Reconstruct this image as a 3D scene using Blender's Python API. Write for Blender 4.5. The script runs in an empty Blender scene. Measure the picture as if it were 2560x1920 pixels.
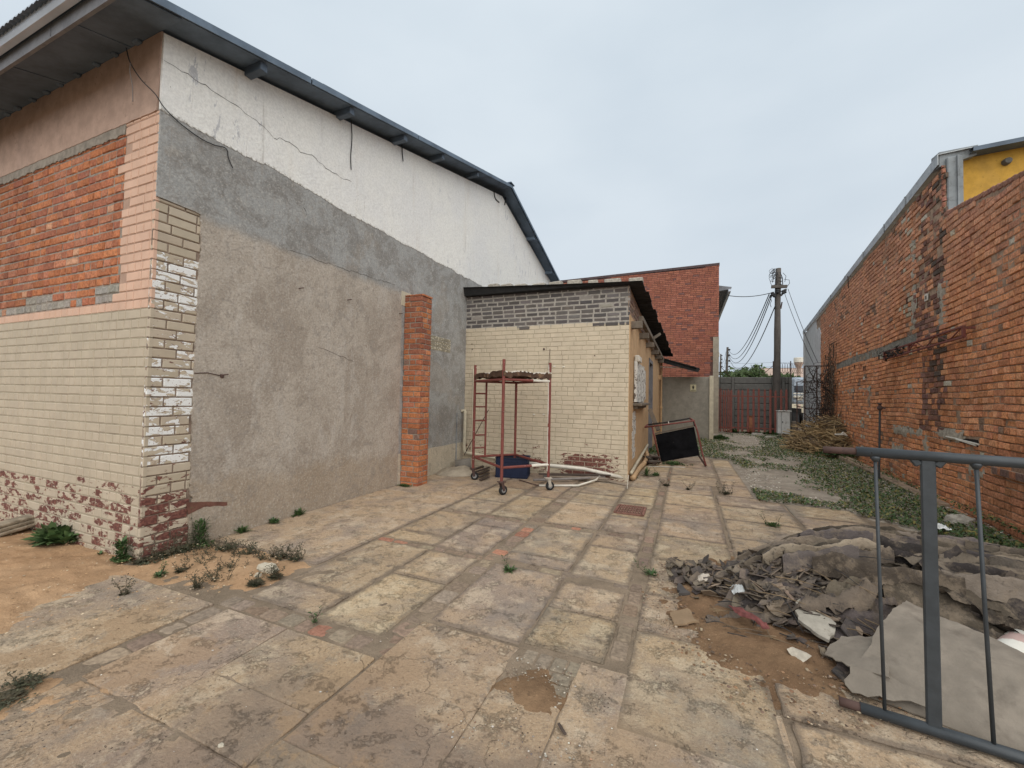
import bpy, math, random
import numpy as np
from mathutils import Vector, Matrix

sc = bpy.context.scene
RND = random.Random(11)
ORD = ['leftmost','second','third','fourth','fifth','sixth','seventh','eighth','ninth','tenth','eleventh','twelfth','thirteenth','fourteenth','fifteenth']
NR = np.random.RandomState(5)

# ------------------------------------------------------------------ camera
EYE = np.array([0.0, 0.0, 1.45]); FPX = 1033.0          # focal length in pixels of the 2560 px wide photograph
def _n(v): return v/np.linalg.norm(v)
_Y = _n(np.array([(1716-1280)/FPX, (960-1000)/FPX, -1.0]))
_X = np.array([(-1166-1280)/FPX, (960-942)/FPX, -1.0]); _X = -_n(_X-_X.dot(_Y)*_Y)
ROT = np.array([_X, _Y, np.cross(_X, _Y)])
cd = bpy.data.cameras.new('camera'); cam = bpy.data.objects.new('camera', cd); sc.collection.objects.link(cam)
cd.sensor_width = 36; cd.lens = FPX/2560*36; cd.clip_end = 1500; cd.clip_start = .02
mw = Matrix([list(ROT[0])+[EYE[0]], list(ROT[1])+[EYE[1]], list(ROT[2])+[EYE[2]], [0, 0, 0, 1]])
cam.matrix_world = mw
sc.camera = cam
# ------------------------------------------------------------------ world, sun, exposure
SUN_EL, SUN_AZ = math.radians(42), math.radians(152)
w = bpy.data.worlds.new('World'); sc.world = w; w.use_nodes = True
nt = w.node_tree; bg = nt.nodes['Background']; bg.inputs[1].default_value = 0.10
sky = nt.nodes.new('ShaderNodeTexSky'); sky.sky_type = 'NISHITA'; sky.sun_disc = False
sky.sun_elevation = SUN_EL; sky.sun_rotation = SUN_AZ; sky.air_density = 1.5; sky.dust_density = 4
tc = nt.nodes.new('ShaderNodeTexCoord'); mp = nt.nodes.new('ShaderNodeMapping'); mp.inputs['Scale'].default_value = (1, 1, 2.2)
nt.links.new(tc.outputs['Generated'], mp.inputs[0])
cn = nt.nodes.new('ShaderNodeTexNoise'); cn.inputs['Scale'].default_value = 1.7; cn.inputs['Detail'].default_value = 5; cn.inputs['Roughness'].default_value = .45
nt.links.new(mp.outputs[0], cn.inputs['Vector'])
cr = nt.nodes.new('ShaderNodeValToRGB'); nt.links.new(cn.outputs['Fac'], cr.inputs[0])
cr.color_ramp.elements[0].position = .33; cr.color_ramp.elements[0].color = (.575, .665, .755, 1)
cr.color_ramp.elements[1].position = .66; cr.color_ramp.elements[1].color = (.705, .785, .86, 1)
vm = nt.nodes.new('ShaderNodeVectorMath'); vm.operation = 'SCALE'; vm.inputs['Scale'].default_value = 8.1
# cloud deck: a little greyer and darker towards the horizon
sx_ = nt.nodes.new('ShaderNodeSeparateXYZ'); nt.links.new(tc.outputs['Generated'], sx_.inputs[0])
hr = nt.nodes.new('ShaderNodeMapRange'); hr.inputs[1].default_value = 0.0; hr.inputs[2].default_value = .75; nt.links.new(sx_.outputs[2], hr.inputs[0])
hm = nt.nodes.new('ShaderNodeMix'); hm.data_type = 'RGBA'; hm.blend_type = 'MULTIPLY'; hm.inputs[0].default_value = 1
hc = nt.nodes.new('ShaderNodeMix'); hc.data_type = 'RGBA'; nt.links.new(hr.outputs[0], hc.inputs[0]); hc.inputs[6].default_value = (.86, .865, .88, 1); hc.inputs[7].default_value = (1.06, 1.05, 1.03, 1)
nt.links.new(cr.outputs[0], hm.inputs[6]); nt.links.new(hc.outputs[2], hm.inputs[7])
nt.links.new(hm.outputs[2], vm.inputs[0])
mx = nt.nodes.new('ShaderNodeMix'); mx.data_type = 'RGBA'; mx.inputs[0].default_value = .98; mx.clamp_result = False
nt.links.new(sky.outputs[0], mx.inputs[6]); nt.links.new(vm.outputs[0], mx.inputs[7]); nt.links.new(mx.outputs[2], bg.inputs[0])
sl = bpy.data.lights.new('sun', 'SUN'); sl.energy = 2.3; sl.angle = math.radians(95); sl.color = (1, .95, .88)
so = bpy.data.objects.new('sun', sl); sc.collection.objects.link(so)
sd = Vector((math.sin(SUN_AZ)*math.cos(SUN_EL), math.cos(SUN_AZ)*math.cos(SUN_EL), math.sin(SUN_EL)))
so.rotation_euler = sd.to_track_quat('Z', 'Y').to_euler(); so.location = (0, 0, 30)
sc.view_settings.view_transform = 'Standard'; sc.view_settings.look = 'None'; sc.view_settings.gamma = 1
sc.view_settings.exposure = 0.34

# ------------------------------------------------------------------ measuring: photograph pixel -> point on a known plane
def ray(px, py): return ROT @ np.array([(px-1280)/FPX, (960-py)/FPX, -1.0])
def g(px, py, z=0.0):
    d = ray(px, py); return EYE+d*((z-EYE[2])/d[2])
def onx(px, py, x):
    d = ray(px, py); return EYE+d*(x/d[0])
def ony(px, py, y):
    d = ray(px, py); return EYE+d*(y/d[1])
def onp(px, py, p, nr):
    d = ray(px, py); p = np.array(p); nr = np.array(nr); return EYE+d*(((p-EYE).dot(nr))/d.dot(nr))
def V(*a): return np.array(a, float)

# ------------------------------------------------------------------ numpy fractal noise
def _h(ix, iy, s):
    n = (ix*374761393+iy*668265263+s*1274126177) & 0xffffffff
    n = ((n ^ (n >> 13))*1274126177) & 0xffffffff
    return ((n ^ (n >> 16)) & 0xffff)/65535.0
def vnoise(x, y, s=0):
    x = np.asarray(x, float); y = np.asarray(y, float)
    ix = np.floor(x).astype(np.int64); iy = np.floor(y).astype(np.int64); fx = x-ix; fy = y-iy
    fx = fx*fx*(3-2*fx); fy = fy*fy*(3-2*fy)
    return (_h(ix, iy, s)*(1-fx)+_h(ix+1, iy, s)*fx)*(1-fy)+(_h(ix, iy+1, s)*(1-fx)+_h(ix+1, iy+1, s)*fx)*fy
def fnoise(x, y, s=0, o=4):
    t = 0; a = .5; f = 1
    for k in range(o): t = t+a*(vnoise(np.asarray(x)*f, np.asarray(y)*f, s+k)-.5); a *= .5; f *= 2.03
    return t*1.6
def sdf(px, py, poly):           # signed distance to polygon, positive inside
    px = np.asarray(px, float); py = np.asarray(py, float)
    d = np.full(px.shape, 1e9); ins = np.zeros(px.shape, bool); n = len(poly)
    for i in range(n):
        ax, ay = poly[i][:2]; bx, by = poly[(i+1) % n][:2]
        ex, ey = bx-ax, by-ay; wx = px-ax; wy = py-ay
        t = np.clip((wx*ex+wy*ey)/(ex*ex+ey*ey+1e-12), 0, 1)
        d = np.minimum(d, np.hypot(wx-ex*t, wy-ey*t))
        c = ((ay > py) != (by > py)) & (px < (bx-ax)*(py-ay)/((by-ay) if by != ay else 1e-12)+ax)
        ins ^= c
    return np.where(ins, d, -d)

# ------------------------------------------------------------------ materials
class Mt:
    def __init__(s, name, rough=.9, metal=0.0, spec=.25):
        s.m = bpy.data.materials.new(name); s.m.use_nodes = True; s.t = s.m.node_tree; s.b = s.t.nodes['Principled BSDF']
        s.b.inputs['Roughness'].default_value = rough; s.b.inputs['Metallic'].default_value = metal
        s.b.inputs['Specular IOR Level'].default_value = spec
        s.tc = s.t.nodes.new('ShaderNodeTexCoord'); s.O = s.tc.outputs['Object']
    def put(s, sock, v):
        if isinstance(v, bpy.types.NodeSocket): s.t.links.new(v, sock)
        elif isinstance(v, (tuple, list)): sock.default_value = tuple(v)+((1,) if len(v) == 3 and len(sock.default_value) == 4 else ())
        else:
            try: sock.default_value = v
            except TypeError: sock.default_value = (v, v, v, 1)
    def node(s, typ, **kw):
        n = s.t.nodes.new('ShaderNode'+typ)
        for k, v in kw.items(): setattr(n, k, v)
        return n
    def map(s, sx, sy, sz, off=(0, 0, 0)):
        n = s.node('Mapping'); s.put(n.inputs[0], s.O); n.inputs['Scale'].default_value = (sx, sy, sz); n.inputs['Location'].default_value = off
        return n.outputs[0]
    def noise(s, scale, detail=5, rough=.6, dist=0, vec=None):
        n = s.node('TexNoise'); s.put(n.inputs['Vector'], vec if vec is not None else s.O)
        n.inputs['Scale'].default_value = scale; n.inputs['Detail'].default_value = detail
        n.inputs['Roughness'].default_value = rough; n.inputs['Distortion'].default_value = dist
        return n.outputs['Fac']
    def vor(s, scale, vec=None, feature='F1', out='Distance', rnd=1):
        n = s.node('TexVoronoi', feature=feature); s.put(n.inputs['Vector'], vec if vec is not None else s.O); n.inputs['Scale'].default_value = scale
        n.inputs['Randomness'].default_value = rnd
        return n.outputs[out]
    def step(s, x, lo, hi, a=0.0, b=1.0):
        n = s.node('MapRange'); n.interpolation_type = 'SMOOTHSTEP'; s.put(n.inputs[0], x)
        for i, v in enumerate((lo, hi, a, b)): s.put(n.inputs[i+1], v)
        return n.outputs[0]
    def math(s, op, a, b=0.0):
        n = s.node('Math', operation=op); s.put(n.inputs[0], a); s.put(n.inputs[1], b); return n.outputs[0]
    def mix(s, f, a, b, mode='MIX'):
        n = s.node('Mix', data_type='RGBA', blend_type=mode); s.put(n.inputs[0], f); s.put(n.inputs[6], a); s.put(n.inputs[7], b); return n.outputs[2]
    def attr(s, name, out='Color'):
        n = s.node('Attribute', attribute_name=name); return n.outputs[out]
    def xyz(s):
        n = s.node('SeparateXYZ'); s.put(n.inputs[0], s.O); return n.outputs
    def bump(s, h, strength=.5, dist=.01):
        n = s.node('Bump'); n.inputs['Strength'].default_value = strength; n.inputs['Distance'].default_value = dist
        s.put(n.inputs['Height'], h)
        s.t.links.new(n.outputs[0], s.b.inputs['Normal']); return n
    def color(s, c): s.put(s.b.inputs['Base Color'], c)
    def vary(s, c, amt=.25, scale=6, detail=6):
        """colour with plain brightness mottling"""
        f = s.step(s.noise(scale, detail, .65), .3, .7, 1-amt, 1+amt)
        n = s.node('VectorMath', operation='SCALE'); s.put(n.inputs[0], c); s.put(n.inputs['Scale'], f); return n.outputs[0]
    def done(s): return s.m

def simple(name, col, rough=.85, metal=0, amt=.2, scale=8, bs=.25, bd=.004, bsc=60, col2=None, thr=(.55, .62), psc=9, spec=.25):
    m = Mt(name, rough, metal, spec); c = col
    if col2: c = m.mix(m.step(m.noise(psc, 8, .65, .3), thr[0], thr[1]), col, col2)
    m.color(m.vary(c, amt, scale)); m.bump(m.noise(bsc, 6, .65), bs, bd); return m.done()

def brick_mat(name, soot=.0, mottling=.25):
    m = Mt(name, .93, 0, .15); c = m.mix(1.0, m.attr('col'), (1.18, 1.18, 1.18), 'MULTIPLY')
    c = m.vary(c, mottling, 35, 6)
    c = m.mix(m.step(m.noise(14, 8, .7, .1), .58, .70, 0, .5), c, (.36, .28, .21))           # mortar smears
    c = m.mix(m.step(m.noise(2.2, 8, .7, .3), .60, .75, 0, .35+soot), c, (.085, .065, .055))       # grime
    m.color(c); h = m.math('ADD', m.math('MULTIPLY', m.noise(30, 8, .7), 1.0), m.math('MULTIPLY', m.noise(140, 4, .7), .4))
    m.bump(h, .65, .012); return m.done()
def paint_brick_mat(name):
    m = Mt(name, .78, 0, .3); c = m.attr('col'); pl = m.attr('peel')
    sp = m.node('SeparateColor'); m.put(sp.inputs[0], pl); pw, pb = sp.outputs[0], sp.outputs[1]
    c = m.vary(c, .07, 5)
    c = m.mix(m.step(m.noise(3, 6, .6), .55, .8, 0, .25), c, (.30, .25, .19))
    n1 = m.noise(1, 9, .62, .6, m.map(9, 9, 21)); n2 = m.noise(1, 9, .68, .5, m.map(8, 8, 17, (3, 5, 9)))
    under = m.mix(m.step(m.noise(40, 5, .6), .42, .6), (.115, .045, .036), (.20, .082, .062))
    w_ = m.math('SUBTRACT', m.math('ADD', n1, pw), 1.0); b_ = m.math('SUBTRACT', m.math('ADD', n2, pb), 1.0)
    wm = m.step(w_, -.012, .012); rim = m.step(w_, -.05, -.02); fl = m.noise(60, 4, .7)
    c = m.mix(m.math('MULTIPLY', rim, m.step(m.noise(38, 5, .7), .5, .6)), c, under)
    c = m.mix(wm, c, m.mix(m.step(fl, .6, .68), (.74, .74, .72), (.22, .10, .08)))
    bm = m.step(b_, -.01, .01)
    c = m.mix(bm, c, under)
    m.color(c)
    h = m.math('ADD', m.math('MULTIPLY', m.noise(25, 6, .6), .5), m.math('MULTIPLY', m.math('ADD', wm, bm), -.35))
    m.bump(h, .45, .006); return m.done()

def concrete_mat():
    m = Mt('worn_concrete', .92, 0, .2); a = m.attr('col')
    big = m.noise(.85, 8, .68, .2); mid = m.noise(3.1, 10, .72, .1); fine = m.noise(26, 8, .75, 0)
    tan, grey, pale = (.48, .345, .222), (.34, .26, .198), (.58, .462, .33)
    rim = m.node('SeparateColor'); m.put(rim.inputs[0], m.attr('peel')); rim = rim.outputs[0]
    c = m.mix(m.step(big, .44, .60), tan, grey)
    c = m.mix(m.step(mid, .50, .60, 0, .7), c, pale)
    c = m.mix(m.step(m.noise(3.3, 12, .76, 0, m.map(1, 1, 1, (7, 3, 0))), .54, .60, 0, .6), c, (.27, .22, .17))
    c = m.mix(m.step(m.noise(6, 12, .8, 0, m.map(1, 1, 1, (1, 8, 0))), .57, .61, 0, .6), c, (.60, .49, .345))
    c = m.mix(m.step(fine, .54, .62, 0, .5), c, (.21, .17, .13)); g2 = m.noise(75, 6, .8)
    c = m.mix(m.step(g2, .54, .64, 0, .6), c, (.18, .145, .11)); c = m.mix(m.step(g2, .45, .38, 0, .5), c, (.64, .56, .42))
    rn = m.math('ADD', rim, m.math('MULTIPLY', m.math('SUBTRACT', m.noise(11, 9, .7), .5), 1.5))
    c = m.mix(m.step(rn, .5, 1.05, 0, .75), c, (.19, .15, .115))
    pit = m.vor(38, m.map(1, 1, 1)); pm = m.math('MULTIPLY', m.step(pit, .10, .17, 1, 0), m.step(m.noise(4, 4), .5, .6))
    c = m.mix(pm, c, (.10, .075, .055))
    o = m.xyz(); near = m.math('MULTIPLY', m.step(m.math('ADD', o[1], m.math('MULTIPLY', m.noise(2, 10, .7, 0), 1.5)), 2.25, 2.5, 1, 0), m.step(m.math('ADD', o[0], m.math('MULTIPLY', m.noise(2.4, 10, .7, 0), 1.3)), -1.45, -1.2))
    scr = m.mix(m.step(m.noise(4, 10, .72, 0), .40, .62), (.325, .24, .172), (.24, .185, .142)); scr = m.mix(m.step(g2, .57, .66, 0, .5), scr, (.16, .13, .10)); scr = m.mix(m.step(g2, .42, .36, 0, .4), scr, (.45, .38, .29))
    c = m.mix(m.math('MULTIPLY', near, .85), c, scr)
    wet = m.step(m.noise(.9, 9, .68, 0, m.map(1, 1, 1, (5, 1, 0))), .54, .64, 0, .5); c = m.mix(wet, c, (.245, .215, .185))
    sand = m.step(m.noise(1.3, 11, .72, 0, m.map(1, 1, 1, (2, 9, 0))), .53, .57, 0, .8)
    sm = m.math('MULTIPLY', sand, m.step(m.math('ADD', o[1], m.math('MULTIPLY', m.noise(1.2, 3), 1.5)), 3.4, 1.9))
    sc2 = m.mix(m.step(g2, .52, .66, 0, .6), (.40, .275, .17), (.21, .145, .09))
    c = m.mix(sm, c, sc2)
    c = m.mix(1.0, c, a, 'MULTIPLY')
    m.color(c)
    n = m.node('VectorMath', operation='ADD'); ns = m.node('TexNoise'); m.put(ns.inputs['Vector'], m.O); ns.inputs['Scale'].default_value = 3
    ns.inputs['Detail'].default_value = 6; m.put(n.inputs[0], m.O); m.put(n.inputs[1], ns.outputs['Color'])
    crk = m.vor(.55, n.outputs[0], 'DISTANCE_TO_EDGE')
    crm = m.step(crk, .0, .005, -1.0, 0)
    fl_ = m.step(m.noise(6, 12, .8, 0, m.map(1, 1, 1, (1, 8, 0))), .54, .60, 0, .8)
    h = m.math('ADD', m.math('MULTIPLY', mid, 2.4), m.math('ADD', m.math('MULTIPLY', fine, 1.8), m.math('MULTIPLY', g2, .8)))
    h = m.math('ADD', m.math('ADD', h, fl_), m.math('ADD', crm, m.math('MULTIPLY', pm, -1)))
    m.bump(h, .85, .012); return m.done()

def plaster_mat():                # gable: white upper, grey middle, brown-grey lower coat, each with ragged edges
    m = Mt('gable_plaster', .9, 0, .2); x, y, z = m.xyz()[0:3]
    edge = m.math('ADD', z, m.math('MULTIPLY', m.math('SUBTRACT', m.noise(1.6, 10, .66, .1), .5), .20))
    white = m.step(edge, 3.885, 3.90)
    e2 = m.math('ADD', z, m.math('MULTIPLY', m.math('SUBTRACT', m.noise(2.5, 8, .65), .5), .22))
    e3 = m.math('ADD', y, m.math('MULTIPLY', m.math('SUBTRACT', m.noise(2.5, 8, .65), .5), .12))
    grey = m.math('MAXIMUM', m.step(e2, 3.02, 3.14), m.step(e3, 5.38, 5.42))
    cg = m.mix(m.step(m.noise(2.6, 9, .7, .7), .42, .62), (.33, .33, .32), (.235, .225, .21))
    cg = m.mix(m.step(m.noise(14, 7, .7, .4), .52, .66, 0, .6), cg, (.42, .41, .385))
    cg = m.mix(m.step(m.noise(1.4, 5, .6, .2, m.map(1, 1, 1, (0, 6, 3))), .56, .62, 0, .4), cg, (.31, .27, .225))
    cb = m.mix(m.step(m.noise(1.7, 9, .7, .6), .40, .62), (.43, .375, .315), (.33, .28, .23))
    cb = m.mix(m.step(m.noise(1, 8, .7, .3, m.map(6, 6, 2.2)), .5, .66, 0, .6), cb, (.47, .425, .375))
    cb = m.mix(m.step(m.noise(11, 8, .72, .6), .54, .68, 0, .6), cb, (.27, .225, .185))
    low = m.step(m.math('ADD', z, m.math('MULTIPLY', m.noise(2.2, 8, .65, .3), .6)), .75, .95, 1, 0)
    cb = m.mix(m.math('MULTIPLY', low, .6), cb, (.33, .255, .18))
    slab = m.step(m.math('ADD', z, m.math('MULTIPLY', m.noise(6, 4), .03)), .505, .515, 1, 0)
    cgx = m.mix(slab, cg, m.vary((.52, .455, .35), .08, 4)); cgl = m.mix(m.step(e3, 5.38, 5.42), cg, cgx)
    c = m.mix(grey, cb, cgl)
    cw = m.mix(m.step(m.noise(1.0, 6, .6, .2), .4, .65, 0, .5), (.80, .785, .74), (.72, .715, .71))
    fl = m.noise(1, 9, .72, .2, m.map(9, 9, 2.6)); flm = m.math('MULTIPLY', m.step(fl, .59, .63), m.step(m.noise(.8, 4, .5, 0, m.map(1, 1, 1, (0, 0, 4))), .44, .56))
    cw = m.mix(m.math('MULTIPLY', flm, .75), cw, (.42, .425, .45))
    cw = m.mix(m.step(m.noise(22, 7, .7), .66, .72, 0, .7), cw, (.27, .25, .23))
    cw = m.mix(m.step(m.noise(1.2, 7, .6, 0, m.map(1, 3, .35)), .55, .75, 0, .5), cw, (.66, .60, .52))
    rim = m.math('MULTIPLY', m.step(edge, 3.885, 3.93, 1, 0), m.step(m.noise(30, 6, .7), .5, .56)); cw = m.mix(rim, cw, (.25, .22, .18))
    c = m.mix(white, c, cw)
    spk = m.step(m.vor(16), .045, .06, 1, 0); c = m.mix(m.math('MULTIPLY', spk, m.step(m.noise(3, 3), .5, .55)), c, (.08, .065, .05))
    gr = m.noise(48, 6, .78); c = m.mix(m.math('MULTIPLY', m.step(gr, .53, .63, 0, .5), m.math('SUBTRACT', 1.0, white)), c, (.20, .175, .15)); c = m.mix(m.math('MULTIPLY', m.step(gr, .46, .38, 0, .4), m.math('SUBTRACT', 1.0, white)), c, (.60, .56, .50))
    tro = m.noise(4.2, 10, .75, 1.6, m.map(1, 1, 1, (3, 3, 3))); c = m.mix(m.math('MULTIPLY', m.step(tro, .555, .575, 0, .38), m.math('SUBTRACT', 1.0, white)), c, (.25, .225, .20))
    drip = m.noise(1, 7, .65, .2, m.map(13, 13, 1.1)); c = m.mix(m.step(drip, .60, .70, 0, .35), c, (.30, .26, .22))
    m.color(m.vary(c, .08, 40, 3))
    h = m.math('ADD', m.math('MULTIPLY', m.noise(5, 9, .72, .4), 1.8), m.math('ADD', m.math('MULTIPLY', m.noise(45, 6, .7), .5), m.math('MULTIPLY', white, 1.0)))
    m.bump(h, .8, .013); return m.done()

def stain_mat(name, base, stain, rough=.88, zlo=None):
    m = Mt(name, rough, 0, .25)
    c = m.mix(m.step(m.noise(1, 8, .68, .4, m.map(3, 3, 1.1)), .48, .68, 0, .7), base, stain)
    c = m.mix(m.step(m.noise(16, 7, .7, .3), .60, .70, 0, .5), c, tuple(v*.45 for v in stain))
    m.color(m.vary(c, .12, 7)); m.bump(m.noise(22, 8, .68), .4, .006); return m.done()

def metal_mat(name, paint, rust=(.12, .05, .03), thr=.62, rough=.55, chips=None):
    m = Mt(name, rough, 0, .4); c = m.vary(paint, .15, 12)
    c = m.mix(m.step(m.noise(17, 8, .7, .3), thr, thr+.04), c, rust)
    if chips: c = m.mix(m.step(m.noise(26, 7, .65, .3, m.map(1, 1, 1, (4, 4, 4))), .66, .68), c, chips)
    m.color(c); m.bump(m.noise(60, 5, .6), .25, .003); return m.done()

def leaf_mat(name, c1, c2, c3=None):
    m = Mt(name, .6, 0, .3); c = m.mix(m.step(m.noise(9, 4, .6), .35, .65), c1, c2)
    c = m.mix(1.0, c, m.attr('col'), 'MULTIPLY'); m.color(c); return m.done()

def ground_mat(name, a, b, c3, sc_=14):
    m = Mt(name, .97, 0, .1); c = m.mix(m.step(m.noise(1.3, 8, .65, .3), .4, .62), a, b)
    c = m.mix(m.step(m.noise(sc_, 8, .75), .56, .68, 0, .8), c, c3)
    c = m.mix(m.step(m.vor(120, None), .12, .25, .55, 0), c, tuple(v*.35 for v in a))
    c = m.mix(m.step(m.noise(75, 4, .7), .62, .7, 0, .5), c, tuple(min(1, v*1.9) for v in b))
    m.color(m.vary(c, .15, 4)); h = m.math('ADD', m.math('MULTIPLY', m.noise(9, 8, .7), 1.6), m.math('MULTIPLY', m.noise(70, 7, .75), .8))
    m.bump(h, .8, .018); return m.done()

MBRICK = brick_mat('bare_brick'); MBRICKOLD = brick_mat('old_sooty_brick', .15, .3); MPAINT = paint_brick_mat('painted_brick')
MCONC = concrete_mat(); MPLAST = plaster_mat()
MMORTAR = simple('mortar', (.27, .235, .195), .95, amt=.25, scale=12, bs=.6, bd=.01, bsc=50)
MMORTARD = simple('weathered_mortar', (.34, .24, .17), .95, amt=.35, scale=9, bs=.8, bd=.012, bsc=40)
MJOINT = ground_mat('joint_dirt', (.22, .17, .122), (.29, .222, .158), (.12, .092, .07), 26)
MSAND = ground_mat('orange_sand', (.40, .25, .142), (.47, .305, .18), (.24, .145, .08), 26)
MDIRT = ground_mat('brown_dirt', (.19, .115, .066), (.26, .165, .095), (.085, .055, .036), 30)
MGRAV = ground_mat('gravel_soil', (.30, .255, .205), (.36, .31, .25), (.17, .14, .11), 26)
MPINK = stain_mat('pink_plaster', (.43, .30, .235), (.36, .255, .205))
MROOFU = simple('roof_sheet', (.10, .13, .17), .6, amt=.2, scale=3)
MSOFF = simple('soffit', (.125, .165, .215), .8, amt=.25, scale=2.5)
MFASC = stain_mat('fascia_board', (.19, .195, .21), (.14, .15, .165)); MGUT = simple('gutter_metal', (.50, .55, .62), .5, .2, amt=.1, scale=3)
MBLACK = simple('black_sheet', (.018, .018, .018), .75, amt=.3, scale=8); MTIMB = stain_mat('weathered_timber', (.17, .14, .11), (.09, .075, .06))
MORNG = stain_mat('ochre_plaster', (.50, .335, .19), (.42, .27, .15)); MWHITEB = simple('peeled_whitewash', (.62, .61, .57), .85, amt=.1, col2=(.16, .13, .11), thr=(.52, .56), psc=14)
MGREYP = stain_mat('grey_plaster', (.27, .25, .21), (.22, .205, .175)); MCREAM = stain_mat('cream_paint', (.50, .45, .34), (.40, .35, .26))
MREDM = metal_mat('red_oxide_paint', (.175, .047, .037), (.10, .04, .03), .66, .6, (.60, .58, .55))
MREDG = metal_mat('faded_red_palisade', (.20, .065, .05), (.11, .055, .042), .56, .8)
MGREYM = metal_mat('grey_steel_paint', (.043, .049, .054), (.10, .085, .075), .70, .45); MRUST = metal_mat('rust', (.078, .045, .037), (.06, .035, .03), .55, .85)
MWHITEP = simple('white_plastic', (.62, .585, .51), .45, amt=.12, scale=5, col2=(.50, .46, .38), thr=(.55, .7)); MGALV = simple('galvanised', (.36, .375, .38), .45, .4, amt=.15, scale=4, col2=(.24, .25, .26), thr=(.5, .65))
MPOLE = stain_mat('pole_timber', (.10, .088, .078), (.062, .052, .048)); MWIRE = simple('wire', (.03, .03, .032), .7)
MGREYCONC = stain_mat('precast_concrete', (.14, .135, .125), (.075, .073, .068))
MRUB = simple('black_rubber', (.02, .02, .02), .8); MBLUE = simple('blue_plastic', (.010, .016, .042), .6, amt=.2)
MSTICK = simple('dry_sticks', (.22, .155, .09), .9, amt=.45, scale=3, col2=(.12, .09, .065), thr=(.45, .6), psc=2)
MLEAF = leaf_mat('weed_leaf', (.042, .08, .025), (.075, .12, .040)); MDRY = leaf_mat('dry_weed', (.075, .06, .035), (.05, .055, .03))
MTREE = leaf_mat('tree_leaf', (.055, .085, .035), (.08, .12, .05)); MSTONE = simple('stone', (.36, .33, .28), .95, amt=.25, scale=20, bs=.5, bd=.01)
MCANV = simple('canvas', (.33, .28, .215), .95, amt=.2, scale=6); MYELL = stain_mat('yellow_plaster', (.52, .30, .055), (.42, .25, .06))
MWPL = stain_mat('white_plaster', (.58, .58, .58), (.50, .49, .48)); MROOFH = simple('far_roof', (.42, .31, .25), .9)

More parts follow.
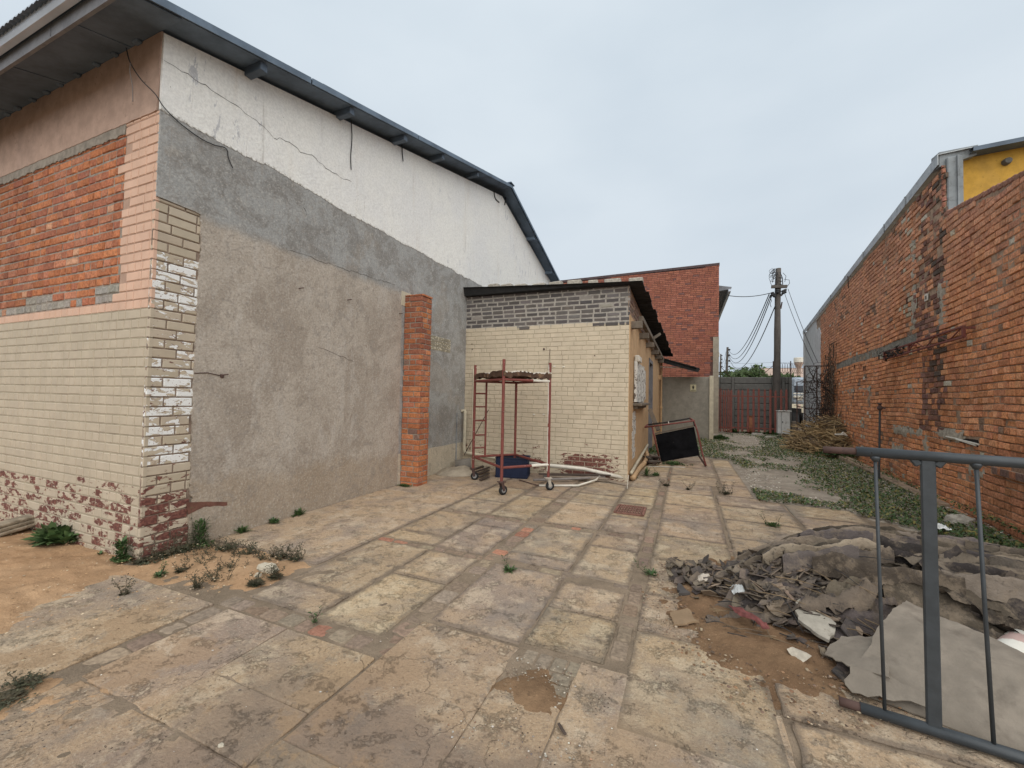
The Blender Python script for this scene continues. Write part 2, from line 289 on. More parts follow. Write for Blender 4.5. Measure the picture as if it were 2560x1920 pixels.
# ------------------------------------------------------------------ mesh builder
class MB:
    def __init__(s): s.v = []; s.f = []; s.mi = []; s.c = []; s.p = []
    def add(s, vs, fs, mi=0, col=None, peel=None):
        b = len(s.v); s.v.extend([tuple(map(float, q)) for q in vs]); s.f.extend([tuple(b+i for i in f) for f in fs]); s.mi.extend([mi]*len(fs))
        s.c.extend([col or (1, 1, 1)]*len(vs)); s.p.extend([peel or (0, 0, 0)]*len(vs)); return s
    def box(s, c, size, rot=None, mi=0, col=None, bev=0.0, peel=None):
        sx, sy, sz = [q/2 for q in size]; vs = []
        if bev:
            b = min(bev, sx*.8, sy*.8, sz*.8)
            idx = {}
            for X in (-1, 1):
                for Y in (-1, 1):
                    for Z in (-1, 1):
                        for k in range(3):
                            q = [X*sx, Y*sy, Z*sz]; 
                            for j in range(3):
                                if j != k: q[j] -= (X, Y, Z)[j]*b
                            idx[(X, Y, Z, k)] = len(vs); vs.append(q)
            fs = []
            for k in range(3):
                a_, b_ = [(1, 2), (2, 0), (0, 1)][k]
                for S in (-1, 1):
                    ring = []
                    for (p, q) in ((-1, -1), (1, -1), (1, 1), (-1, 1)):
                        t = [0, 0, 0]; t[k] = S; t[a_] = p; t[b_] = q; ring.append(idx[(t[0], t[1], t[2], k)])
                    fs.append(ring if S > 0 else ring[::-1])
            for k in range(3):
                a_, b_ = [(1, 2), (2, 0), (0, 1)][k]
                for p in (-1, 1):
                    for q in (-1, 1):
                        r = []
                        for S, ks in ((-1, (a_, b_)), (1, (b_, a_))):
                            for kk in ks:
                                t = [0, 0, 0]; t[k] = S; t[a_] = p; t[b_] = q; r.append(idx[(t[0], t[1], t[2], kk)])
                        fs.append(r)
            for X in (-1, 1):
                for Y in (-1, 1):
                    for Z in (-1, 1): fs.append([idx[(X, Y, Z, k)] for k in range(3)])
        else:
            vs = [[X*sx, Y*sy, Z*sz] for X in (-1, 1) for Y in (-1, 1) for Z in (-1, 1)]
            fs = [(0, 1, 3, 2), (4, 6, 7, 5), (0, 4, 5, 1), (2, 3, 7, 6), (0, 2, 6, 4), (1, 5, 7, 3)]
        R_ = rot if rot is not None else np.eye(3)
        vs = [R_ @ np.array(q)+np.array(c) for q in vs]
        return s.add(vs, fs, mi, col, peel)
    def bar(s, a, b, w, h, mi=0, up=(0, 0, 1), bev=0.0, ext=0, col=None):     # rectangular bar from a to b
        a = np.array(a, float); b = np.array(b, float); d = b-a; L = np.linalg.norm(d); d = d/L
        u = np.array(up, float)
        if abs(u.dot(d)) > .98: u = np.array([1., 0, 0])
        sdir = _n(np.cross(d, u)); u = np.cross(sdir, d)
        return s.box((a+b)/2, (L+ext, w, h), np.array([d, sdir, u]).T, mi, col, bev)
    def tube(s, pts, r, n=8, mi=0, cap=True, col=None):
        pts = [np.array(p, float) for p in pts]; m_ = len(pts); rs = r if isinstance(r, (list, tuple)) else [r]*m_
        vs = []; prev = None
        for i, p in enumerate(pts):
            d = _n(pts[min(i+1, m_-1)]-pts[max(i-1, 0)]+1e-12)
            if prev is None:
                u = np.array([0, 0, 1.]) if abs(d[2]) < .9 else np.array([1., 0, 0])
                u = _n(u-u.dot(d)*d)
            else: u = _n(prev-prev.dot(d)*d)
            prev = u; w_ = np.cross(d, u)
            for k in range(n):
                t = 2*math.pi*k/n; vs.append(p+rs[i]*(math.cos(t)*u+math.sin(t)*w_))
        fs = [(i*n+k, i*n+(k+1) % n, (i+1)*n+(k+1) % n, (i+1)*n+k) for i in range(m_-1) for k in range(n)]
        if cap: fs += [tuple(range(n))[::-1], tuple((m_-1)*n+k for k in range(n))]
        return s.add(vs, fs, mi, col)
    def prism(s, poly, z0, z1, mi=0, fn=None, col=None):      # poly in 2D (u,v) extruded w0..w1 ; fn maps (u,v,w)->xyz
        fn = fn or (lambda u, v, w_: (u, v, w_)); n = len(poly)
        vs = [fn(u, v, z0) for u, v in poly]+[fn(u, v, z1) for u, v in poly]
        fs = [tuple(range(n))[::-1], tuple(range(n, 2*n))]+[(i, (i+1) % n, n+(i+1) % n, n+i) for i in range(n)]
        return s.add(vs, fs, mi, col)
    def lathe(s, prof, c, n=16, mi=0, axis='z'):
        vs = []; m_ = len(prof)
        for r, z in prof:
            for k in range(n):
                t = 2*math.pi*k/n; q = (r*math.cos(t), r*math.sin(t), z)
                if axis == 'x': q = (q[2], q[0], q[1])
                if axis == 'y': q = (q[0], q[2], q[1])
                vs.append(np.array(q)+np.array(c))
        fs = [(i*n+k, i*n+(k+1) % n, (i+1)*n+(k+1) % n, (i+1)*n+k) for i in range(m_-1) for k in range(n)]
        fs += [tuple(range(n))[::-1], tuple((m_-1)*n+k for k in range(n))]
        return s.add(vs, fs, mi)
    def grid(s, P, mi=0, col=None, keep=None):     # P: (nu,nv,3) array
        nu, nv = P.shape[:2]; fs = []
        for i in range(nu-1):
            for j in range(nv-1):
                if keep is None or keep[i, j]: fs.append((i*nv+j, (i+1)*nv+j, (i+1)*nv+j+1, i*nv+j+1))
        return s.add(P.reshape(-1, 3), fs, mi, col)
    def build(s, name, mats, parent=None, smooth=False, loc=None, **props):
        mats = mats if isinstance(mats, (list, tuple)) else [mats]
        vs = np.array(s.v, np.float32)
        if parent is not None: off = np.zeros(3) if loc == 'local' else np.array(parent.location)
        elif loc == 'world': off = np.zeros(3)
        elif loc is not None: off = np.array(loc, float)
        else:
            off = (vs.min(0)+vs.max(0))/2; off[2] = vs[:, 2].min()
        me = bpy.data.meshes.new(name); me.from_pydata((vs).tolist(), [], s.f)
        for m_ in mats: me.materials.append(m_)
        me.polygons.foreach_set('material_index', np.array(s.mi, np.int32))
        ca = me.color_attributes.new('col', 'FLOAT_COLOR', 'POINT'); ca.data.foreach_set('color', np.c_[np.array(s.c, np.float32), np.ones(len(s.v), np.float32)].ravel())
        if any(q != (0, 0, 0) for q in s.p):
            ca = me.color_attributes.new('peel', 'FLOAT_COLOR', 'POINT'); ca.data.foreach_set('color', np.c_[np.array(s.p, np.float32), np.ones(len(s.v), np.float32)].ravel())
        if smooth: me.polygons.foreach_set('use_smooth', np.ones(len(s.f), bool))
        me.update()
        o = bpy.data.objects.new(name, me); sc.collection.objects.link(o)
        if parent is not None:
            o.parent = parent
            if loc != 'local': o.location = tuple(-off)
        elif loc == 'world': pass
        else:
            me.transform(Matrix.Translation(-Vector(off))); o.location = tuple(off)
        for k, v in props.items(): o[k] = v
        return o

def thing(name, loc, label, cat, group=None, rz=0):
    o = bpy.data.objects.new(name, None); sc.collection.objects.link(o); o.location = tuple(map(float, loc)); o.rotation_euler = (0, 0, rz)
    o.empty_display_size = .2; o['label'] = label; o['category'] = cat
    if group: o['group'] = group
    return o
def copy_tree(o, parent=None, **kw):
    c = o.copy(); sc.collection.objects.link(c)
    if parent: c.parent = parent
    for ch in list(o.children): copy_tree(ch, c)
    for k, v in kw.items(): c[k] = v
    return c
def jit(a): return (RND.random()*2-1)*a
def clamp3(c): return tuple(min(1, max(0, q)) for q in c)

# brick wall: fn(u,z,w) -> xyz ; colfn(u,z)->None or (col,peel)
def bricks(mb, fn, u0, u1, z0, z1, colfn, L=.222, J=.011, Hc=.0852, proud=.0, rough=.0, ch=.004, jd=.0, mi=0, bond='s', peelfn=None):
    r = 0; z = z0
    while z < z1-.02:
        h = min(Hc-J, z1-z)
        off = (0 if r % 2 else -L/2)+ (jit(.02) if rough else 0)
        u = u0+off
        while u < u1:
            l = L if bond == 's' else (L if (r % 2) else L/2-J/2)
            if rough and RND.random() < .12: l = L/2-J/2
            if bond == 'x' and RND.random() < .3: l = L/2-J/2
            a, b = max(u, u0), min(u+l, u1)
            if b-a > .02:
                cu, cz = (a+b)/2, z+h/2
                q = colfn(cu, cz)
                if q is not None:
                    col, peel = q[0], q[1]; ex = q[2] if len(q) > 2 else 0
                    w_ = proud+jit(jd)+ex; k = ch*(1+abs(jit(.8))); tu, tz = jit(jd*.5), jit(jd*.5)
                    c_ = ch if not rough else ch*1.5
                    ring = [(a, z), (cu, z), (b, z), (b, cz), (b, z+h), (cu, z+h), (a, z+h), (a, cz)]
                    back = [fn(p, q_, -.03) for p, q_ in ring]; fr = []
                    for p, q_ in ring:
                        sp = np.sign(p-cu); sq = np.sign(q_-cz)
                        fr.append(fn(p-sp*k+jit(rough), q_-sq*k+jit(rough), w_+tu*sp+tz*sq))
                    mid_ = []
                    for p, q_ in ring:
                        sp = np.sign(p-cu); sq = np.sign(q_-cz); mid_.append(fn(p+jit(rough*.5), q_+jit(rough*.5), w_-c_+tu*sp+tz*sq))
                    fs = [tuple(range(8, 16))]
                    fs = [(i, (i+1) % 8, 8+(i+1) % 8, 8+i) for i in range(8)]+[(8+i, 8+(i+1) % 8, 16+(i+1) % 8, 16+i) for i in range(8)]+[tuple(range(16, 24))]
                    mb.add(back+mid_+fr, fs, mi, col, peel)
                    if peelfn: mb.p[-24:] = [peelfn(p, q_, peel) for _ in range(3) for p, q_ in ring]
            u += l+J
        z += Hc; r += 1
    return mb
def sh(c, a=.15):
    k = 1+jit(a); h = min(.05, a*.35); return clamp3((c[0]*k*(1+jit(h*.5)), c[1]*k*(1+jit(h*.4)), c[2]*k*(1+jit(h))))

# ================================================================== GROUND
XB = -4.25; YA = 2.036
def ground():
    mb = MB(); s = 400
    mb.add([(-s, -s, -.035), (s, -s, -.035), (s, s, -.035), (-s, s, -.035)], [(0, 1, 2, 3)])
    o = mb.build('ground', MJOINT, loc='world', kind='structure')
ground()

def slab_poly(x0, x1, y0, y1, r=.012, seed=0):
    pts = []; n = RND
    def edge(a, b):
        L = math.dist(a, b); k = max(2, int(L/.05)); return [(a[0]+(b[0]-a[0])*i/k, a[1]+(b[1]-a[1])*i/k) for i in range(k)]
    c = .006
    cor = [(x0+c, y0), (x1-c, y0), (x1, y0+c), (x1, y1-c), (x1-c, y1), (x0+c, y1), (x0, y1-c), (x0, y0+c)]
    for i in range(8): pts += edge(cor[i], cor[(i+1) % 8])
    out = []
    for (x, y) in pts:
        out.append((x+float(fnoise(x*9+3, y*9, 1))*r*2.2, y+float(fnoise(x*9, y*9+7, 2))*r*2.2))
    return out
pave = MB()
def slab(x0, x1, y0, y1, z=0.0, tone=None, gap=.005, r=.006):
    t = (tone or 1)*(1+jit(.05)); col = (t, t*(1+jit(.02)), t*(1+jit(.03)))
    p = slab_poly(x0+gap, x1-gap, y0+gap, y1-gap, r); n = len(p); zz = z+jit(.003)
    cx = (x0+x1)/2; cy = (y0+y1)/2
    def inset(q, d): 
        v = np.array([q[0]-cx, q[1]-cy]); L = np.linalg.norm(v); return q[0]-v[0]/L*d, q[1]-v[1]/L*d
    tx, ty = jit(.004), jit(.004)
    T = lambda qs, dz=0: [(q[0], q[1], zz+dz+tx*(q[0]-cx)+ty*(q[1]-cy)) for q in qs]
    wd = min(.09, min(x1-x0, y1-y0)*.3)
    in2 = [(min(max(q[0], x0+gap+wd), x1-gap-wd), min(max(q[1], y0+gap+wd), y1-gap-wd)) for q in p]
    def dedup(qs):
        return qs
    rim = [(min(max(q[0], x0+gap+.008), x1-gap-.008), min(max(q[1], y0+gap+.008), y1-gap-.008)) for q in p]
    b = len(pave.v); N_ = n
    ctr = [(x0+gap+wd, y0+gap+wd), (x1-gap-wd, y0+gap+wd), (x1-gap-wd, y1-gap-wd), (x0+gap+wd, y1-gap-wd)]
    pave.add(T(rim)+T(in2)+T(ctr)+T(p, -.006)+T(p, -.05), [(i, (i+1) % n, n+(i+1) % n, n+i) for i in range(n)]+[tuple(range(2*n, 2*n+4))]+[(2*n+4+i, 2*n+4+(i+1) % n, (i+1) % n, i) for i in range(n)]+[(3*n+4+i, 3*n+4+(i+1) % n, 2*n+4+(i+1) % n, 2*n+4+i) for i in range(n)], 0, col)
    e_ = (1, 0, 0) if gap >= .004 else (0, 0, 0); pave.p[b:] = [e_]*n+[(0, 0, 0)]*n+[(0, 0, 0)]*4+[e_]*(2*n)
# columns of the old slab grid (metres, measured from the photograph)
slab(XB+.0, -2.865, 2.62, 7.5, .004, 1.04); 
slab(-2.85, -2.215, 2.02, 2.34); slab(-2.85, -2.215, 2.34, 3.34, 0, .97); slab(-2.85, -2.23, 3.42, 3.69, 0, 1.04); slab(-2.85, -2.23, 3.69, 4.50); slab(-2.85, -2.24, 4.60, 5.2); slab(-2.85, -2.24, 5.2, 6.1, 0, .9); slab(-2.85, -2.24, 6.1, 7.5, 0, .85)
slab(-2.205, -1.68, 2.02, 2.78, 0, 1.06); slab(-2.205, -1.68, 2.78, 3.32); slab(-2.22, -1.70, 3.42, 4.20, 0, 1.0); slab(-2.22, -1.70, 4.20, 4.50); slab(-2.22, -1.70, 4.60, 5.75, 0, .95); slab(-2.22, -1.70, 5.75, 7.5, 0, .85)
slab(-1.52, -.89, 2.30, 3.31, 0, 1.04); slab(-1.52, -.90, 3.43, 3.63); slab(-1.52, -.90, 3.63, 4.50, 0, 1.06); slab(-1.52, -.88, 4.61, 5.7); slab(-1.52, -.88, 5.7, 6.3, 0, .95); slab(-1.52, -.88, 6.3, 7.5, 0, .9)
slab(-.88, -.40, 2.33, 2.8); slab(-.88, -.40, 2.8, 3.23, 0, 1.05); slab(-.88, -.40, 3.37, 4.12, 0, 1.03); slab(-.88, -.40, 4.12, 4.52, 0, .98); slab(-.87, -.40, 4.64, 5.25); slab(-.87, -.40, 5.25, 5.98, 0, .9); slab(-.87, -.40, 5.98, 6.5); slab(-.87, -.40, 6.5, 7.1); slab(-.87, -.40, 7.1, 8.0, 0, .97)
for (a, b) in ((1.9, 2.75), (2.75, 3.3), (3.3, 4.05), (4.05, 4.75), (4.75, 5.4), (5.4, 6.2), (6.2, 7.0), (7.0, 7.8)): slab(-.285, .40, a, b, 0)
for (a, b) in ((8.0, 8.9), (8.9, 9.9), (9.9, 11.2)): slab(-.90, -.30, a, b, 0)
for (a, b) in ((7.8, 8.7), (8.7, 9.7), (9.7, 10.8), (10.8, 11.6)): slab(-.285, .54, a, b, 0, .98)
for (a, b) in ((7.15, 8.0), (8.0, 9.1), (9.1, 10.2), (10.2, 11.3)): slab(.56, .96, a, b, 0, 1.02)
for (a, b) in ((2.3, 3.4), (3.4, 4.3), (4.3, 5.0), (5.0, 5.75), (5.75, 6.5), (6.5, 7.12)): slab(.42, 1.25, a, b, 0)
for (a, b) in ((2.2, 3.6), (3.6, 5.2), (5.2, 6.3), (6.3, 6.95)): slab(1.27, 2.05, a, b, 0)
slab(2.07, 2.6, 3.5, 6.0, 0)
# foreground: broad worn slabs
slab(-4.15, -2.96, .2, 1.86, 0, 1.0, gap=.003, r=.008)
slab(-2.81, -2.25, 1.12, 1.86, 0, 1.03, gap=.003, r=.006); slab(-2.25, -1.565, 1.42, 1.86, 0, 1.05, gap=.003); slab(-2.25, -1.565, 1.12, 1.42, 0, 1.0, gap=.002)
slab(-2.82, -1.56, -.3, 1.12, 0, .98, gap=.003, r=.008); slab(-1.55, .42, -.3, 1.27, .002, 1.0, gap=.002)
slab(-1.55, -.88, 1.27, 2.28, 0, .98, gap=.002, r=.004); slab(-.88, -.53, 1.27, 1.92, 0, .98, gap=.002, r=.004); slab(-.53, .42, 1.27, 2.3, .001, 1.05, gap=.003, r=.006)
slab(.44, 1.5, -.3, 2.28, 0, 1.04, gap=.008, r=.012); slab(1.5, 3.2, -.3, 2.18, 0, .98, r=.01)
fb_ = MB(); X_, Y_ = np.meshgrid(np.linspace(-4.3, 2.7, 200), np.linspace(-.4, 11.5, 330), indexing='ij'); fb_.grid(np.stack([X_, Y_, -.0085+fnoise(X_*9, Y_*9, 17, 6)*.016-.02*(X_ > -0.0)*(sdf(X_, Y_, [(.97, 7), (2.7, 6.9), (2.7, 11.6), (.97, 11.6)]) > 0)], -1)); fb_.build('pavement_bed', MJOINT, loc='world', smooth=True, kind='structure')
pave.build('pavement', MCONC, loc='world', kind='structure')

# brick-filled joints between the slabs
st = MB()
def strip(x0, x1, y0, y1, along):
    L = .19; p = (y0 if along == 'y' else x0); end = (y1 if along == 'y' else x1)
    while p < end-.05:
        l = L*(.55+RND.random()*.55); a, b = p, min(p+l, end)
        if RND.random() < .96:
            c = RND.choice([(.22, .16, .118), (.24, .17, .125), (.26, .205, .15), (.21, .16, .12), (.27, .21, .155), (.25, .19, .14)]+([(.33, .165, .11)] if RND.random() < .9 else []))
            if along == 'y': cx, cy, sx, sy = (x0+x1)/2+jit(.006), (a+b)/2, (x1-x0)+.006-RND.random()*.014, b-a-.006
            else: cx, cy, sx, sy = (a+b)/2, (y0+y1)/2+jit(.006), b-a-.006, (y1-y0)+.008-RND.random()*.014
            n = 16; ring = []
            for k in range(n):
                t = 2*math.pi*k/n; ux = math.copysign(abs(math.cos(t))**.3, math.cos(t)); uy = math.copysign(abs(math.sin(t))**.3, math.sin(t))
                ring.append((cx+ux*sx/2+jit(.004), cy+uy*sy/2+jit(.004)))
            z = -.005+jit(.004); c = sh(tuple(q*.86 for q in c), .18)
            top = [(cx+(q[0]-cx)*.86, cy+(q[1]-cy)*.86, z) for q in ring]; mid = [(q[0], q[1], z-.009) for q in ring]; bt = [(q[0], q[1], -.05) for q in ring]
            st.add(top+mid+bt, [tuple(range(n))]+[(n+i, n+(i+1) % n, (i+1) % n, i) for i in range(n)]+[(2*n+i, 2*n+(i+1) % n, n+(i+1) % n, n+i) for i in range(n)], 0, c)
        p += l
strip(-1.67, -1.53, 1.9, 4.5, 'y'); strip(-1.69, -1.53, 4.6, 7.4, 'y'); strip(-.39, -.295, 2.4, 7.9, 'y'); strip(-.30, -.28, 8, 11.2, 'y'); pass
strip(-2.95, -1.68, 1.88, 2.00, 'x'); strip(-2.85, -1.68, 3.34, 3.41, 'x'); strip(-1.52, -.40, 3.32, 3.42, 'x'); strip(-2.85, -1.70, 4.52, 4.59, 'x'); strip(-1.52, -.40, 4.53, 4.61, 'x'); strip(-.28, 1.2, 4.55, 4.62, 'x')
strip(-2.95, -2.82, 1.0, 1.87, 'y'); pass

for k in range(4):   # sunk row of bricks at the head of the pit
    st.box((-.80+k*.085, 2.225, -.017), (.075, .115, .03), None, 0, sh((.21, .17, .125), .12), .006)
for k in range(3): st.box((-.585+jit(.01), 2.12-k*.085, -.019), (.10, .075, .03), None, 0, sh((.20, .165, .12), .12), .006)
st.build('pavement_brick_strips', MBRICK, loc='world', kind='structure')

def heap(name, mat, poly, hgt, soft, res, seed, nscale=6, namp=.3, base=0.0, rough=.01, **props):
    P = np.array(poly); lo = P.min(0)-.15; hi = P.max(0)+.15
    xs = np.arange(lo[0], hi[0], res); ys = np.arange(lo[1], hi[1], res); X, Y = np.meshgrid(xs, ys, indexing='ij')
    d = sdf(X, Y, poly)+fnoise(X*nscale, Y*nscale, seed, 5)*namp*.35
    z = base-.012+np.clip(d/soft, -1.5, 1)*(.5+.5*np.clip(d/soft, 0, 1))*hgt+fnoise(X*14, Y*14, seed+3, 5)*rough
    z = np.where(d < 0, base-.012+d*.25+fnoise(X*14, Y*14, seed+3, 5)*rough, z)
    keep = (z[:-1, :-1] > base-.05)
    mb = MB(); mb.grid(np.stack([X, Y, z], -1), keep=keep); return mb.build(name, mat, loc='world', smooth=True, **props)
heap('sand', MSAND, [(-9.5, .2), (-4.2, .3), (-3.62, .62), (-3.5, .95), (-3.62, 1.2), (-3.80, 1.42), (-3.93, 1.75), (-3.5, 1.93), (-2.90, 2.03), (-2.90, 2.35), (-2.92, 2.64), (-3.4, 2.76), (-4.05, 2.60), (-4.26, 2.4), (-4.26, 2.03), (-9.5, 2.03)], .05, .35, .022, 3, 5, .25, rough=.022, kind='structure')
heap('soil', MDIRT, [(-.10, 4.05), (-.22, 3.5), (-.2, 3.1), (-.02, 2.62), (.25, 2.36), (.72, 2.42), (1.1, 2.75), (2.2, 3.0), (2.6, 4.2), (1.2, 4.6), (.3, 4.5)], .05, .35, .02, 9, 7, .25, rough=.03, kind='structure')
heap('pit_soil', MDIRT, [(-.87, 1.98), (-.7, 2.16), (-.53, 2.02), (-.52, 1.86), (-.88, 1.86)], .012, .1, .012, 19, 9, .25, .006, .02, kind='structure')
heap('sandy_patch', MDIRT, [(-.42, 1.30), (.1, 1.36), (.12, 1.1), (-.1, 1.02), (-.4, 1.12)], .012, .2, .012, 29, 8, .35, .0, .016, kind='structure')
heap('loose_sand', MSAND, [(-3.1, 1.05), (-2.75, 1.28), (-2.4, 1.12), (-2.2, .8), (-2.6, .55), (-3.3, .6)], .008, .25, .015, 33, 6, .55, .0, .018, kind='structure')

# gravel yard, raised bed, kerb
RW0 = V(3.30, 6.20, 0); RWD = _n(V(.10, 1, 0)); RWN = V(-RWD[1], RWD[0], 0)       # right wall: base point, direction, outward normal
def rw(u, z, w_=0): return RW0+RWD*u+V(0, 0, z)+RWN*w_
def rwv(u, z, q=0): return rw(u, z+(.008*math.sin(u*1.7+z*.9)+.006*math.sin(u*4.3+z*3.1+1))*(1 if z < 4.6 else .3), q+.006*math.sin(u*2.6+z*1.3)+.004*math.sin(u*7+z*5))
yard = [(.94, 6.9), (1.6, 6.95), (2.2, 6.55), (2.6, 6.0), (2.55, 3.6), (2.0, 3.1), (2.6, 1.5), (3.1, 1.5), (3.4, 6.0), (4.9, 22.4), (-.95, 22.4), (-.95, 11.2), (.5, 11.55), (.98, 11.35)]
heap('gravel_yard', MGRAV, yard, .03, .3, .05, 41, 3, .2, .0, .03, kind='structure')
KA, KB = g(1996, 1092, .17), g(2336, 1258, .03)
def kerb():
    mb = MB(); d = _n(KB-KA); nrm = V(-d[1], d[0], 0); L = np.linalg.norm((KB-KA)[:2]); p = 0
    while p < L:
        l = min(.9+jit(.05), L-p); 
        a = KA+d*p; b = KA+d*(p+l-.012); a = V(a[0], a[1], 0); b = V(b[0], b[1], 0); zt = .17-.14*(p/L)**1.6
        R_ = np.array([_n(b-a), V(-_n(b-a)[1], _n(b-a)[0], 0), V(0, 0, 1)]).T
        mb.box((a+b)/2+V(0, 0, zt/2-.05)-R_[:, 1]*-.09, (l-.012, .18, zt+.1), R_, 0, sh((.27, .20, .145), .12), .012)
        p += l
    mb.build('kerb', simple('kerb_stone', (.30, .225, .16), .95, amt=.3, scale=7, bs=.6, bd=.012, bsc=30), loc='world', kind='structure')
kerb()
bed = [tuple(KA[:2]+[-.3, .3]), tuple(KB[:2]), (3.35, 6.0), tuple(rw(15.8, 0)[:2])]
heap('planting_bed', MDIRT, [(KA[0]+.05, KA[1]+.4), (KB[0]+.1, KB[1]-.3), tuple(rw(.5, 0, .05)[:2]), tuple(rw(13.8, 0, -.05)[:2])], .13, .35, .06, 51, 3, .12, .0, .04, kind='structure')

# ================================================================== WORKSHOP (left building)
ws = thing('workshop_building', (XB, YA, 0), 'large left building with white and grey plastered gable and orange brick infill', 'building')
CREAMC, PINKC = (.45, .38, .288), (.60, .395, .29)
def zr(y): return 4.57+.257*(y-YA) if y < 9.15 else 4.57+.257*(9.15-YA)-.262*(y-9.15)     # gable wall top
# gable wall (plaster coat) polygon in (y,z) with a ragged cut around the exposed brick patch
def ragged(a, b, amp, n=None):
    L = math.dist(a, b); n = n or max(2, int(L/.03)); out = []
    for i in range(n):
        t = i/n; out.append((a[0]+(b[0]-a[0])*t+jit(amp), a[1]+(b[1]-a[1])*t+jit(amp)))
    return out
yend = 17.4
gp_ = [(YA+.003, 3.122)]+ragged((YA+.05, 3.122), (2.375, 3.116), .002)+ragged((2.393, 3.11), (2.415, 2.68), .006)+ragged((2.40, 2.66), (2.395, 1.4), .005)+ragged((2.40, 1.38), (2.405, .50), .006)
gp_ += ragged((2.41, .47), (2.46, .41), .004)+ragged((2.43, .43), (2.40, .27), .004)+ragged((2.40, .27), (2.42, -.06), .01)
gp_ += [(yend, -.06), (yend, zr(yend)), (9.15, zr(9.15)), (YA+.003, zr(YA))]
mb = MB(); mb.prism(gp_, -.012, .016, fn=lambda u, v, q: (XB+q, u, v)); 
# core of the wall behind the coat
mb.prism([(YA+.03, -.06), (yend, -.06), (yend, zr(yend)-.01), (9.15, zr(9.15)-.01), (YA+.03, zr(YA)-.01)], -.3, -.014, fn=lambda u, v, q: (XB+q, u, v), mi=1)
# cracks running through the white coat: thin V-cut strips
def crack(pts, w_, x=XB+.0185, mi=2, amp=.012, step=.05):
    P = [];
    for i in range(len(pts)-1):
        P += ragged(pts[i], pts[i+1], amp, max(2, int(math.dist(pts[i], pts[i+1])/step)))
    P.append(pts[-1]); vs = []; fs = []
    for i, (y, z) in enumerate(P):
        ww = w_*(.4+RND.random()) * (1 if 0 < i < len(P)-1 else .2)
        vs += [(x, y, z-ww), (x, y, z+ww)]
    fs = [(2*i, 2*i+2, 2*i+3, 2*i+1) for i in range(len(P)-1)]
    mb.add(vs, fs, mi)
def oB(px, py): q = onx(px, py, XB+.018); return (q[1], q[2])
crack([oB(404, 145), oB(470, 185), oB(530, 225), oB(590, 265), oB(640, 302), oB(660, 318), oB(686, 348), oB(700, 345), oB(735, 362), oB(750, 378), oB(780, 388), oB(815, 420), oB(850, 442), oB(880, 455)], .0028)
crack([oB(765, 490), oB(757, 515), oB(770, 545), oB(766, 580)], .003)
crack([oB(720, 625), oB(770, 640), oB(850, 670), oB(935, 696), oB(990, 712)], .002)
crack([oB(790, 865), oB(850, 890), oB(885, 905)], .002)
for (x, y) in ((747, 721), (868, 750), (555, 938), (998, 784)):    # rusty nail ends
    q = onx(x, y, XB+.016); mb.tube([q, q+V(.05, .03, .01)], .006, 5, 3)
mb.build('gable_wall', [MPLAST, MMORTAR, simple('crack_dark', (.07, .06, .055), .95), MRUST], ws)

# exposed brick pier strip on the gable side of the corner
CR = random.Random(3)
def col_corner(u, z):
    c = sh(CREAMC, .06)
    if z > 2.65: pw, pb = (.10 if CR.random() < .3 else .0), .16
    elif z > 2.2: pw, pb = .40+CR.random()*.16, .33
    elif z > 1.75: pw, pb = .3+CR.random()*.2, .30
    elif z > .75: pw, pb = .42+CR.random()*.14, .37
    elif z > .55: pw, pb = .28, .42
    else: pw, pb = .25, .46+.14*CR.random()
    return c, (pw, pb, 0)
mb = MB(); bricks(mb, lambda u, z, q: (XB+q, YA+u, z), 0.0, .372, -.06, 3.12, col_corner, proud=.003, rough=.002, jd=.0012, ch=.004)
# painted recessed joints
mb.prism([(0, -.06), (.385, -.06), (.385, 3.13), (0, 3.13)], -.03, -.0105, fn=lambda u, v, q: (XB+q+.003, YA+u, v), col=(.20, .13, .10), mi=1)

mb.prism([(.34, .415), (.45, .395)]+ragged((.46, .395), (.70, .338), .003)+[(.71, .335), (.712, .302)]+ragged((.70, .302), (.46, .345), .004)+[(.36, .30)], .010, .0175, fn=lambda u, v, q: (XB+q, YA+u, v), mi=2)
mb.build('corner_brick_strip', [MPAINT, simple('painted_joint', (.24, .18, .14), .95, amt=.3), simple('brown_recess', (.16, .075, .055), .95, amt=.3)], ws)

# front wall (plane A)
AX0 = -10.0
def colA(u, z):
    x = AX0+u
    if z > 3.885: return None
    if x < -4.76 and 2.30 < z < 3.86: return None
    if x < -4.76 and 2.24 < z <= 2.30: return None
    t = z+float(fnoise(x*4, z*2, 5))*.05
    c = PINKC if z > 2.18 else CREAMC
    if z < .56+.12*float(fnoise(x*1.5, 3., 8)): return sh(CREAMC, .03), (.12, .40+.15*CR.random(), 0)
    return sh(c, .018), (0, .06, 0)
fnA = lambda u, z, q: (AX0+u, YA-q, z)
mb = MB(); bricks(mb, fnA, 0, XB-AX0+.004, -.06, 3.885, colA, proud=.0, rough=.0012, jd=.0008, ch=.0035, bond='x')
mb.prism([(0, -.06), (XB-AX0-.002, -.06), (XB-AX0-.002, 2.175), (0, 2.175)], -.03, -.0045, fn=fnA, mi=1)
mb.prism([(-4.755-AX0, 2.176), (XB-AX0-.002, 2.176), (XB-AX0-.002, 3.885), (-4.755-AX0, 3.885)], -.03, -.0065, fn=fnA, mi=2)
mb.prism([(0, 2.176), (-4.757-AX0, 2.176), (-4.757-AX0, 2.24), (0, 2.24)], -.03, -.0065, fn=fnA, mi=2)
fr = mb.build('front_wall', [MPAINT, stain_mat('cream_joint', (.36, .31, .23), (.28, .22, .17)), stain_mat('pink_joint', (.42, .28, .21), (.34, .22, .17))], ws)
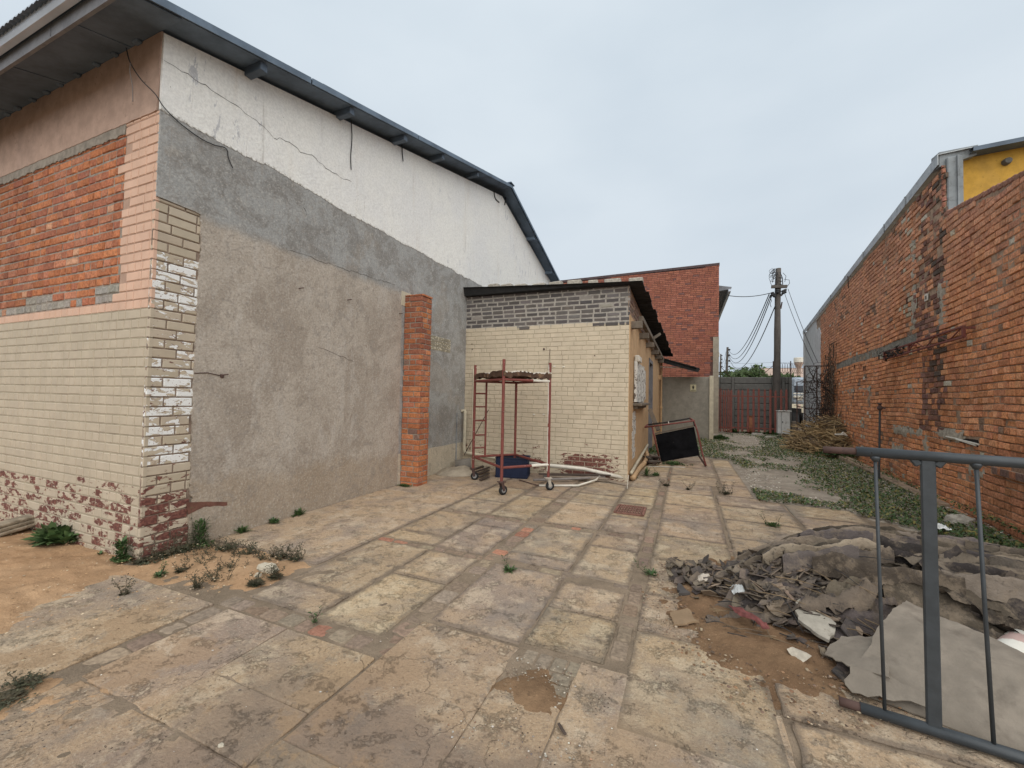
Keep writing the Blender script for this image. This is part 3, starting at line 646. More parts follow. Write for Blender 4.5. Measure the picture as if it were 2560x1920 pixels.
def colInf(u, z):
    x = AX0+u
    if z < 2.245+.16 and (z < 2.245+.085 or (-5.5 < x < -4.76 or -6.6 < x < -5.9)) and CR.random() < .8: return sh((.27, .245, .215), .12), (0, 0, 0)
    c = CR.choice([(.36, .135, .065), (.40, .155, .075), (.33, .125, .07), (.38, .16, .095), (.30, .115, .07)])
    if CR.random() < .06: c = (.45, .24, .15)
    k = 1.0-.25*max(0, (-5.8-x)/1.5)
    return sh(tuple(q*k for q in c), .12), (0, 0, 0)
mb = MB(); bricks(mb, fnA, 0, -4.775-AX0, 2.245, 3.80, colInf, proud=-.004, rough=.004, jd=.003, ch=.005, J=.014, bond='x')
mb.prism([(0, 2.24), (-4.757-AX0, 2.24), (-4.757-AX0, 3.885), (0, 3.885)], -.03, -.012, fn=fnA, mi=1)
mb.build('brick_infill', [MBRICK, MMORTAR], ws)
mb = MB(); pl = [(0, 3.80)]
pl = ragged((0, 3.80), (-4.76-AX0, 3.80), .012)+ragged((-4.757-AX0, 3.80), (-4.757-AX0, 3.875), .004)+ragged((-4.75-AX0, 3.885), (XB-AX0, 3.885), .006)
mb.prism(ragged((0, 3.79), (-4.757-AX0, 3.79), .012)+[(-4.757-AX0, 3.90), (0, 3.90)], -.02, .004, fn=fnA, mi=1)
mb.prism([(0, 3.875)]+ragged((0.05, 3.875), (XB-AX0, 3.885), .004)+[(XB-AX0+.0, 4.585), (0, 4.585)], -.02, .008, fn=fnA)
mb.build('plaster_band', [MPINK, MMORTAR], ws)
mb = MB(); mb.box(((AX0+XB)/2-.02, YA+.16, 2.2), (XB-AX0-.04, .26, 4.5)); mb.build('wall_core', MMORTAR, ws)

# roof
XE = -3.95; RY0 = 1.52
def zroof(y): return 4.468+.272*(y-RY0) if y < 9.07 else 4.468+.272*(9.07-RY0)-.288*(y-9.07)
mb = MB()
def roofstrip(ya, yb, x0, x1, dz, th, mi, n=1):
    for i in range(n):
        a, b = ya+(yb-ya)*i/n, ya+(yb-ya)*(i+1)/n
        sag = .0
        vs = [(x, y, zroof(y)+dz+t) for t in (0, th) for (x, y) in ((x0, a), (x1, a), (x1, b), (x0, b))]
        mb.add(vs, [(0, 1, 2, 3), (7, 6, 5, 4), (0, 4, 5, 1), (1, 5, 6, 2), (2, 6, 7, 3), (3, 7, 4, 0)], mi)
# corrugated sheets: profile runs across x, sheets lap every 2.1 m giving the small steps of the verge line
y = RY0-.08; k = 0
while y < 17.4:
    yb = min(y+2.05+jit(.1), 9.09 if y < 9.0 else 17.4)
    nx = 240; xs = np.linspace(-10.2, XE+.012*((k % 2)), nx)
    P = np.zeros((nx, 2, 3))
    for j, yy in enumerate((y, yb+.04)):
        P[:, j, 0] = xs; P[:, j, 1] = yy; P[:, j, 2] = zroof(yy)+.045+.010*np.sin(xs*2*math.pi/.076)+(.012 if j == 0 else 0)
    mb.grid(P); y = yb+(.001); k += 1
roofstrip(RY0+.05, 9.07, -10.2, XE-.02, .0, .022, 1); roofstrip(9.07, 17.4, -10.2, XE-.02, .0, .022, 1)
mb.build('roof', [MROOFU, MSOFF], ws)
mb = MB()   # barge flashing along the verge and ridge cap
for (a, b) in ((RY0-.05, 3.3), (3.32, 5.3), (5.32, 7.2), (7.22, 9.07), (9.07, 10.8), (10.82, 12.5), (12.52, 14.2), (14.22, 17.4)):
    vs = [(XE+dx, y, zroof(y)+dz) for y in (a, b) for (dx, dz) in ((-.03, .066), (.014, .062), (.016, -.008), (.006, -.009), (.002, .05), (-.03, .055))]
    mb.add(vs, [(i, (i+1) % 6, 6+(i+1) % 6, 6+i) for i in range(6)]+[(0, 1, 2, 3, 4, 5), (6, 7, 8, 9, 10, 11)])
mb.box((XE-.1, 9.07, zroof(9.07)+.085), (.28, .22, .025), None, 0, None, .008)
mb.build('barge_flashing', MSOFF, ws)
for (x, y) in ((645, 185), (868, 280), (1003, 345), (1098, 392), (1186, 436)):
    yy = onx(x, y, -4.08)[1]; mb = MB(); mb.box((XE-.19, yy, zroof(yy)-.055), (.30, .075, .085), None, 0, None, .004)
    mb.build('purlin_end', MROOFU, ws)
for yy in (10.9, 12.6): mb = MB(); mb.box((XE-.19, yy, zroof(yy)-.04), (.28, .08, .085), None, 0, None, .004); mb.build('purlin_end', MSOFF, ws)
mb = MB()   # eave soffit and its joints
mb.prism([(1.60, zroof(1.60)-.016), (YA-.002, zroof(YA)-.016), (YA-.002, zroof(YA)-.006), (1.60, zroof(1.60)-.006)], AX0, XE-.02, fn=lambda u, v, q: (q, u, v))
for x in (-4.75, -5.95, -7.15): mb.prism([(1.61, zroof(1.61)-.024), (YA-.004, zroof(YA)-.024), (YA-.004, zroof(YA)-.017), (1.61, zroof(1.61)-.017)], x, x+.03, fn=lambda u, v, q: (q, u, v))
for k in range(9): mb.box((-4.6-k*.33+jit(.08), YA-.03, 4.575), (.07+jit(.02), .05, .03), None, 0, None, .01)
mb.build('soffit', MSOFF, ws)
mb = MB(); mb.box(((AX0+XE)/2, 1.585, 4.435), (XE-AX0, .024, .15)); 
for x in (-4.9, -6.4): mb.box((x, 1.571, 4.435), (.006, .006, .125), None, 0)
mb.build('fascia_or_gap_shade', MFASC, ws)
mb = MB(); prof = [(1.57, 4.50), (1.545, 4.452), (1.50, 4.452), (1.485, 4.48), (1.48, 4.53), (1.465, 4.532), (1.462, 4.56), (1.470, 4.562), (1.49, 4.545), (1.495, 4.49), (1.51, 4.462), (1.54, 4.462), (1.56, 4.505)]
mb.prism(prof, AX0, XE-.0, fn=lambda u, v, q: (q, u, v)); mb.build('gutter', MGUT, ws)
# loose cables
def cable(name, pts, r, parent, mat=MWIRE):
    mb = MB(); pts = [np.array(p) for p in pts]; P = []
    for i in range(len(pts)-1):      # Catmull-Rom
        p0, p1, p2, p3 = pts[max(i-1, 0)], pts[i], pts[i+1], pts[min(i+2, len(pts)-1)]
        for t in np.linspace(0, 1, 7)[:-1]: P.append(.5*((2*p1)+(-p0+p2)*t+(2*p0-5*p1+4*p2-p3)*t*t+(-p0+3*p1-3*p2+p3)*t**3))
    P.append(pts[-1]); mb.tube(P, r, 6); return mb.build(name, mat, parent, smooth=True)
XC = XB+.03
cable('cable', [ony(316, 120, YA-.12), ony(325, 155, YA-.10), ony(352, 198, YA-.06), onx(388, 235, XC), onx(410, 268, XC), onx(450, 308, XC), onx(500, 345, XC), onx(535, 362, XC), onx(565, 371, XC), onx(571, 395, XC), onx(582, 420, XC)], .0045, ws)
cable('cable', [ony(326, 158, YA-.10), ony(325, 180, YA-.1), ony(331, 215, YA-.1), ony(332, 254, YA-.1)], .004, ws, simple('pale_wire', (.20, .17, .15), .8))
cable('cable', [onx(878, 300, XC), onx(880, 345, XC), onx(877, 390, XC), onx(878, 424, XC)], .006, ws)
cable('cable', [onx(1005, 362, XC), onx(1006, 385, XC), onx(1008, 403, XC)], .008, ws)
cable('cable', [onx(1235, 478, XC), onx(1238, 495, XC), onx(1248, 506, XC)], .012, ws)
cable('cable', [onx(1265, 490, XC), onx(1262, 512, XC)], .014, ws)
# perforated air-brick vents
def vent(y0, y1, z0, z1, parent):
    mb = MB(); nr = 4; h = (z1-z0)/nr
    for r in range(nr):
        zc = z0+h*(r+.5); mb.box((XB+.010, (y0+y1)/2, zc), (.02, y1-y0, h-.008), None, 0, None, .002)
        for k in range(int((y1-y0)/.034)):
            for q in (-1, 0, 1):
                if RND.random() < .8: mb.box((XB+.0225, y0+.02+k*.034, zc+q*h*.27), (.002, .014, .012), None, 1)
    mb.box((XB+.009, (y0+y1)/2, (z0+z1)/2), (.012, y1-y0+.01, z1-z0+.01), None, 2)
    mb.build('air_brick_vent', [MCREAM, simple('vent_hole', (.03, .027, .02)), MMORTARD], parent)
vent(6.05, 6.905, 2.268, 2.527, ws); mb = MB(); mb.box((XB+.012, 5.58, 3.0), (.02, .40, .23)); mb.build('cream_patch', MCREAM, ws)
# rusty bracket hook with scratches
mb = MB(); q = onx(555, 940, XB+.02); mb.box(q, (.02, .03, .035), None, 0, None, .003); mb.tube([onx(485, 933, XB+.018), onx(520, 932, XB+.02), q], .004, 5, 0)
mb.build('hook', MRUST, ws)

# ================================================================== FREESTANDING BRICK PILLAR
pil = thing('brick_pillar', (-4.06, 5.6, 0), 'square pillar of orange bare bricks standing against the grey plastered wall', 'pillar')
def col_pil(u, z):
    k = .92 if z > 2.2 else 1.0
    c = CR.choice([(.44, .165, .065), (.40, .145, .06), (.48, .19, .08), (.36, .125, .06), (.42, .165, .085)])
    if CR.random() < .04: c = (.22, .13, .09)
    if z > 1.9 and CR.random() < .35: c = (.30, .115, .065)
    return sh((c[0]*k*.78, c[1]*k*.80, c[2]*k*.9), .12), (0, 0, 0)
mb = MB()
px0, px1, py0, py1, ph = XB+.02, -3.895, 5.465, 5.745, 3.06
mb.box(((px0+px1)/2, (py0+py1)/2, ph/2-.03), (px1-px0-.016, py1-py0-.016, ph-.004), mi=1)
bricks(mb, lambda u, z, q: (px0+u, py0-q, z), 0, px1-px0, -.03, ph, col_pil, L=.222, rough=.003, jd=.003, proud=.0, ch=.005, J=.012)
bricks(mb, lambda u, z, q: (px1+q, py0+u, z), 0, py1-py0, -.03, ph, col_pil, L=.15, rough=.003, jd=.003, proud=.0, ch=.005, J=.012)
bricks(mb, lambda u, z, q: (px0+u, py1+q, z), 0, px1-px0, -.03, ph, col_pil, L=.222, rough=.003, jd=.003, proud=.0, ch=.005, J=.012)
mb.build('brickwork', [MBRICK, MMORTAR], pil)
mb = MB()
for i in range(2):
    for j in range(2): mb.box((px0+.09+i*.18, py0+.07+j*.14, ph-.012), (.16, .13, .03), None, 0, sh((.36, .14, .07)), .004)
mb.build('top_course', MBRICK, pil)

# ================================================================== SHED
SY = 7.513; SX1 = -.93; SYE = 16.8
shed = thing('brick_shed', (-2.6, SY, 0), 'low cream painted brick shed with grey brick top courses and black sagging sheet roof', 'shed')
def col_shed(u, z):
    x = XB+.01+u
    lim = 2.86 if (x < -3.15 or -3.15 < x < -1.55 and z < 2.80) else 2.79
    if -3.15 < x < -1.53: lim = 2.865
    if x < -3.16: lim = 2.87
    if x < -2.80 and x > -3.16: lim = 2.79
    if z > lim:
        c = CR.choice([(.105, .092, .088), (.12, .105, .098), (.09, .08, .078), (.14, .125, .118)])
        if CR.random() < .05: c = (.27, .245, .21)
        return sh(c, .14), (0, 0, 0), .002
    pb, pw = .05, .0
    if False: pass
    bnd = .50+.07*float(fnoise(x*2.2, 1.7, 12))
    if z < bnd+.12: pb = .33
    if z < bnd and x < -2.35: pb = .44
    if z < .44 and x > -2.2: pb = .95 if -2.1 < x < -1.15 else .5
    if z < .30 and x > -2.3: pb = .8 if CR.random() < .75 else .45
    return sh((.535, .455, .34), .02), (pw, pb, 0)
mb = MB()
fnS = lambda u, z, q: (XB+.01+u, SY-q, z)
def peel_shed(u, z, p):
    x = XB+.01+u; n_ = float(fnoise(x*2.3, z*5, 12, 3)); a = .05
    if z < .66: a = max(a, .30+.14*n_*2)
    if z < .58 and x < -2.3: a = max(a, .42+n_*.3)
    e = min((x+2.25)*1.2, (-1.08-x)*1.2, (.44+.05*n_-z)*5); 
    if e > 0: a = max(a, min(.75, .44+e*.35))
    return (.14 if a > .45 else 0, a, 0)
bricks(mb, fnS, 0, SX1-XB-.012, -.05, 3.50, lambda u, z: (lambda q: q if q[1] == (0, 0, 0) else None)(col_shed(u, z)), J=.019, rough=.004, jd=.003, ch=.007)
bricks(mb, fnS, 0, SX1-XB-.012, -.05, 3.50, lambda u, z: (lambda q: q if q[1] != (0, 0, 0) else None)(col_shed(u, z)), J=.010, rough=.0025, jd=.0015, ch=.0035, peelfn=lambda u, z, p: (0, 0, 0) if z > 2.79 and p == (0, 0, 0) else peel_shed(u, z, p))
mb.prism([(0, -.05), (SX1-XB-.02, -.05), (SX1-XB-.02, 2.80), (0, 2.80)], -.04, -.0045, fn=fnS, mi=1)
mb.prism([(0, 2.80), (SX1-XB-.02, 2.80), (SX1-XB-.02, 3.46), (0, 3.50)], -.04, -.003, fn=fnS, mi=2)
for (x, y) in ((1180, 860), (1181, 873), (1360, 873), (1487, 889)):
    q = ony(x, y, SY-.004); mb.lathe([(.0, -.004), (.022 if x == 1360 else .012, -.003), (.01, .003), (0, .004)], q, 8, 3, 'y')
for (x, y) in ((1386, 916), (1409, 917), (1335, 1036), (1359, 1036)):
    q = ony(x, y, SY-.006); mb.box(q, (.045, .012, .022), None, 4, None, .004)
P = [ony(1375, 872, SY-.006), ony(1373, 900, SY-.006), ony(1370, 925, SY-.01)]; mb.tube(P, .004, 4, 3)
mb.build('front_wall', [MPAINT, stain_mat('cream_joint_dark', (.40, .345, .255), (.30, .24, .18)), simple('grey_mortar', (.33, .305, .27), .95, amt=.2, scale=18, bs=.7, bd=.012), MRUST, MWHITEP], shed)
# pier of small sheet at the left: side return and core
mb = MB(); mb.box(((XB+SX1)/2+.01, SY+.17, 1.7), (SX1-XB-.07, .26, 3.5)); mb.build('wall_core', MMORTAR, shed)
# side wall
mb = MB(); yy0 = SY-.002
fnT = lambda u, v, q: (SX1+q, yy0+u, v)
dl, dr_ = 11.55-yy0, 12.85-yy0                       # door opening
hgt = lambda u: 3.47-.045*u
mb.prism([(0, -.05), (dl, -.05), (dl, 2.95), (0, 2.95)], -.012, 0, fn=fnT); mb.prism([(.3, -.05), (dl, -.05), (dl, 2.95), (.3, 2.95)], -.2, -.013, fn=fnT); mb.prism([(dr_, -.05), (SYE-yy0, -.05), (SYE-yy0, 2.95), (dr_, 2.95)], -.22, 0, fn=fnT); mb.prism([(dl, 2.56), (dr_, 2.56), (dr_, 2.95), (dl, 2.95)], -.22, -.001, fn=fnT)
mb.build('side_wall', MORNG, shed)
mb = MB()
def col_top(u, z):
    if z > hgt(u)-.05: return None
    return sh(CR.choice([(.22, .145, .11), (.19, .125, .10), (.24, .165, .125), (.16, .12, .10)]), .15), (0, 0, 0)
bricks(mb, fnT, 0, SYE-yy0, 2.955, 3.48, col_top, rough=.006, jd=.008, ch=.007, J=.016, proud=-.012)
mb.prism([(0, 2.95), (SYE-yy0, 2.95), (SYE-yy0, hgt(SYE-yy0)), (0, hgt(0))], -.032, -.022, fn=fnT, mi=1)
mb.build('upper_brickwork', [MBRICK, MMORTARD], shed)
mb = MB()
mb.prism([(dl-.0, 0), (dl+.10, 0), (dl+.10, 2.56), (dl, 2.56)], -.10, .015, fn=fnT); mb.prism([(dr_-.1, 0), (dr_, 0), (dr_, 2.56), (dr_-.1, 2.56)], -.10, .015, fn=fnT); mb.prism([(dl, 2.46), (dr_, 2.46), (dr_, 2.56), (dl, 2.56)], -.10, .014, fn=fnT)
mb.build('door_frame', stain_mat('grey_frame', (.21, .205, .215), (.15, .14, .15)), shed)
mb = MB(); mb.prism([(dl+.1, .02), (dr_-.1, .02), (dr_-.1, 2.46), (dl+.1, 2.46)], -.16, -.12, fn=fnT); mb.build('door', simple('dark_door', (.05, .045, .045), .8), shed)
# whitewashed boarded window with sill
b0, b1 = 8.12-yy0, 10.02-yy0
mb = MB()
n = 7
for i in range(n):
    a = b0+(b1-b0)*i/n; mb.box((SX1+.035+jit(.006), yy0+a+(b1-b0)/n/2, 1.77+jit(.015)), (.05, (b1-b0)/n-.012, .78-(.12 if i == n-1 else 0)), None, 0, None, .004)
mb.build('window_boards', MWHITEB, shed)
mb = MB(); mb.box((SX1+.08, yy0+b0+.95, 1.345), (.17, 2.0, .05), None, 0, None, .008); mb.box((SX1+.04, yy0+b0+.95, 1.29), (.08, 1.8, .06)); mb.build('window_sill', MTIMB, shed)
mb = MB(); mb.box((SX1+.06, yy0+b0+.22, 2.22), (.10, .42, .13), None, 0, None, .02); mb.box((SX1+.06, yy0+b0+.05, 2.10), (.02, .02, .3), None, 0); mb.build('lamp_bracket', MWHITEP, shed)
mb = MB(); 
for k in range(40): mb.box((SX1+.002, yy0+.75+jit(.16), .35+k*.021), (.006+.0001*k, .16+RND.random()*.22, .05+RND.random()*.05), None, 0)
mb.build('peeled_patch', MWHITEB, shed)
# protruding beam stubs and the long timber plate
for (yb_, sz) in ((7.75, .13), (9.15, .12), (10.7, .12), (12.4, .12), (13.9, .12), (15.3, .12)):
    mb = MB(); mb.box((SX1+.09, yb_, 2.79), (.20, .13, sz), None, 0, None, .008); mb.build('beam_end', MTIMB, shed)
mb = MB(); mb.bar((SX1+.10, 8.35, 3.02), (SX1+.13, 16.7, 2.90), .09, .10, bev=.008); mb.bar((SX1+.10, 10.9, 2.95), (SX1+.30, 11.1, 3.12), .05, .06); mb.bar((SX1+.10, 16.2, 2.9), (SX1+.30, 16.4, 2.95), .05, .05)
mb.build('wall_plate', MTIMB, shed)
# mono-pitch roof of corrugated sheets with stepped edge
def zsr(x, y): return 3.49+(-.72-x)*.052-(y-7.35)*(.030+.0*x)
mb = MB(); y = 7.34; k = 0
while y < 16.9:
    yb = y+.72; xe = -.70+.004*(y-7.35)*5+.03*(k % 2)+jit(.015); ny = 30; ys = np.linspace(y, yb+.05, ny)
    P = np.zeros((3, ny, 3))
    for i, xx in enumerate((XB+.01, -2.4, xe)):
        P[i, :, 0] = xx; P[i, :, 1] = ys; P[i, :, 2] = zsr(xx, ys)+.011*np.sin(ys*2*math.pi/.09)+.006*(k % 2)+.02*(i == 1)*-1
    mb.grid(P); P2 = P.copy(); P2[:, :, 2] -= .012; mb.grid(P2)
    for i in range(ny-1): mb.add([P[2, i], P[2, i+1], P2[2, i+1], P2[2, i]], [(0, 1, 2, 3)])
    y = yb; k += 1
mb.build('roof', simple('tarred_sheet', (.035, .034, .036), .8, amt=.4, scale=6), shed)
mb = MB()
def qd(x, z): return (x, 7.36, z)
mb.add([(XB+.012, 7.40, 3.50), (-.95, 7.40, 3.465), (-.74, 7.36, zsr(-.74, 7.36)-.006), (XB+.012, 7.36, zsr(XB, 7.36)-.006), (XB+.012, 7.50, 3.50), (-.95, 7.50, 3.465), (-.95, 7.50, 3.47), (XB+.012, 7.50, 3.65)], [(0, 1, 2, 3), (0, 4, 5, 1)])
mb.build('fascia_or_gap_shade', MBLACK, shed)  # black sheet standing in for the shaded gap below the shed roof edge
# downpipe at the far corner, pipes at the foot of the side wall
mb = MB(); mb.tube([(SX1+.06, SYE-.35, 2.9), (SX1+.06, SYE-.35, 1.1), (SX1+.06, SYE-.35, 0)], .035, 8); mb.box((SX1+.06, SYE-.35, 1.15), (.1, .1, .07)); mb.box((SX1+.03, SYE-.9, 2.25), (.06, .2, .16), None, 0); mb.build('downpipe', MORNG, shed)
q0, q1, q2, q3 = g(1582, 1195, .05), g(1597, 1172, .06), g(1610, 1158, .06), g(1618, 1142, .12)
cable('drain_pipe', [q0, q1, q2, q3, V(SX1+.05, q3[1]+.3, .2)], .052, shed, MORNG)
cable('drain_pipe', [V(SX1+.04, 7.6, .14), V(SX1+.04, 9.2, .22), V(SX1+.04, 11, .30)], .03, shed, MCREAM)
# cream pipes on the corner by the gable wall
cable('downpipe', [V(XB+.02, 7.40, 1.13), V(XB+.07, 7.40, 1.13), V(XB+.10, 7.40, 1.08), V(XB+.10, 7.40, .6), V(XB+.10, 7.40, .36), V(XB+.15, 7.40, .29), V(XB+.45, 7.40, .27), V(-3.2, 7.42, .2)], .036, shed, MCREAM)
cable('conduit', [V(-4.02, 7.47, 2.0), V(-4.02, 7.47, 1.0), V(-4.03, 7.47, .2)], .012, shed, MCREAM)
mb = MB(); mb.tube([V(XB+.03, 7.2, 1.1), V(XB+.03, 7.2, .1)], .014, 6); mb.build('conduit', MGALV, shed)

# weights on the shed roof
for i, (x, wd, hh) in enumerate(((1236, .28, .075), (1268, .30, .07), (1303, .31, .055), (1349, .32, .06), (1390, .32, .075), (1437, .33, .085), (1483, .22, .09), (1532, .36, .07), (1590, .30, .10))):
    yy = 7.62+jit(.08) if x != 1532 else 7.55; p = ony(x, 700, yy); zz = zsr(p[0], yy)+.02
    mb = MB(); t = jit(.25); R_ = np.array([[math.cos(t), -math.sin(t), 0], [math.sin(t), math.cos(t), 0], [0, 0, 1]])
    mb.box((p[0], yy, zz+hh/2), (wd*.82, .13, hh+.02), R_, 0, (1, 1, 1), .014)
    mb.build('brick', MSTONE, label=(ORD[i] if i else 'leftmost')+' loose grey brick'+(' from the left' if i else '')+' weighing down the black shed roof', category='brick', group='bricks laid on the shed roof')
p = ony(1541, 700, 8.7); mb = MB()
mb.lathe([(.17, .02), (.19, .0), (.26, -.03), (.33, -.01), (.36, .05), (.35, .12), (.29, .17), (.21, .175), (.175, .14), (.17, .09)], (p[0], 8.7, zsr(p[0], 8.7)+.06), 28)
mb.build('car_tyre', MRUB, smooth=True, label='old black tyre lying flat on the far right of the shed roof', category='tyre')

# ================================================================== GENTS ANNEX
gy = 16.8
an = thing('toilet_annex', (0, gy, 0), 'small grey plastered toilet annex with cream end post beyond the shed', 'toilet block')
mb = MB(); mb.box(((SX1+.78)/2, gy+.12, 1.14), (.78-SX1, .24, 2.36)); mb.build('wall', MGREYP, an)
mb = MB(); mb.box((.84, gy+.05, 1.15), (.14, .30, 2.40), None, 0, None, .01); mb.build('end_post', MCREAM, an)
mb = MB()
vs = [(-.98, 16.0, 3.02), (.30, 15.9, 2.62), (.44, 16.3, 2.58), (.42, 17.4, 2.58), (-.98, 17.4, 3.0)]
mb.prism([(q[0], q[1]) for q in vs], 0, 1, fn=lambda u, v, q: (u, v, 2.99-(u+.98)*.31+q*.03-.0))
mb.box((-.22, 16.02, 2.70), (1.3, .05, .16), np.array([[.957, 0, .29], [0, 1, 0], [-.29, 0, .957]])); mb.build('lean_to_roof', MBLACK, an)
mb = MB(); mb.bar((.05, 16.2, 2.34), (.45, 16.2, 2.34), .12, .06); mb.build('corbel', MREDG, an)
mb = MB(); mb.bar((-.9, 16.2, 2.66), (-.1, 16.2, 2.6), .03, .03); mb.build('batten', MWHITEP, an)
_q = ony(1733, 970, gy-.02); sx, sz = float(_q[0]), float(_q[2])
sg = thing('toilet_sign', (sx, gy-.01, sz), 'small cream plate with a black standing man and the word GENTS', 'sign')
mb = MB(); mb.box((sx, gy-.012, sz), (.20, .012, .25), None, 0, None, .003); mb.build('plate', simple('sign_cream', (.60, .55, .36), .6, amt=.05), sg)
MBK = simple('sign_black', (.02, .02, .02), .6)
mb = MB(); yf = gy-.0195
mb.lathe([(.0, -.001), (.016, -.001), (.016, .001), (0, .001)], (sx, yf, sz+.088), 14, 0, 'y')
man = [(-.030, .066), (.030, .066), (.036, .058), (.036, -.002), (.024, -.002), (.024, .046), (.021, .046), (.021, -.052), (.003, -.052), (.003, .0), (-.003, .0), (-.003, -.052), (-.021, -.052), (-.021, .046), (-.024, .046), (-.024, -.002), (-.036, -.002), (-.036, .058)]
mb.prism(man, -.001, .001, fn=lambda u, v, q: (sx+u, yf+q, sz+v)); mb.build('man_symbol', MBK, sg)
fc = bpy.data.curves.new('gents', 'FONT'); fc.body = 'GENTS'; fc.size = .055; fc.align_x = 'CENTER'; fc.extrude = .001; fc.offset = .001
fo = bpy.data.objects.new('lettering_tmp', fc); sc.collection.objects.link(fo); dg = bpy.context.evaluated_depsgraph_get(); me = bpy.data.meshes.new_from_object(fo.evaluated_get(dg)); bpy.data.objects.remove(fo)
lo = bpy.data.objects.new('lettering', me); sc.collection.objects.link(lo); me.materials.clear(); me.materials.append(MBK); lo.parent = sg; lo.rotation_euler = (math.pi/2, 0, 0); lo.location = (0, -.0105, -.108)

# ================================================================== RED FACE-BRICK BUILDING
ry = 20.0
rb = thing('red_brick_building', (-2, ry, 0), 'tall dark red face brick building with flat sloping parapet behind the shed', 'building')
def ztop(x): return 7.48-.0*(1.28-x)-.02*(1.28-x)
def col_red(u, z):
    x = -7.5+u
    if z > ztop(x)-.12: return None
    if x > 1.0 and z < 4.2: return None
    c = CR.choice([(.235, .088, .058), (.255, .098, .063), (.215, .08, .055), (.275, .107, .07)])
    if CR.random() < .04: c = (.14, .07, .062)
    return sh(c, .12), (0, 0, 0)
mb = MB(); fnR = lambda u, z, q: (-7.5+u, ry-q, z)
bricks(mb, fnR, 0, 8.78, 2.2, 7.48, col_red, jd=.0015, rough=.001, J=.013, ch=.004)
mb.prism([(0, 0), (8.775, 0), (8.775, 7.36), (0, 7.2)], -.3, -.0085, fn=fnR, mi=1); mb.build('front_wall', [MBRICK, simple('red_mortar', (.115, .06, .05), .95)], rb)
mb = MB(); mb.prism([(0, 7.22), (8.80, 7.38), (8.80, 7.485), (0, 7.33)], -.33, .02, fn=fnR); mb.build('parapet_coping', simple('coping', (.085, .06, .06), .9), rb)
mb = MB(); mb.box((1.17, ry-.02, 2.1), (.23, .07, 4.25)); mb.build('plaster_strip', stain_mat('buff_plaster', (.30, .26, .20), (.24, .20, .155)), rb)
mb = MB(); mb.box((1.14, ry+6.3, 3.2), (.28, 12, 6.4)); mb.build('side_wall', MGREYP, rb)
mb = MB(); mb.add([(1.25, ry+.5, 6.62), (1.82, ry+.5, 6.50), (1.82, ry+14, 6.35), (1.25, ry+14, 6.5), (1.25, ry+.5, 6.35), (1.80, ry+.5, 6.42), (1.80, ry+14, 6.2), (1.25, ry+14, 6.2)], [(0, 1, 2, 3), (4, 5, 6, 7), (0, 1, 5, 4), (1, 2, 6, 5), (3, 2, 6, 7)]); mb.build('eave', MFASC, rb)
mb = MB(); mb.box((1.72, ry+6, 6.30), (.1, 11.5, .1)); mb.build('gutter', MGUT, rb)
mb = MB(); mb.box((1.36, ry+1.6, 3.6), (.08, .5, .22), None, 0, None, .02); mb.build('wall_light', MWHITEP, rb)

# ================================================================== RIGHT BRICK WAREHOUSE
UE = 16.15
wh = thing('brick_warehouse', (3.6, 8, 0), 'long rough orange brick wall with grey metal parapet flashing running along the right side', 'building')
def par_top(u): return (3.955+.17*(u)) if u < 1.84 else 5.12-(u-1.84)*.0355
def ttop(u): return par_top(u)-.01
def holes(u, z):
    if 2.92 < u < 9.45 and 2.49 < z < 2.70: return True
    if .90 < u < 1.45 and .92 < z < 1.02: return True
    if -.35 < u < -.18 and 2.05 < z < 2.25: return True
    if 11.4 < u and False: return True
    return False
def col_rw(u, z):
    if z > ttop(u)-(.12 if u > 1.84 else .03): return None
    if holes(u, z): return None
    if u > 12.1 and z > 1.5 : return None
    n_ = float(fnoise(u*.9, z*1.6, 77, 3)); n2 = float(fnoise(u*2.5+9, z*2.5, 78, 3))
    c = CR.choice([(.52, .235, .115), (.47, .205, .10), (.44, .195, .10), (.54, .26, .14), (.40, .175, .095)])
    hi = max(0, min(1, (z-2.4)/1.6)); c = tuple(a*(1-.5*hi)+b*.5*hi for a, b in zip(c, (.38, .215, .155)))
    if u < 1.2 and z < .95: c = CR.choice([(.37, .165, .085), (.35, .155, .08), (.39, .175, .095)])
    if 1.95+.15*math.sin(z*3) < u < 2.85+.2*math.sin(z*2.3+1) and z > 1.0 and CR.random() < .55: c = CR.choice([(.19, .10, .075), (.155, .085, .07), (.23, .115, .08)])
    if 1.85 < u < 2.2+.15*math.sin(z*4) and z > 1.8 and CR.random() < .38: c = (.10, .075, .06)
    if 3.0 < u < 3.5 and z > 2.6 and CR.random() < .25: c = (.36, .31, .24)
    if CR.random() < .012: c = (.42, .38, .30)
    c = tuple(min(1, q*1.09) for q in c)
    if n_ > .22: c = tuple(q*.82 for q in c)
    if n2 > .28 and CR.random() < .4: c = (.22, .14, .10)
    ex = 0
    if u < 1.2 and z < .95: ex = -.006
    elif CR.random() < .10: ex = CR.uniform(-.022, .012)
    if 1.9 < u < 3.0 and 2.8 < z and CR.random() < .2: ex = -.03
    return sh(c, .14), (0, 0, 0), ex
mb = MB()
sp1 = 4.6
bricks(mb, rwv, -3.2, sp1, -.06, 5.12, col_rw, J=.014, rough=.0045, jd=.0065, ch=.005, bond='x')
bricks(mb, rwv, sp1+.01, UE, -.06, 5.12, col_rw, J=.013, rough=.0045, jd=.006, ch=.005, bond='x')
rwp = lambda u, v, q: tuple(rw(u, v, q))
# backing mortar, with the recesses left open behind it
mb.prism([(-3.2, -.06), (UE, -.06), (UE, par_top(UE)-.1), (1.86, 5.02), (1.84, 4.24), (-3.2, 3.42)], -.10, -.012, fn=lambda u, v, q: tuple(rw(u, v, q-.005)), mi=1)
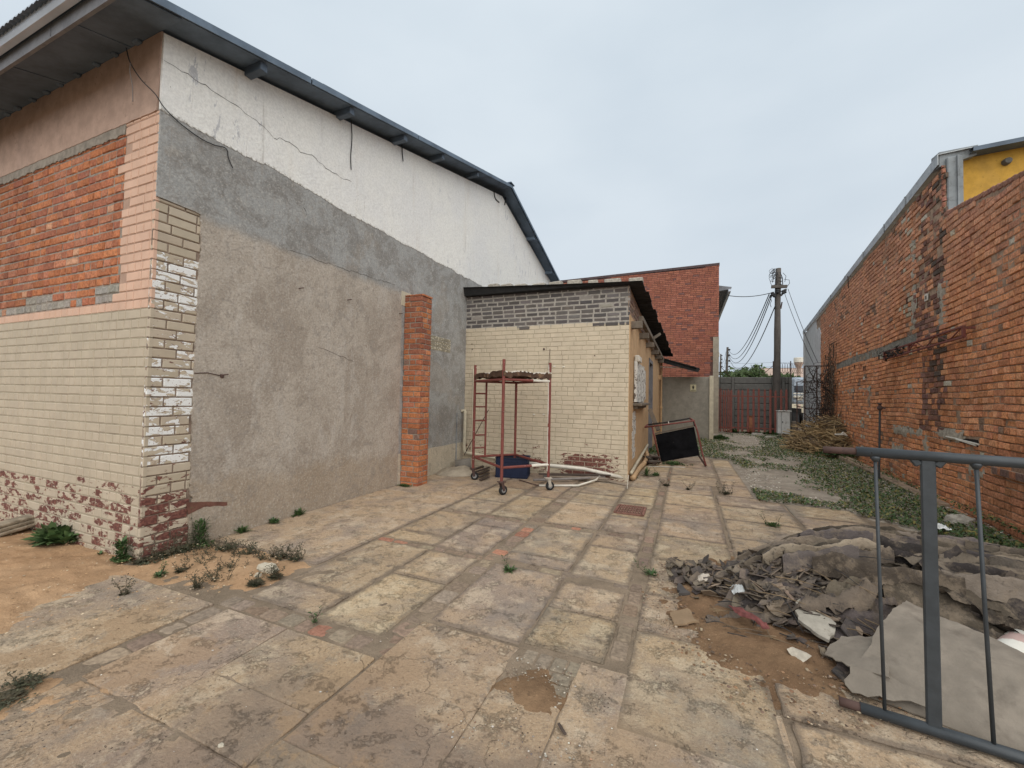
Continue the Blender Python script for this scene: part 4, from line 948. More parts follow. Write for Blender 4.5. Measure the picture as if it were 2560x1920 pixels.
# lime-rich smears standing in the joints
mb.build('brick_wall', [MBRICKOLD, MMORTARD], wh)
mb = MB()
def smear(u0, u1, z0, z1, seed, th, mi=0):
    nu, nz = max(4, int((u1-u0)/.03)), max(4, int((z1-z0)/.03)); U, Z = np.meshgrid(np.linspace(u0, u1, nu), np.linspace(z0, z1, nz), indexing='ij')
    e = np.minimum(np.minimum(U-u0, u1-U)/.10, np.minimum(Z-z0, z1-Z)/.06); d = e*.5+fnoise(U*6, Z*9, seed, 5)*1.1-.15
    W = np.clip(d, -.5, 1)*th+fnoise(U*20, Z*20, seed+5, 4)*.012
    P = np.zeros(U.shape+(3,))
    for a_ in range(nu):
        for b_ in range(nz): P[a_, b_] = rw(U[a_, b_], Z[a_, b_], W[a_, b_]-.008)
    mb = MB(); mb.grid(P, mi, keep=(d[:-1, :-1] > -.05))
    if mb.f: mb.build('mortar_patch', MLIME, wh, smooth=True)
MLIME = simple('lime_mortar', (.38, .335, .27), .97, amt=.3, scale=14, bs=.9, bd=.015, bsc=35)
smear(1.2, 2.3, .92, 1.12, 1, .025); smear(2.7, 4.2, .86, 1.08, 2, .025); smear(2.4, 2.7, .2, 1.0, 3, .018); smear(6.3, 8.1, .82, .98, 4, .03); smear(3.6, 4.3, .45, .72, 5, .02); smear(7.6, 8.6, .60, .74, 6, .02)
smear(1.7, 2.1, 2.55, 3.3, 7, .02); smear(2.9, 3.15, 2.8, 4.4, 8, .02); smear(5.6, 8.3, 1.70, 1.86, 9, .015); smear(.7, 1.2, .55, .72, 10, .03)
mb = MB()
for i, (a, b) in enumerate(((2.92, 5.2), (5.2, 7.6), (7.6, 9.45))):
    U = np.linspace(a, b, 60); Z = np.linspace(2.485, 2.705, 9); P = np.zeros((60, 9, 3)); rg = .008 if i != 1 else .035
    for r_ in range(60):
        for c_ in range(9): P[r_, c_] = rw(U[r_], Z[c_], -.012+float(fnoise(U[r_]*12, Z[c_]*22, 30+i, 4))*rg)
    mb.grid(P)
mb.build('concrete_lintel', simple('raw_concrete', (.24, .225, .19), .95, amt=.3, scale=7, bs=.9, bd=.02, bsc=35), wh, smooth=True)
# old holes and stubs
MHOLE = simple('hole_dark', (.018, .014, .012), .95)
for P0 in ([(.92, .93), (1.42, .95), (1.40, 1.01), (.95, 1.02)], [(-.34, 2.06), (-.19, 2.06), (-.19, 2.24), (-.34, 2.24)]): mb = MB(); mb.prism(P0, -.011, -.006, fn=rwp); mb.build('wall_hole', MHOLE, wh)
for (u, z) in ((8.5, 2.38), (7.1, 2.36), (7.7, 2.33), (5.0, 2.40), (8.9, 2.30), (6.1, 2.25), (6.25, 2.25), (9.3, 3.2), (8.2, 3.5), (10.5, 3.5), (6.2, 3.4), (3.3, 3.25)): mb = MB(); mb.prism([(u, z), (u+.05, z), (u+.05, z+.1), (u, z+.1)], .0, .006, fn=rwp); mb.build('wall_hole', MHOLE, wh)
mb = MB(); mb.tube([rw(.9, .965, .0), rw(1.75, 1.0, .02)], .012, 6); mb.build('pipe_stub', MWHITEP, wh)
mb = MB(); mb.tube([rw(.95, .945, .005), rw(1.45, .985, .02)], .010, 6); mb.build('pipe_stub', MWHITEP, wh)
mb = MB()
for (u, z) in ((4.6, 2.98), (5.9, 2.86), (7.9, 2.84)): mb = MB(); mb.tube([rw(u, z, 0), rw(u-.12, z+.01, .22)], .006, 5); mb.build('spike', MRUST, wh)
mb = MB(); mb.tube([rw(7.5, 4.87, .0), rw(7.5, 4.87, .06), rw(7.5, 4.55, .05)], .012, 6); mb.build('spike', MRUST, wh)
for (u, z, s_) in ((6.15, 2.02, .07), (5.85, 1.20, .07), (7.2, 1.75, .04)): mb = MB(); mb.prism([(u, z), (u+s_, z), (u+s_, z+s_), (u, z+s_)], .0, .02, fn=rwp); mb.build('white_tag', MWHITEP, wh)
mb = MB(); mb.prism([(2.40, 3.12), (2.52, 3.12), (2.52, 3.23), (2.40, 3.23)], .0, .012, fn=rwp); mb.prism([(2.43, 3.145), (2.49, 3.145), (2.49, 3.20), (2.43, 3.20)], .012, .014, fn=rwp, mi=1); mb.build('white_tag', [MWHITEP, MTIMB], wh)
# raised ledge of dark glazed bricks near the camera
def col_led(u, z): return sh(CR.choice([(.36, .15, .08), (.13, .08, .065), (.16, .10, .08), (.30, .13, .075)]), .1), (0, 0, 0)
mb = MB(); bricks(mb, lambda u, z, q: tuple(rw(u, z, q+.03)), -3.2, .55, .66, .74, col_led, L=.11, J=.008, rough=.003); mb.prism([(-3.2, .655), (.55, .655), (.55, .738), (-3.2, .738)], -.02, .024, fn=rwp, mi=1); mb.build('brick_ledge', [MBRICKOLD, MMORTARD], wh)
# parapet flashing in lapped lengths
mb = MB(); us = [1.84, 3.2, 4.4, 6.0, 7.9, 9.9, 12.0, 14.1, UE+.05]
for i in range(len(us)-1):
    a, b = us[i], us[i+1]-.012; pf = [(.05, -.115), (.052, .045), (-.32, .06), (-.32, .05), (.042, .036), (.041, -.115)]; o_ = .004*(i % 2)
    vs = [rw(u, par_top(u)+.03+dz, dw+o_) for u in (a, b) for (dw, dz) in pf]
    mb.add(vs, [(k, (k+1) % 6, 6+(k+1) % 6, 6+k) for k in range(6)]+[(0, 1, 2, 3, 4, 5), (6, 7, 8, 9, 10, 11)])
    mb.box(rw(b, par_top(b)+.0, .055), (.02, .03, .15), None, 0)
mb.build('parapet_flashing', MGALV, wh)
# far plastered part
mb = MB(); pp = ragged((12.15, 2.0), (12.05, 4.0), .05)+[(12.4, 4.25), (12.9, 4.2), (13.1, par_top(13.1)-.1), (UE, par_top(UE)-.1), (UE, -.05), (12.2, -.05)]
mb.prism(pp, -.1, .012, fn=rwp); mb.box(rw(UE-.1, 2.3, -.4), (.9, .2, 4.6)); mb.build('plastered_end', MWPL, wh)
# open corner: cut brick jamb, metal post, box flashing, yellow wall and its own roof edge
yw = 8.16
J0 = rw(1.84, 0, 0)
yp = J0[1]+.01; mb = MB(); mb.box((J0[0]+.135, yp, 4.66), (.18, .07, .92), None, 0, None, .012); mb.box((J0[0]+.16, yp-.045, 4.66), (.025, .03, .92), None, 0)
mb.box((J0[0]+.38, yw-.04, 4.30), (.42, .12, .10), np.array([[.99, 0, -.1], [0, 1, 0], [.1, 0, .99]]), 0, None, .02); MDG = simple('dull_zinc', (.24, .26, .27), .75, amt=.15, scale=4, col2=(.18, .19, .195), thr=(.5, .65)); mb.build('corner_post', MDG, wh)
mb = MB(); mb.add([(J0[0]-.02, yw-.10, 5.01), (J0[0]+.38, yw-.12, 5.10), (J0[0]+.40, yw-.12, 5.245), (J0[0]-.02, yw-.10, 5.235), (J0[0]-.02, yw+.12, 5.02), (J0[0]+.38, yw+.12, 5.12), (J0[0]+.40, yw+.12, 5.26), (J0[0]-.02, yw+.12, 5.25)], [(0, 1, 2, 3), (7, 6, 5, 4), (0, 4, 5, 1), (3, 2, 6, 7), (1, 5, 6, 2), (0, 3, 7, 4)]); mb.build('box_flashing', MDG, wh)
mb = MB(); mb.box((J0[0]+2.4, yw+.06, 4.4), (4.6, .1, 1.75)); mb.lathe([(.04, -.04), (.05, .0), (.05, .04)], (J0[0]+.75, yw-.02, 4.98), 10, 1, 'y'); mb.build('yellow_wall', [MYELL, MGREYCONC], wh)
mb = MB(); mb.add([(J0[0]+.3, yw-.22, 5.12), (J0[0]+5, yw-.22, 5.38), (J0[0]+5, yw-.22, 5.44), (J0[0]+.3, yw-.22, 5.18), (J0[0]+.3, yw+.3, 5.14), (J0[0]+5, yw+.3, 5.40), (J0[0]+5, yw+.3, 5.46), (J0[0]+.3, yw+.3, 5.20)], [(0, 1, 2, 3), (7, 6, 5, 4), (0, 4, 5, 1), (3, 2, 6, 7)]); mb.build('roof_edge', MROOFU, wh)
mb = MB()
def col_j(u, z): return sh(CR.choice([(.27, .12, .085), (.23, .11, .08), (.32, .14, .09)]), .15), (0, 0, 0)
bricks(mb, lambda u, z, q: (J0[0]-.005+u, J0[1]-.008-q-jit(.004), z), 0, .035, 4.30, 5.02, col_j, L=.15, J=.02, rough=.006, jd=.02)
mb.build('brick_jamb', MBRICK, wh)
mb = MB()   # rough sloping top of the low wall
for k in range(46):
    u = 1.78-k*.11; mb.box(rw(u, par_top(u)+.0+jit(.006), -.06), (.12, .11, .07), np.array([[RWD[0], RWN[0], 0], [RWD[1], RWN[1], 0], [0, 0, 1]]), 0, sh((.24, .125, .09), .2), .012)
mb.build('wall_top', MBRICKOLD, wh)

# lattice girder hung on the wall
gi = thing('lattice_girder', rw(2.6, 2.32, .1), 'red rusty steel lattice girder fixed along the brick wall', 'girder')
za, zb = 2.34, 2.475; mb = MB(); mb.bar(rw(.95, zb, .10), rw(4.25, zb, .10), .035, .022); mb.build('top_chord', MREDG, gi)
mb = MB(); mb.bar(rw(.95, za, .10), rw(4.25, za, .10), .035, .022); mb.build('bottom_chord', MREDG, gi)
for i in range(8):
    a = .99+i*.405; mb = MB(); mb.tube([rw(a, za if i % 2 else zb, .1), rw(a+.40, zb if i % 2 else za, .1)], .008, 6); mb.build('web_bar', MREDG, gi)
for a in (.96, 2.9, 4.24): mb = MB(); mb.bar(rw(a, za, .1), rw(a, zb, .1), .03, .03, up=(1, 0, 0)); mb.bar(rw(a, zb-.02, .1), rw(a, zb-.02, -.02), .03, .03); mb.build('bracket', MREDG, gi)

# ================================================================== GATE, PRECAST WALL, POLE, FENCE
GY = 20.4
gt = thing('palisade_gate', (2.6, GY, 0), 'closed faded red steel palisade gate with spear pales across the yard exit', 'gate')
gt2 = thing('palisade_gate', (1.7, GY-.25, 0), 'second red palisade leaf slid behind the first, its pales crowded beside the building', 'gate')
def pale(x, y, z0, z1, par):
    mb = MB(); w_ = .042 if par is gt else .026; pts = [(-w_, 0), (-.012, -.014), (.012, -.014), (w_, 0), (.012, -.008), (-.012, -.008)]
    mb.prism(pts, z0, z1-.09, fn=lambda u, v, q: (x+u, y+v, q)); mb.add([(x-w_, y, z1-.09), (x, y-.014, z1-.10), (x+w_, y, z1-.09), (x-.004, y-.004, z1), (x+.004, y-.004, z1)], [(0, 1, 3), (1, 2, 4, 3), (2, 0, 3, 4)])
    mb.build('pale', MREDG, par)
def gx(px): return float(ony(px, 1000, GY)[0])
for px in (1846, 1856, 1870, 1884, 1897, 1912, 1926, 1939, 1953, 1966): pale(gx(px), GY, .14+jit(.02), 1.99+jit(.04), gt)
for px in (1797, 1802, 1809, 1814, 1820, 1825, 1829): pale(float(ony(px, 1000, GY-.25)[0]), GY-.25, .10+jit(.02), 1.98+jit(.05), gt2)
for z, par, a, b, yy in ((1.66, gt, 1840, 1968, GY+.03), (.30, gt, 1830, 1962, GY+.03), (1.66, gt2, 1786, 1840, GY-.22), (.30, gt2, 1795, 1835, GY-.22)):
    mb = MB(); mb.bar((gx(a), yy, z), (gx(b), yy, z), .03, .05, bev=.004); mb.build('rail', MREDG, par)
mb = MB(); mb.box((gx(1787), GY-.2, 1.2), (.05, .05, 2.4)); mb.build('gate_post', MREDG, gt2)
# precast wall
WY = 22.3
pw = thing('precast_wall', (2.3, WY, 0), 'weathered dark precast concrete panel wall with posts behind the red gate', 'wall')
wx = lambda px: float(ony(px, 950, WY)[0]); H0 = float(ony(1880, 943, WY)[2])
posts = [1796, 1832, 1934, 1958, 1975]
for px in posts:
    mb = MB(); mb.box((wx(px), WY, H0/2), (.13, .14, H0+.02), None, 0, None, .015); mb.build('post', MGREYCONC, pw)
for a, b in zip(posts[:-1], posts[1:]):
    for k in range(8):
        z = H0-.31*(k+.5)
        if z < .05: break
        mb = MB(); mb.box(((wx(a)+wx(b))/2, WY+jit(.012), z), (wx(b)-wx(a)-.12, .07, .302), None, 0, None, .03); mb.box(((wx(a)+wx(b))/2, WY+.03+.002*(k % 2), z), (wx(b)-wx(a)-.10, .02, .314)); mb.build('panel', MGREYCONC, pw)  # second thin box is an added backing that blocks light through the panel joints
for px, lean in ((1800, .3), (1934, -.35), (1978, .0)):
    mb = MB(); x = wx(px); mb.bar((x, WY+.1, H0-.3), (x, WY+.1, H0+.75), .035, .035); 
    if lean: mb.bar((x, WY+.1, H0+.55), (x+lean*1.7, WY+.1, H0-.05), .025, .025)
    mb.build('wire_bracket', MRUST, pw)
mb = MB()     # razor wire coils
for (a, b) in ((1940, 1978), (1978, 2008)):
    P = []; n = 170
    for i in range(n):
        t = i/n; x = wx(a)+(wx(b)-wx(a))*t; th = t*2*math.pi*6; P.append((x+.1*math.cos(th), WY+.1+.2*math.cos(th)*.4, H0+.42+.24*math.sin(th)+jit(.02)))
    mb.tube(P, .007, 4)
for z in (H0+.25, H0+.5, H0+.7): mb.tube([(wx(1800), WY+.1, z), (wx(1870), WY+.1, z-.05), (wx(1934), WY+.1, z), (wx(1978), WY+.1, z-.04)], .004, 4)
mb.build('razor_wire', MRUST, pw)

# utility pole
PYP = 21.5
pb, pt = ony(1936, 1085, PYP), ony(1948, 671, PYP); pb[2] = 0
up_ = thing('utility_pole', pb, 'tall leaning grey timber utility pole with short crossarm and tangled wires behind the gate', 'utility pole')
mb = MB(); n = 14; mb.tube([pb+(pt-pb)*t+V(.03*math.sin(t*5), 0, 0) for t in np.linspace(0, 1, n)], [.160-.052*t+.006*math.sin(t*23) for t in np.linspace(0, 1, n)], 14); mb.build('pole', MPOLE, up_, smooth=True)
def P_(px, py, dy=0.0): return ony(px, py, PYP+dy)
mb = MB(); mb.bar(P_(1928, 717, -.18), P_(1968, 716, -.18), .10, .13, bev=.01); mb.build('crossarm', MPOLE, up_)
mb = MB(); mb.bar(P_(1953, 740, -.1), P_(1966, 722, -.15), .04, .05); mb.build('brace', MRUST, up_)
mb = MB(); mb.bar(P_(1955, 755, -.1), P_(1952, 772, 0), .04, .04); mb.build('brace', MRUST, up_)
for (x, y) in ((1931, 735), (1936, 738), (1958, 730), (1962, 728), (1944, 728)):
    q = P_(x, y, -.2); mb = MB(); mb.lathe([(.03, -.1), (.07, -.07), (.075, -.03), (.045, -.01), (.075, .02), (.07, .06), (.03, .09)], q, 12); mb.build('insulator', MWIRE, up_, smooth=True)
mb = MB()
for k in range(12):
    a = P_(1933+jit(5), 690+jit(16), -.2); P = []
    r_ = .05+RND.random()*.11
    for i in range(10): t = i/9*2*math.pi*(.7+.3*RND.random()); P.append(a+V(r_*math.cos(t), jit(.05), r_*math.sin(t)))
    mb.tube(P, .009, 4)
mb.tube([P_(1945, 682, -.2), P_(1935, 690, -.25), P_(1931, 706, -.2)], .018, 6); mb.tube([P_(1950, 680, -.2), P_(1956, 695, -.25), P_(1957, 716, -.2)], .018, 6)
mb.tube([P_(1957, 682), P_(1965, 690), P_(1962, 705)], .01, 4); mb.tube([P_(1960, 698), P_(1973, 700), P_(1974, 708), P_(1967, 718)], .01, 4)
mb.tube([P_(1928, 735), P_(1926, 745), P_(1929, 752), P_(1925, 760), P_(1928, 768)], .012, 4)
for i in range(6): 
    z = pb[2]+(pt[2]-pb[2])*(.84+.02*i); c = pb+(pt-pb)*(.84+.02*i); mb.lathe([(.11, -.012), (.125, 0), (.11, .012)], c, 14)
mb.build('wire_tangle', MWIRE, up_)

def sag(a, b, s, n=24): 
    return [np.array(a)+(np.array(b)-np.array(a))*t-V(0, 0, 4*s*t*(1-t)) for t in np.linspace(0, 1, n)]
FYP = 62.
fb, ft = ony(1813, 943, FYP), ony(1819, 868, FYP); fb[2] = -.0
def farpole(a, b, label, nm='utility_pole'):
    t = thing(nm, a, label, 'utility pole'); mb = MB(); mb.tube([a, b], [.2, .13], 8); mb.build('pole', MPOLE, t)
    L = b[2]
    for k in range(4): mb = MB(); mb.lathe([(.05, -.12), (.16, 0), (.05, .12)], b+V(.2, -.1, -.35-.75*k), 8); mb.build('insulator', MWIRE, t)
    return t
farpole(fb, ft, 'small distant utility pole with side insulators, left of the big pole')
f2b, f2t = ony(1801, 943, 95.), ony(1802, 885, 95.); f2b[2] = 0; farpole(f2b, f2t, 'farthest thin utility pole right beside the red brick building edge')
mb = MB(); mb.bar(ft+V(-1.2, -.1, -3.4), ft+V(1.2, -.1, -3.4), .15, .18); mb.box(ft+V(.4, -.2, -4.0), (.5, .4, 1.2)); o = mb.build('crossarm', MWIRE, bpy.data.objects['utility_pole.001'])
for i, (pa, pbx) in enumerate((((1923, 735), (1821, 874)), ((1926, 738), (1821, 880)), ((1930, 738), (1821, 885)), ((1938, 765), (1821, 889)))):
    mb = MB(); mb.tube(sag(P_(*pa, -.2), ony(*pbx, FYP), 1.5+.25*i), .022, 5); mb.build('power_line', MWIRE, label=('topmost', 'second from top', 'third from top', 'lowest')[i]+' sagging power line between the big pole and small distant pole', category='power line', group='power lines sagging to the distant pole')
mb = MB(); mb.tube(sag(P_(1935, 730, -.2), (1.70, 20.9, 6.22), .12), .016, 5); mb.build('power_line', MWIRE, label='single nearly level cable from the big pole to the red brick building eave', category='power line')
for (a, b, lb) in (((1962, 735), (2035, 912), 'nearer stay wire running from the pole down past the white plastered wall end'), ((1970, 722), (2044, 905), 'upper stay wire running from the crossarm end down across the white plastered wall end')):
    mb = MB(); e = ony(*b, 17.2); mb.tube(sag(P_(*a, -.15), e, .12), .010, 5); mb.build('stay_wire', MWIRE, label=lb, category='wire')
for k in range(2): mb = MB(); mb.tube(sag(ft+V(-.2, 0, -.6-k), f2t+V(.2, 0, -.6-k), 1.2), .02, 4); mb.build('power_line', MWIRE, label=('upper', 'lower')[k]+' short far power line between the two distant poles', category='power line', group='lines between the distant poles')

# meter box on a stump post
bx = thing('meter_box', (3.72, 19.2, 0), 'white steel meter box on a dark stub post at the right end of the gate', 'meter box')
c = ony(1958, 1056, 19.2); mb = MB(); mb.box((c[0], 19.2, c[2]), (.40, .32, .88), None, 0, None, .015); mb.build('box', MGALV if False else simple('box_white', (.50, .50, .48), .7, amt=.1, col2=(.33, .32, .29), thr=(.6, .68)), bx)
mb = MB(); mb.box((c[0]+.01, 19.2, c[2]+.455), (.46, .40, .03)); mb.box((c[0]-.09, 19.035, c[2]), (.008, .01, .84), None, 1); mb.box((c[0]-.05, 19.03, c[2]+.02), (.03, .02, .05), None, 1); mb.build('lid', [MWHITEB, MWIRE], bx)
mb = MB(); mb.box((c[0]+.40, 19.3, .33), (.22, .2, .75), None, 0, None, .03); mb.box((c[0]+.1, 19.35, .15), (.2, .12, .3)); mb.build('stub_post', MTIMB, bx)

# mesh fence with creeper
my = 15.9
mx0, mx1 = float(ony(2012, 950, my)[0]), float(ony(2089, 950, my)[0])
mf = thing('mesh_fence', ((mx0+mx1)/2, my, 0), 'dark rusty welded mesh fence panel overgrown with bare creeper beside the brick wall', 'fence')
mtop = float(ony(2040, 915, my)[2]); mmid = float(ony(2040, 955, my)[2]); mlow = float(ony(2040, 1022, my)[2])
mb = MB()
for x in (mx0, float(ony(2042, 950, my)[0]), mx1): mb.bar((x, my, .05), (x, my, mtop), .03, .03)
for z in (mtop, mmid, mlow): mb.bar((mx0, my, z), (mx1, my, z), .03, .03)
xx = float(ony(1992, 960, my)[0]); mb.bar((xx, my-.02, mmid), (mx0, my-.02, mmid), .025, .025); mb.bar((xx, my-.02, .4), (xx, my-.02, mmid), .025, .025); mb.bar((xx, my-.02, 1.3), (mx0, my-.02, 1.3), .025, .025)
mb.build('frame', MRUST, mf)
mb = MB(); x = mx0
while x < mx1: mb.bar((x, my, .1), (x, my, mmid), .005, .005); x += .055
z = .15
while z < mmid: mb.bar((mx0, my+.006, z), (mx1, my+.006, z), .005, .005); z += .06
x = xx
while x < mx0: mb.bar((x, my, .4), (x, my, 1.3), .005, .005); x += .07
mb.build('mesh', MWIRE, mf)
def twigs(mb, n, x0, x1, y, z0, z1, r=.006, up=.5, wander=.09, steps=9, yj=.06, fn=None):
    for k in range(n):
        p = V(x0+RND.random()*(x1-x0), y+jit(yj), z0+RND.random()*(z1-z0)*.8); a = RND.random()*6.28; P = [p.copy()]
        for i in range(steps):
            a += jit(1.1); p = p+V(math.cos(a)*wander, jit(.02), math.sin(a)*wander+wander*up); p[2] = min(p[2], z1); P.append(p.copy())
        if fn: P = [fn(q) for q in P]
        mb.tube(P, [r*(1-.6*i/len(P)) for i in range(len(P))], 4, cap=False)
mb = MB(); twigs(mb, 70, mx0, mx1, my-.03, .3, mtop, .010); twigs(mb, 50, mx0, mx1, my-.03, 1.2, mtop+.1, .007, 0, .06, 12)
cp = mb.build('creeper', [simple('creeper_stem', (.055, .042, .034), .95)], label='bare dark creeper stems tangled over the mesh fence', category='creeper')
mb = MB()      # dense dead creeper climbing the corner of the wall
def onwall(q): return rw(q[0], max(q[2], .02), .05+abs(q[1]))
for (n, u0, u1, z0, z1) in ((34, 8.9, 10.4, .1, 2.9), (22, 9.3, 10.3, 1.6, 3.0), (34, 9.6, 11.6, .1, 2.4), (12, 9.3, 9.9, 2.6, 3.3)): twigs(mb, n, u0, u1, 0, z0, z1, .010, .45, .10, 10, .10, onwall)
for k in range(600):
    u = 9.0+RND.random()*1.7; z = RND.random()*2.9; 
    if z > 3.4-abs(u-9.9)*1.5: continue
    q = rw(u, z, .06+RND.random()*.14); s_ = .02+RND.random()*.03; t = [V(jit(s_), jit(s_), jit(s_)) for _ in range(3)]
    mb.add([q+t[0], q+t[1], q+t[2]], [(0, 1, 2)])
mb.build('creeper', simple('dead_creeper', (.12, .09, .066), .95), label='dense dead brown creeper climbing the corner of the orange brick wall', category='creeper')
mb = MB()
for (u, v_, z) in ((4.0, .12, 2.42), (3.6, .12, 2.44), (3.3, .12, 2.42)):
    for k in range(60): 
        q = rw(u+jit(.2), z+jit(.08)-.02, v_+jit(.05)); t = [V(jit(.035), jit(.035), jit(.035)) for _ in range(3)]; mb.add([q+a_ for a_ in t], [(0, 1, 2)])
mb.build('dead_plant', simple('dead_clump', (.035, .03, .028), .95), label='dark dead plant clump caught in the left end of the lattice girder', category='plant')

# brushwood heap
mb = MB(); ctr = V(4.0, 14.9, 0)
for k in range(1500):
    a = RND.random()*6.28; rr = RND.random()**.6; cx = ctr[0]+math.cos(a)*rr*1.12; cy = ctr[1]+math.sin(a)*rr*1.7
    hh = .98*(1-rr**1.9)+.04; p = V(cx, cy, hh*RND.random()**.45); L = .25+RND.random()*.8; th = RND.random()*6.28; tilt = jit(.45)
    d = V(math.cos(th)*math.cos(tilt), math.sin(th)*math.cos(tilt), math.sin(tilt)-.15); bend = V(jit(.15), jit(.15), jit(.12)); P = []
    for t in (0, .33, .66, 1): q = p+d*L*(t-.5)+bend*(t*(1-t))*2; q[2] = max(q[2], .02); P.append(q)
    mb.tube(P, [.012, .010, .008, .004], 5, RND.choice([0, 1, 1]), cap=False)
mb.build('brushwood_heap', [MSTICK, simple('straw_sticks', (.38, .27, .14), .9, amt=.3, scale=4)], kind='stuff', label='tangled heap of dry cut branches and straw by the mesh fence', category='brushwood')
c = ony(2105, 1087, 13.6); mb = MB(); mb.tube([c+V(-.16, 0, 0), c+V(.03, -.02, .01)], .022, 10); mb.tube([c+V(.0, 0, .05), c+V(.11, 0, -.02)], [.045, .02], 10); mb.build('pipe_fitting', MWHITEP, label='white plastic pipe fitting lying on the brushwood heap', category='pipe fitting')
ub = ony(1870, 1060, 21.2); mb = MB(); mb.lathe([(.02, 0), (.14, .02), (.16, .3), (.13, .55), (.07, .68), (.07, .74), (.10, .76)], (gx(1872)+.15, 21.1, .05), 14); mb.build('clay_pot', simple('terracotta', (.35, .15, .08), .8, amt=.2), label='tall orange clay pot standing behind the gate pales', category='pot', smooth=True)
for (px, py, w_, h_, lb) in ((1893, 1090, .6, .12, 'flat pale stone lying in front of the red gate'), (1925, 1096, .5, .08, 'low broken slab lying beside the pale stone at the gate foot')):
    q = g(px, py); mb = MB(); P = [(math.cos(t)*w_*.5*(1+jit(.2)), math.sin(t)*.2*(1+jit(.2))) for t in np.linspace(0, 6.28, 9)[:-1]]; mb.prism(P, .0, h_, fn=lambda u, v, s: (q[0]+u*(1-.3*(s > 0)), q[1]+v, s)); mb.build('stone', MSTONE, label=lb, category='stone')

# standpipe in the planting bed
sp = rw(6.7, 0, .28); spb = V(sp[0], sp[1], .12)
s0 = onp(2197, 1120, rw(0, 0, .28), RWN); st_top = onp(2199, 1016, rw(0, 0, .28), RWN)
tp = thing('standpipe', (s0[0], s0[1], 0), 'thin grey standpipe with a small tap on top in front of the brick wall', 'standpipe')
mb = MB(); mb.tube([V(s0[0], s0[1], -.02), V(s0[0]+.02, s0[1], st_top[2]-.06)], .018, 8); mb.build('riser', MGREYM, tp)
mb = MB(); mb.lathe([(.03, -.07), (.05, -.04), (.035, 0), (.02, .03), (.045, .05), (.02, .07)], (s0[0]+.02, s0[1], st_top[2]), 10); mb.tube([V(s0[0]+.02, s0[1], st_top[2]), V(s0[0]+.09, s0[1]-.04, st_top[2]-.04)], .015, 6); mb.build('tap', MRUST, tp)

# ================================================================== BEYOND THE WALL
def blob_tree(name, c, rx, rz, label, cat='tree', n=2600, leaf=.16, seed=1, trunk=1.6, group=None):
    t = thing(name, (c[0], c[1], 0), label, cat, group); rs = np.random.RandomState(seed)
    lobes = [(c+V(rs.uniform(-.6, .6)*rx, rs.uniform(-.5, .5)*rx, rs.uniform(-.35, .5)*rz), rs.uniform(.3, .55)) for _ in range(11)]
    mb = MB(); cols = []
    for k in range(n):
        lc, lr = lobes[k % 11]; d = rs.normal(size=3); d /= np.linalg.norm(d); p = lc+d*V(rx, rx, rz)*lr*rs.uniform(.6, 1.05)
        s_ = leaf*rs.uniform(.5, 1.2); a = rs.normal(size=3)*s_; b = rs.normal(size=3)*s_; q = .7+rs.rand()*.6; mb.add([p, p+a, p+a*.5+b], [(0, 1, 2)], 0, (q, q, q*.9))
    mb.build('crown', MTREE, t)
    mb = MB(); mb.tube([(c[0], c[1], 0), (c[0]+.1, c[1], c[2]*.6), tuple(c)], [.3, .22, .1], 8)
    for k in range(4): mb.tube([tuple(c-V(0, 0, rz*.4)), tuple(lobes[k][0])], [.1, .03], 5)
    mb.build('trunk', MPOLE, t); return t
T = lambda px, py, y: ony(px, py, y)
blob_tree('bushy_tree', T(1868, 936, 40), 1.35, 1.25, 'rounded dense green tree showing above the precast wall left of the big pole', seed=1)
blob_tree('bushy_tree', T(1845, 948, 38), 1.0, .6, 'lower dark green bush left of the rounded tree above the precast wall', seed=2, cat='bush')
blob_tree('bushy_tree', T(1822, 948, 40), 1.0, .9, 'small thin bush beside the distant pole above the precast wall', n=500, seed=4, cat='bush')
blob_tree('bushy_tree', T(1888, 948, 34), .45, .5, 'paler yellow green shrub at the right foot of the rounded tree', seed=5, cat='bush', n=1200)
blob_tree('bushy_tree', T(1950, 952, 33), 1.2, .35, 'low green shrub right of the big pole in front of the tiled house', seed=6, cat='bush', n=1500)
hs = thing('house', tuple(T(1950, 950, 55)[:2])+(0,), 'distant low house with pinkish roof and pale gable behind the pole', 'house')
a, b = T(1903, 921, 55), T(2030, 921, 55); a2, b2 = T(1893, 946, 50), T(2040, 948, 50)
mb = MB(); mb.add([a, b, V(b2[0], 50, a2[2]), V(a2[0], 50, a2[2])], [(0, 1, 2, 3)]); mb.add([a+V(0, 0, .05), b+V(0, 0, .05), V(b[0], 60, a2[2]), V(a[0], 60, a2[2])], [(0, 1, 2, 3)]); mb.build('roof', MROOFH, hs)
mb = MB(); mb.add([a+V(-.2, 0, 0), V(a2[0]-.4, 50.2, a2[2]-.1), V(a2[0]-.4, 50.2, 0), V(a2[0]-.4, 60, 0), V(a2[0]-.4, 60, a2[2]-.1)], [(0, 1, 2, 3, 4)]); mb.box(((a2[0]+b2[0])/2, 55, a2[2]/2-.1), (b2[0]-a2[0]-.5, 9, a2[2])); mb.build('wall', MCREAM, hs)
tk = T(1997, 905, 45); wt = thing('water_tank', (tk[0], 45, 0), 'small white topped round tank on a brick coloured stand beyond the wall', 'water tank')
r1 = abs(T(2010, 900, 45)[0]-T(1984, 900, 45)[0])/2; zt_, zm, zb_ = T(0, 895, 45)[2], T(0, 907, 45)[2], T(0, 921, 45)[2]
zt_, zm, zb_ = [float(ony(1997, q, 45)[2]) for q in (895, 906, 922)]
mb = MB(); mb.lathe([(r1, zm), (r1, zt_), (r1*.95, zt_+.03)], (tk[0], 45, 0), 18); mb.build('tank', MWHITEP, wt)
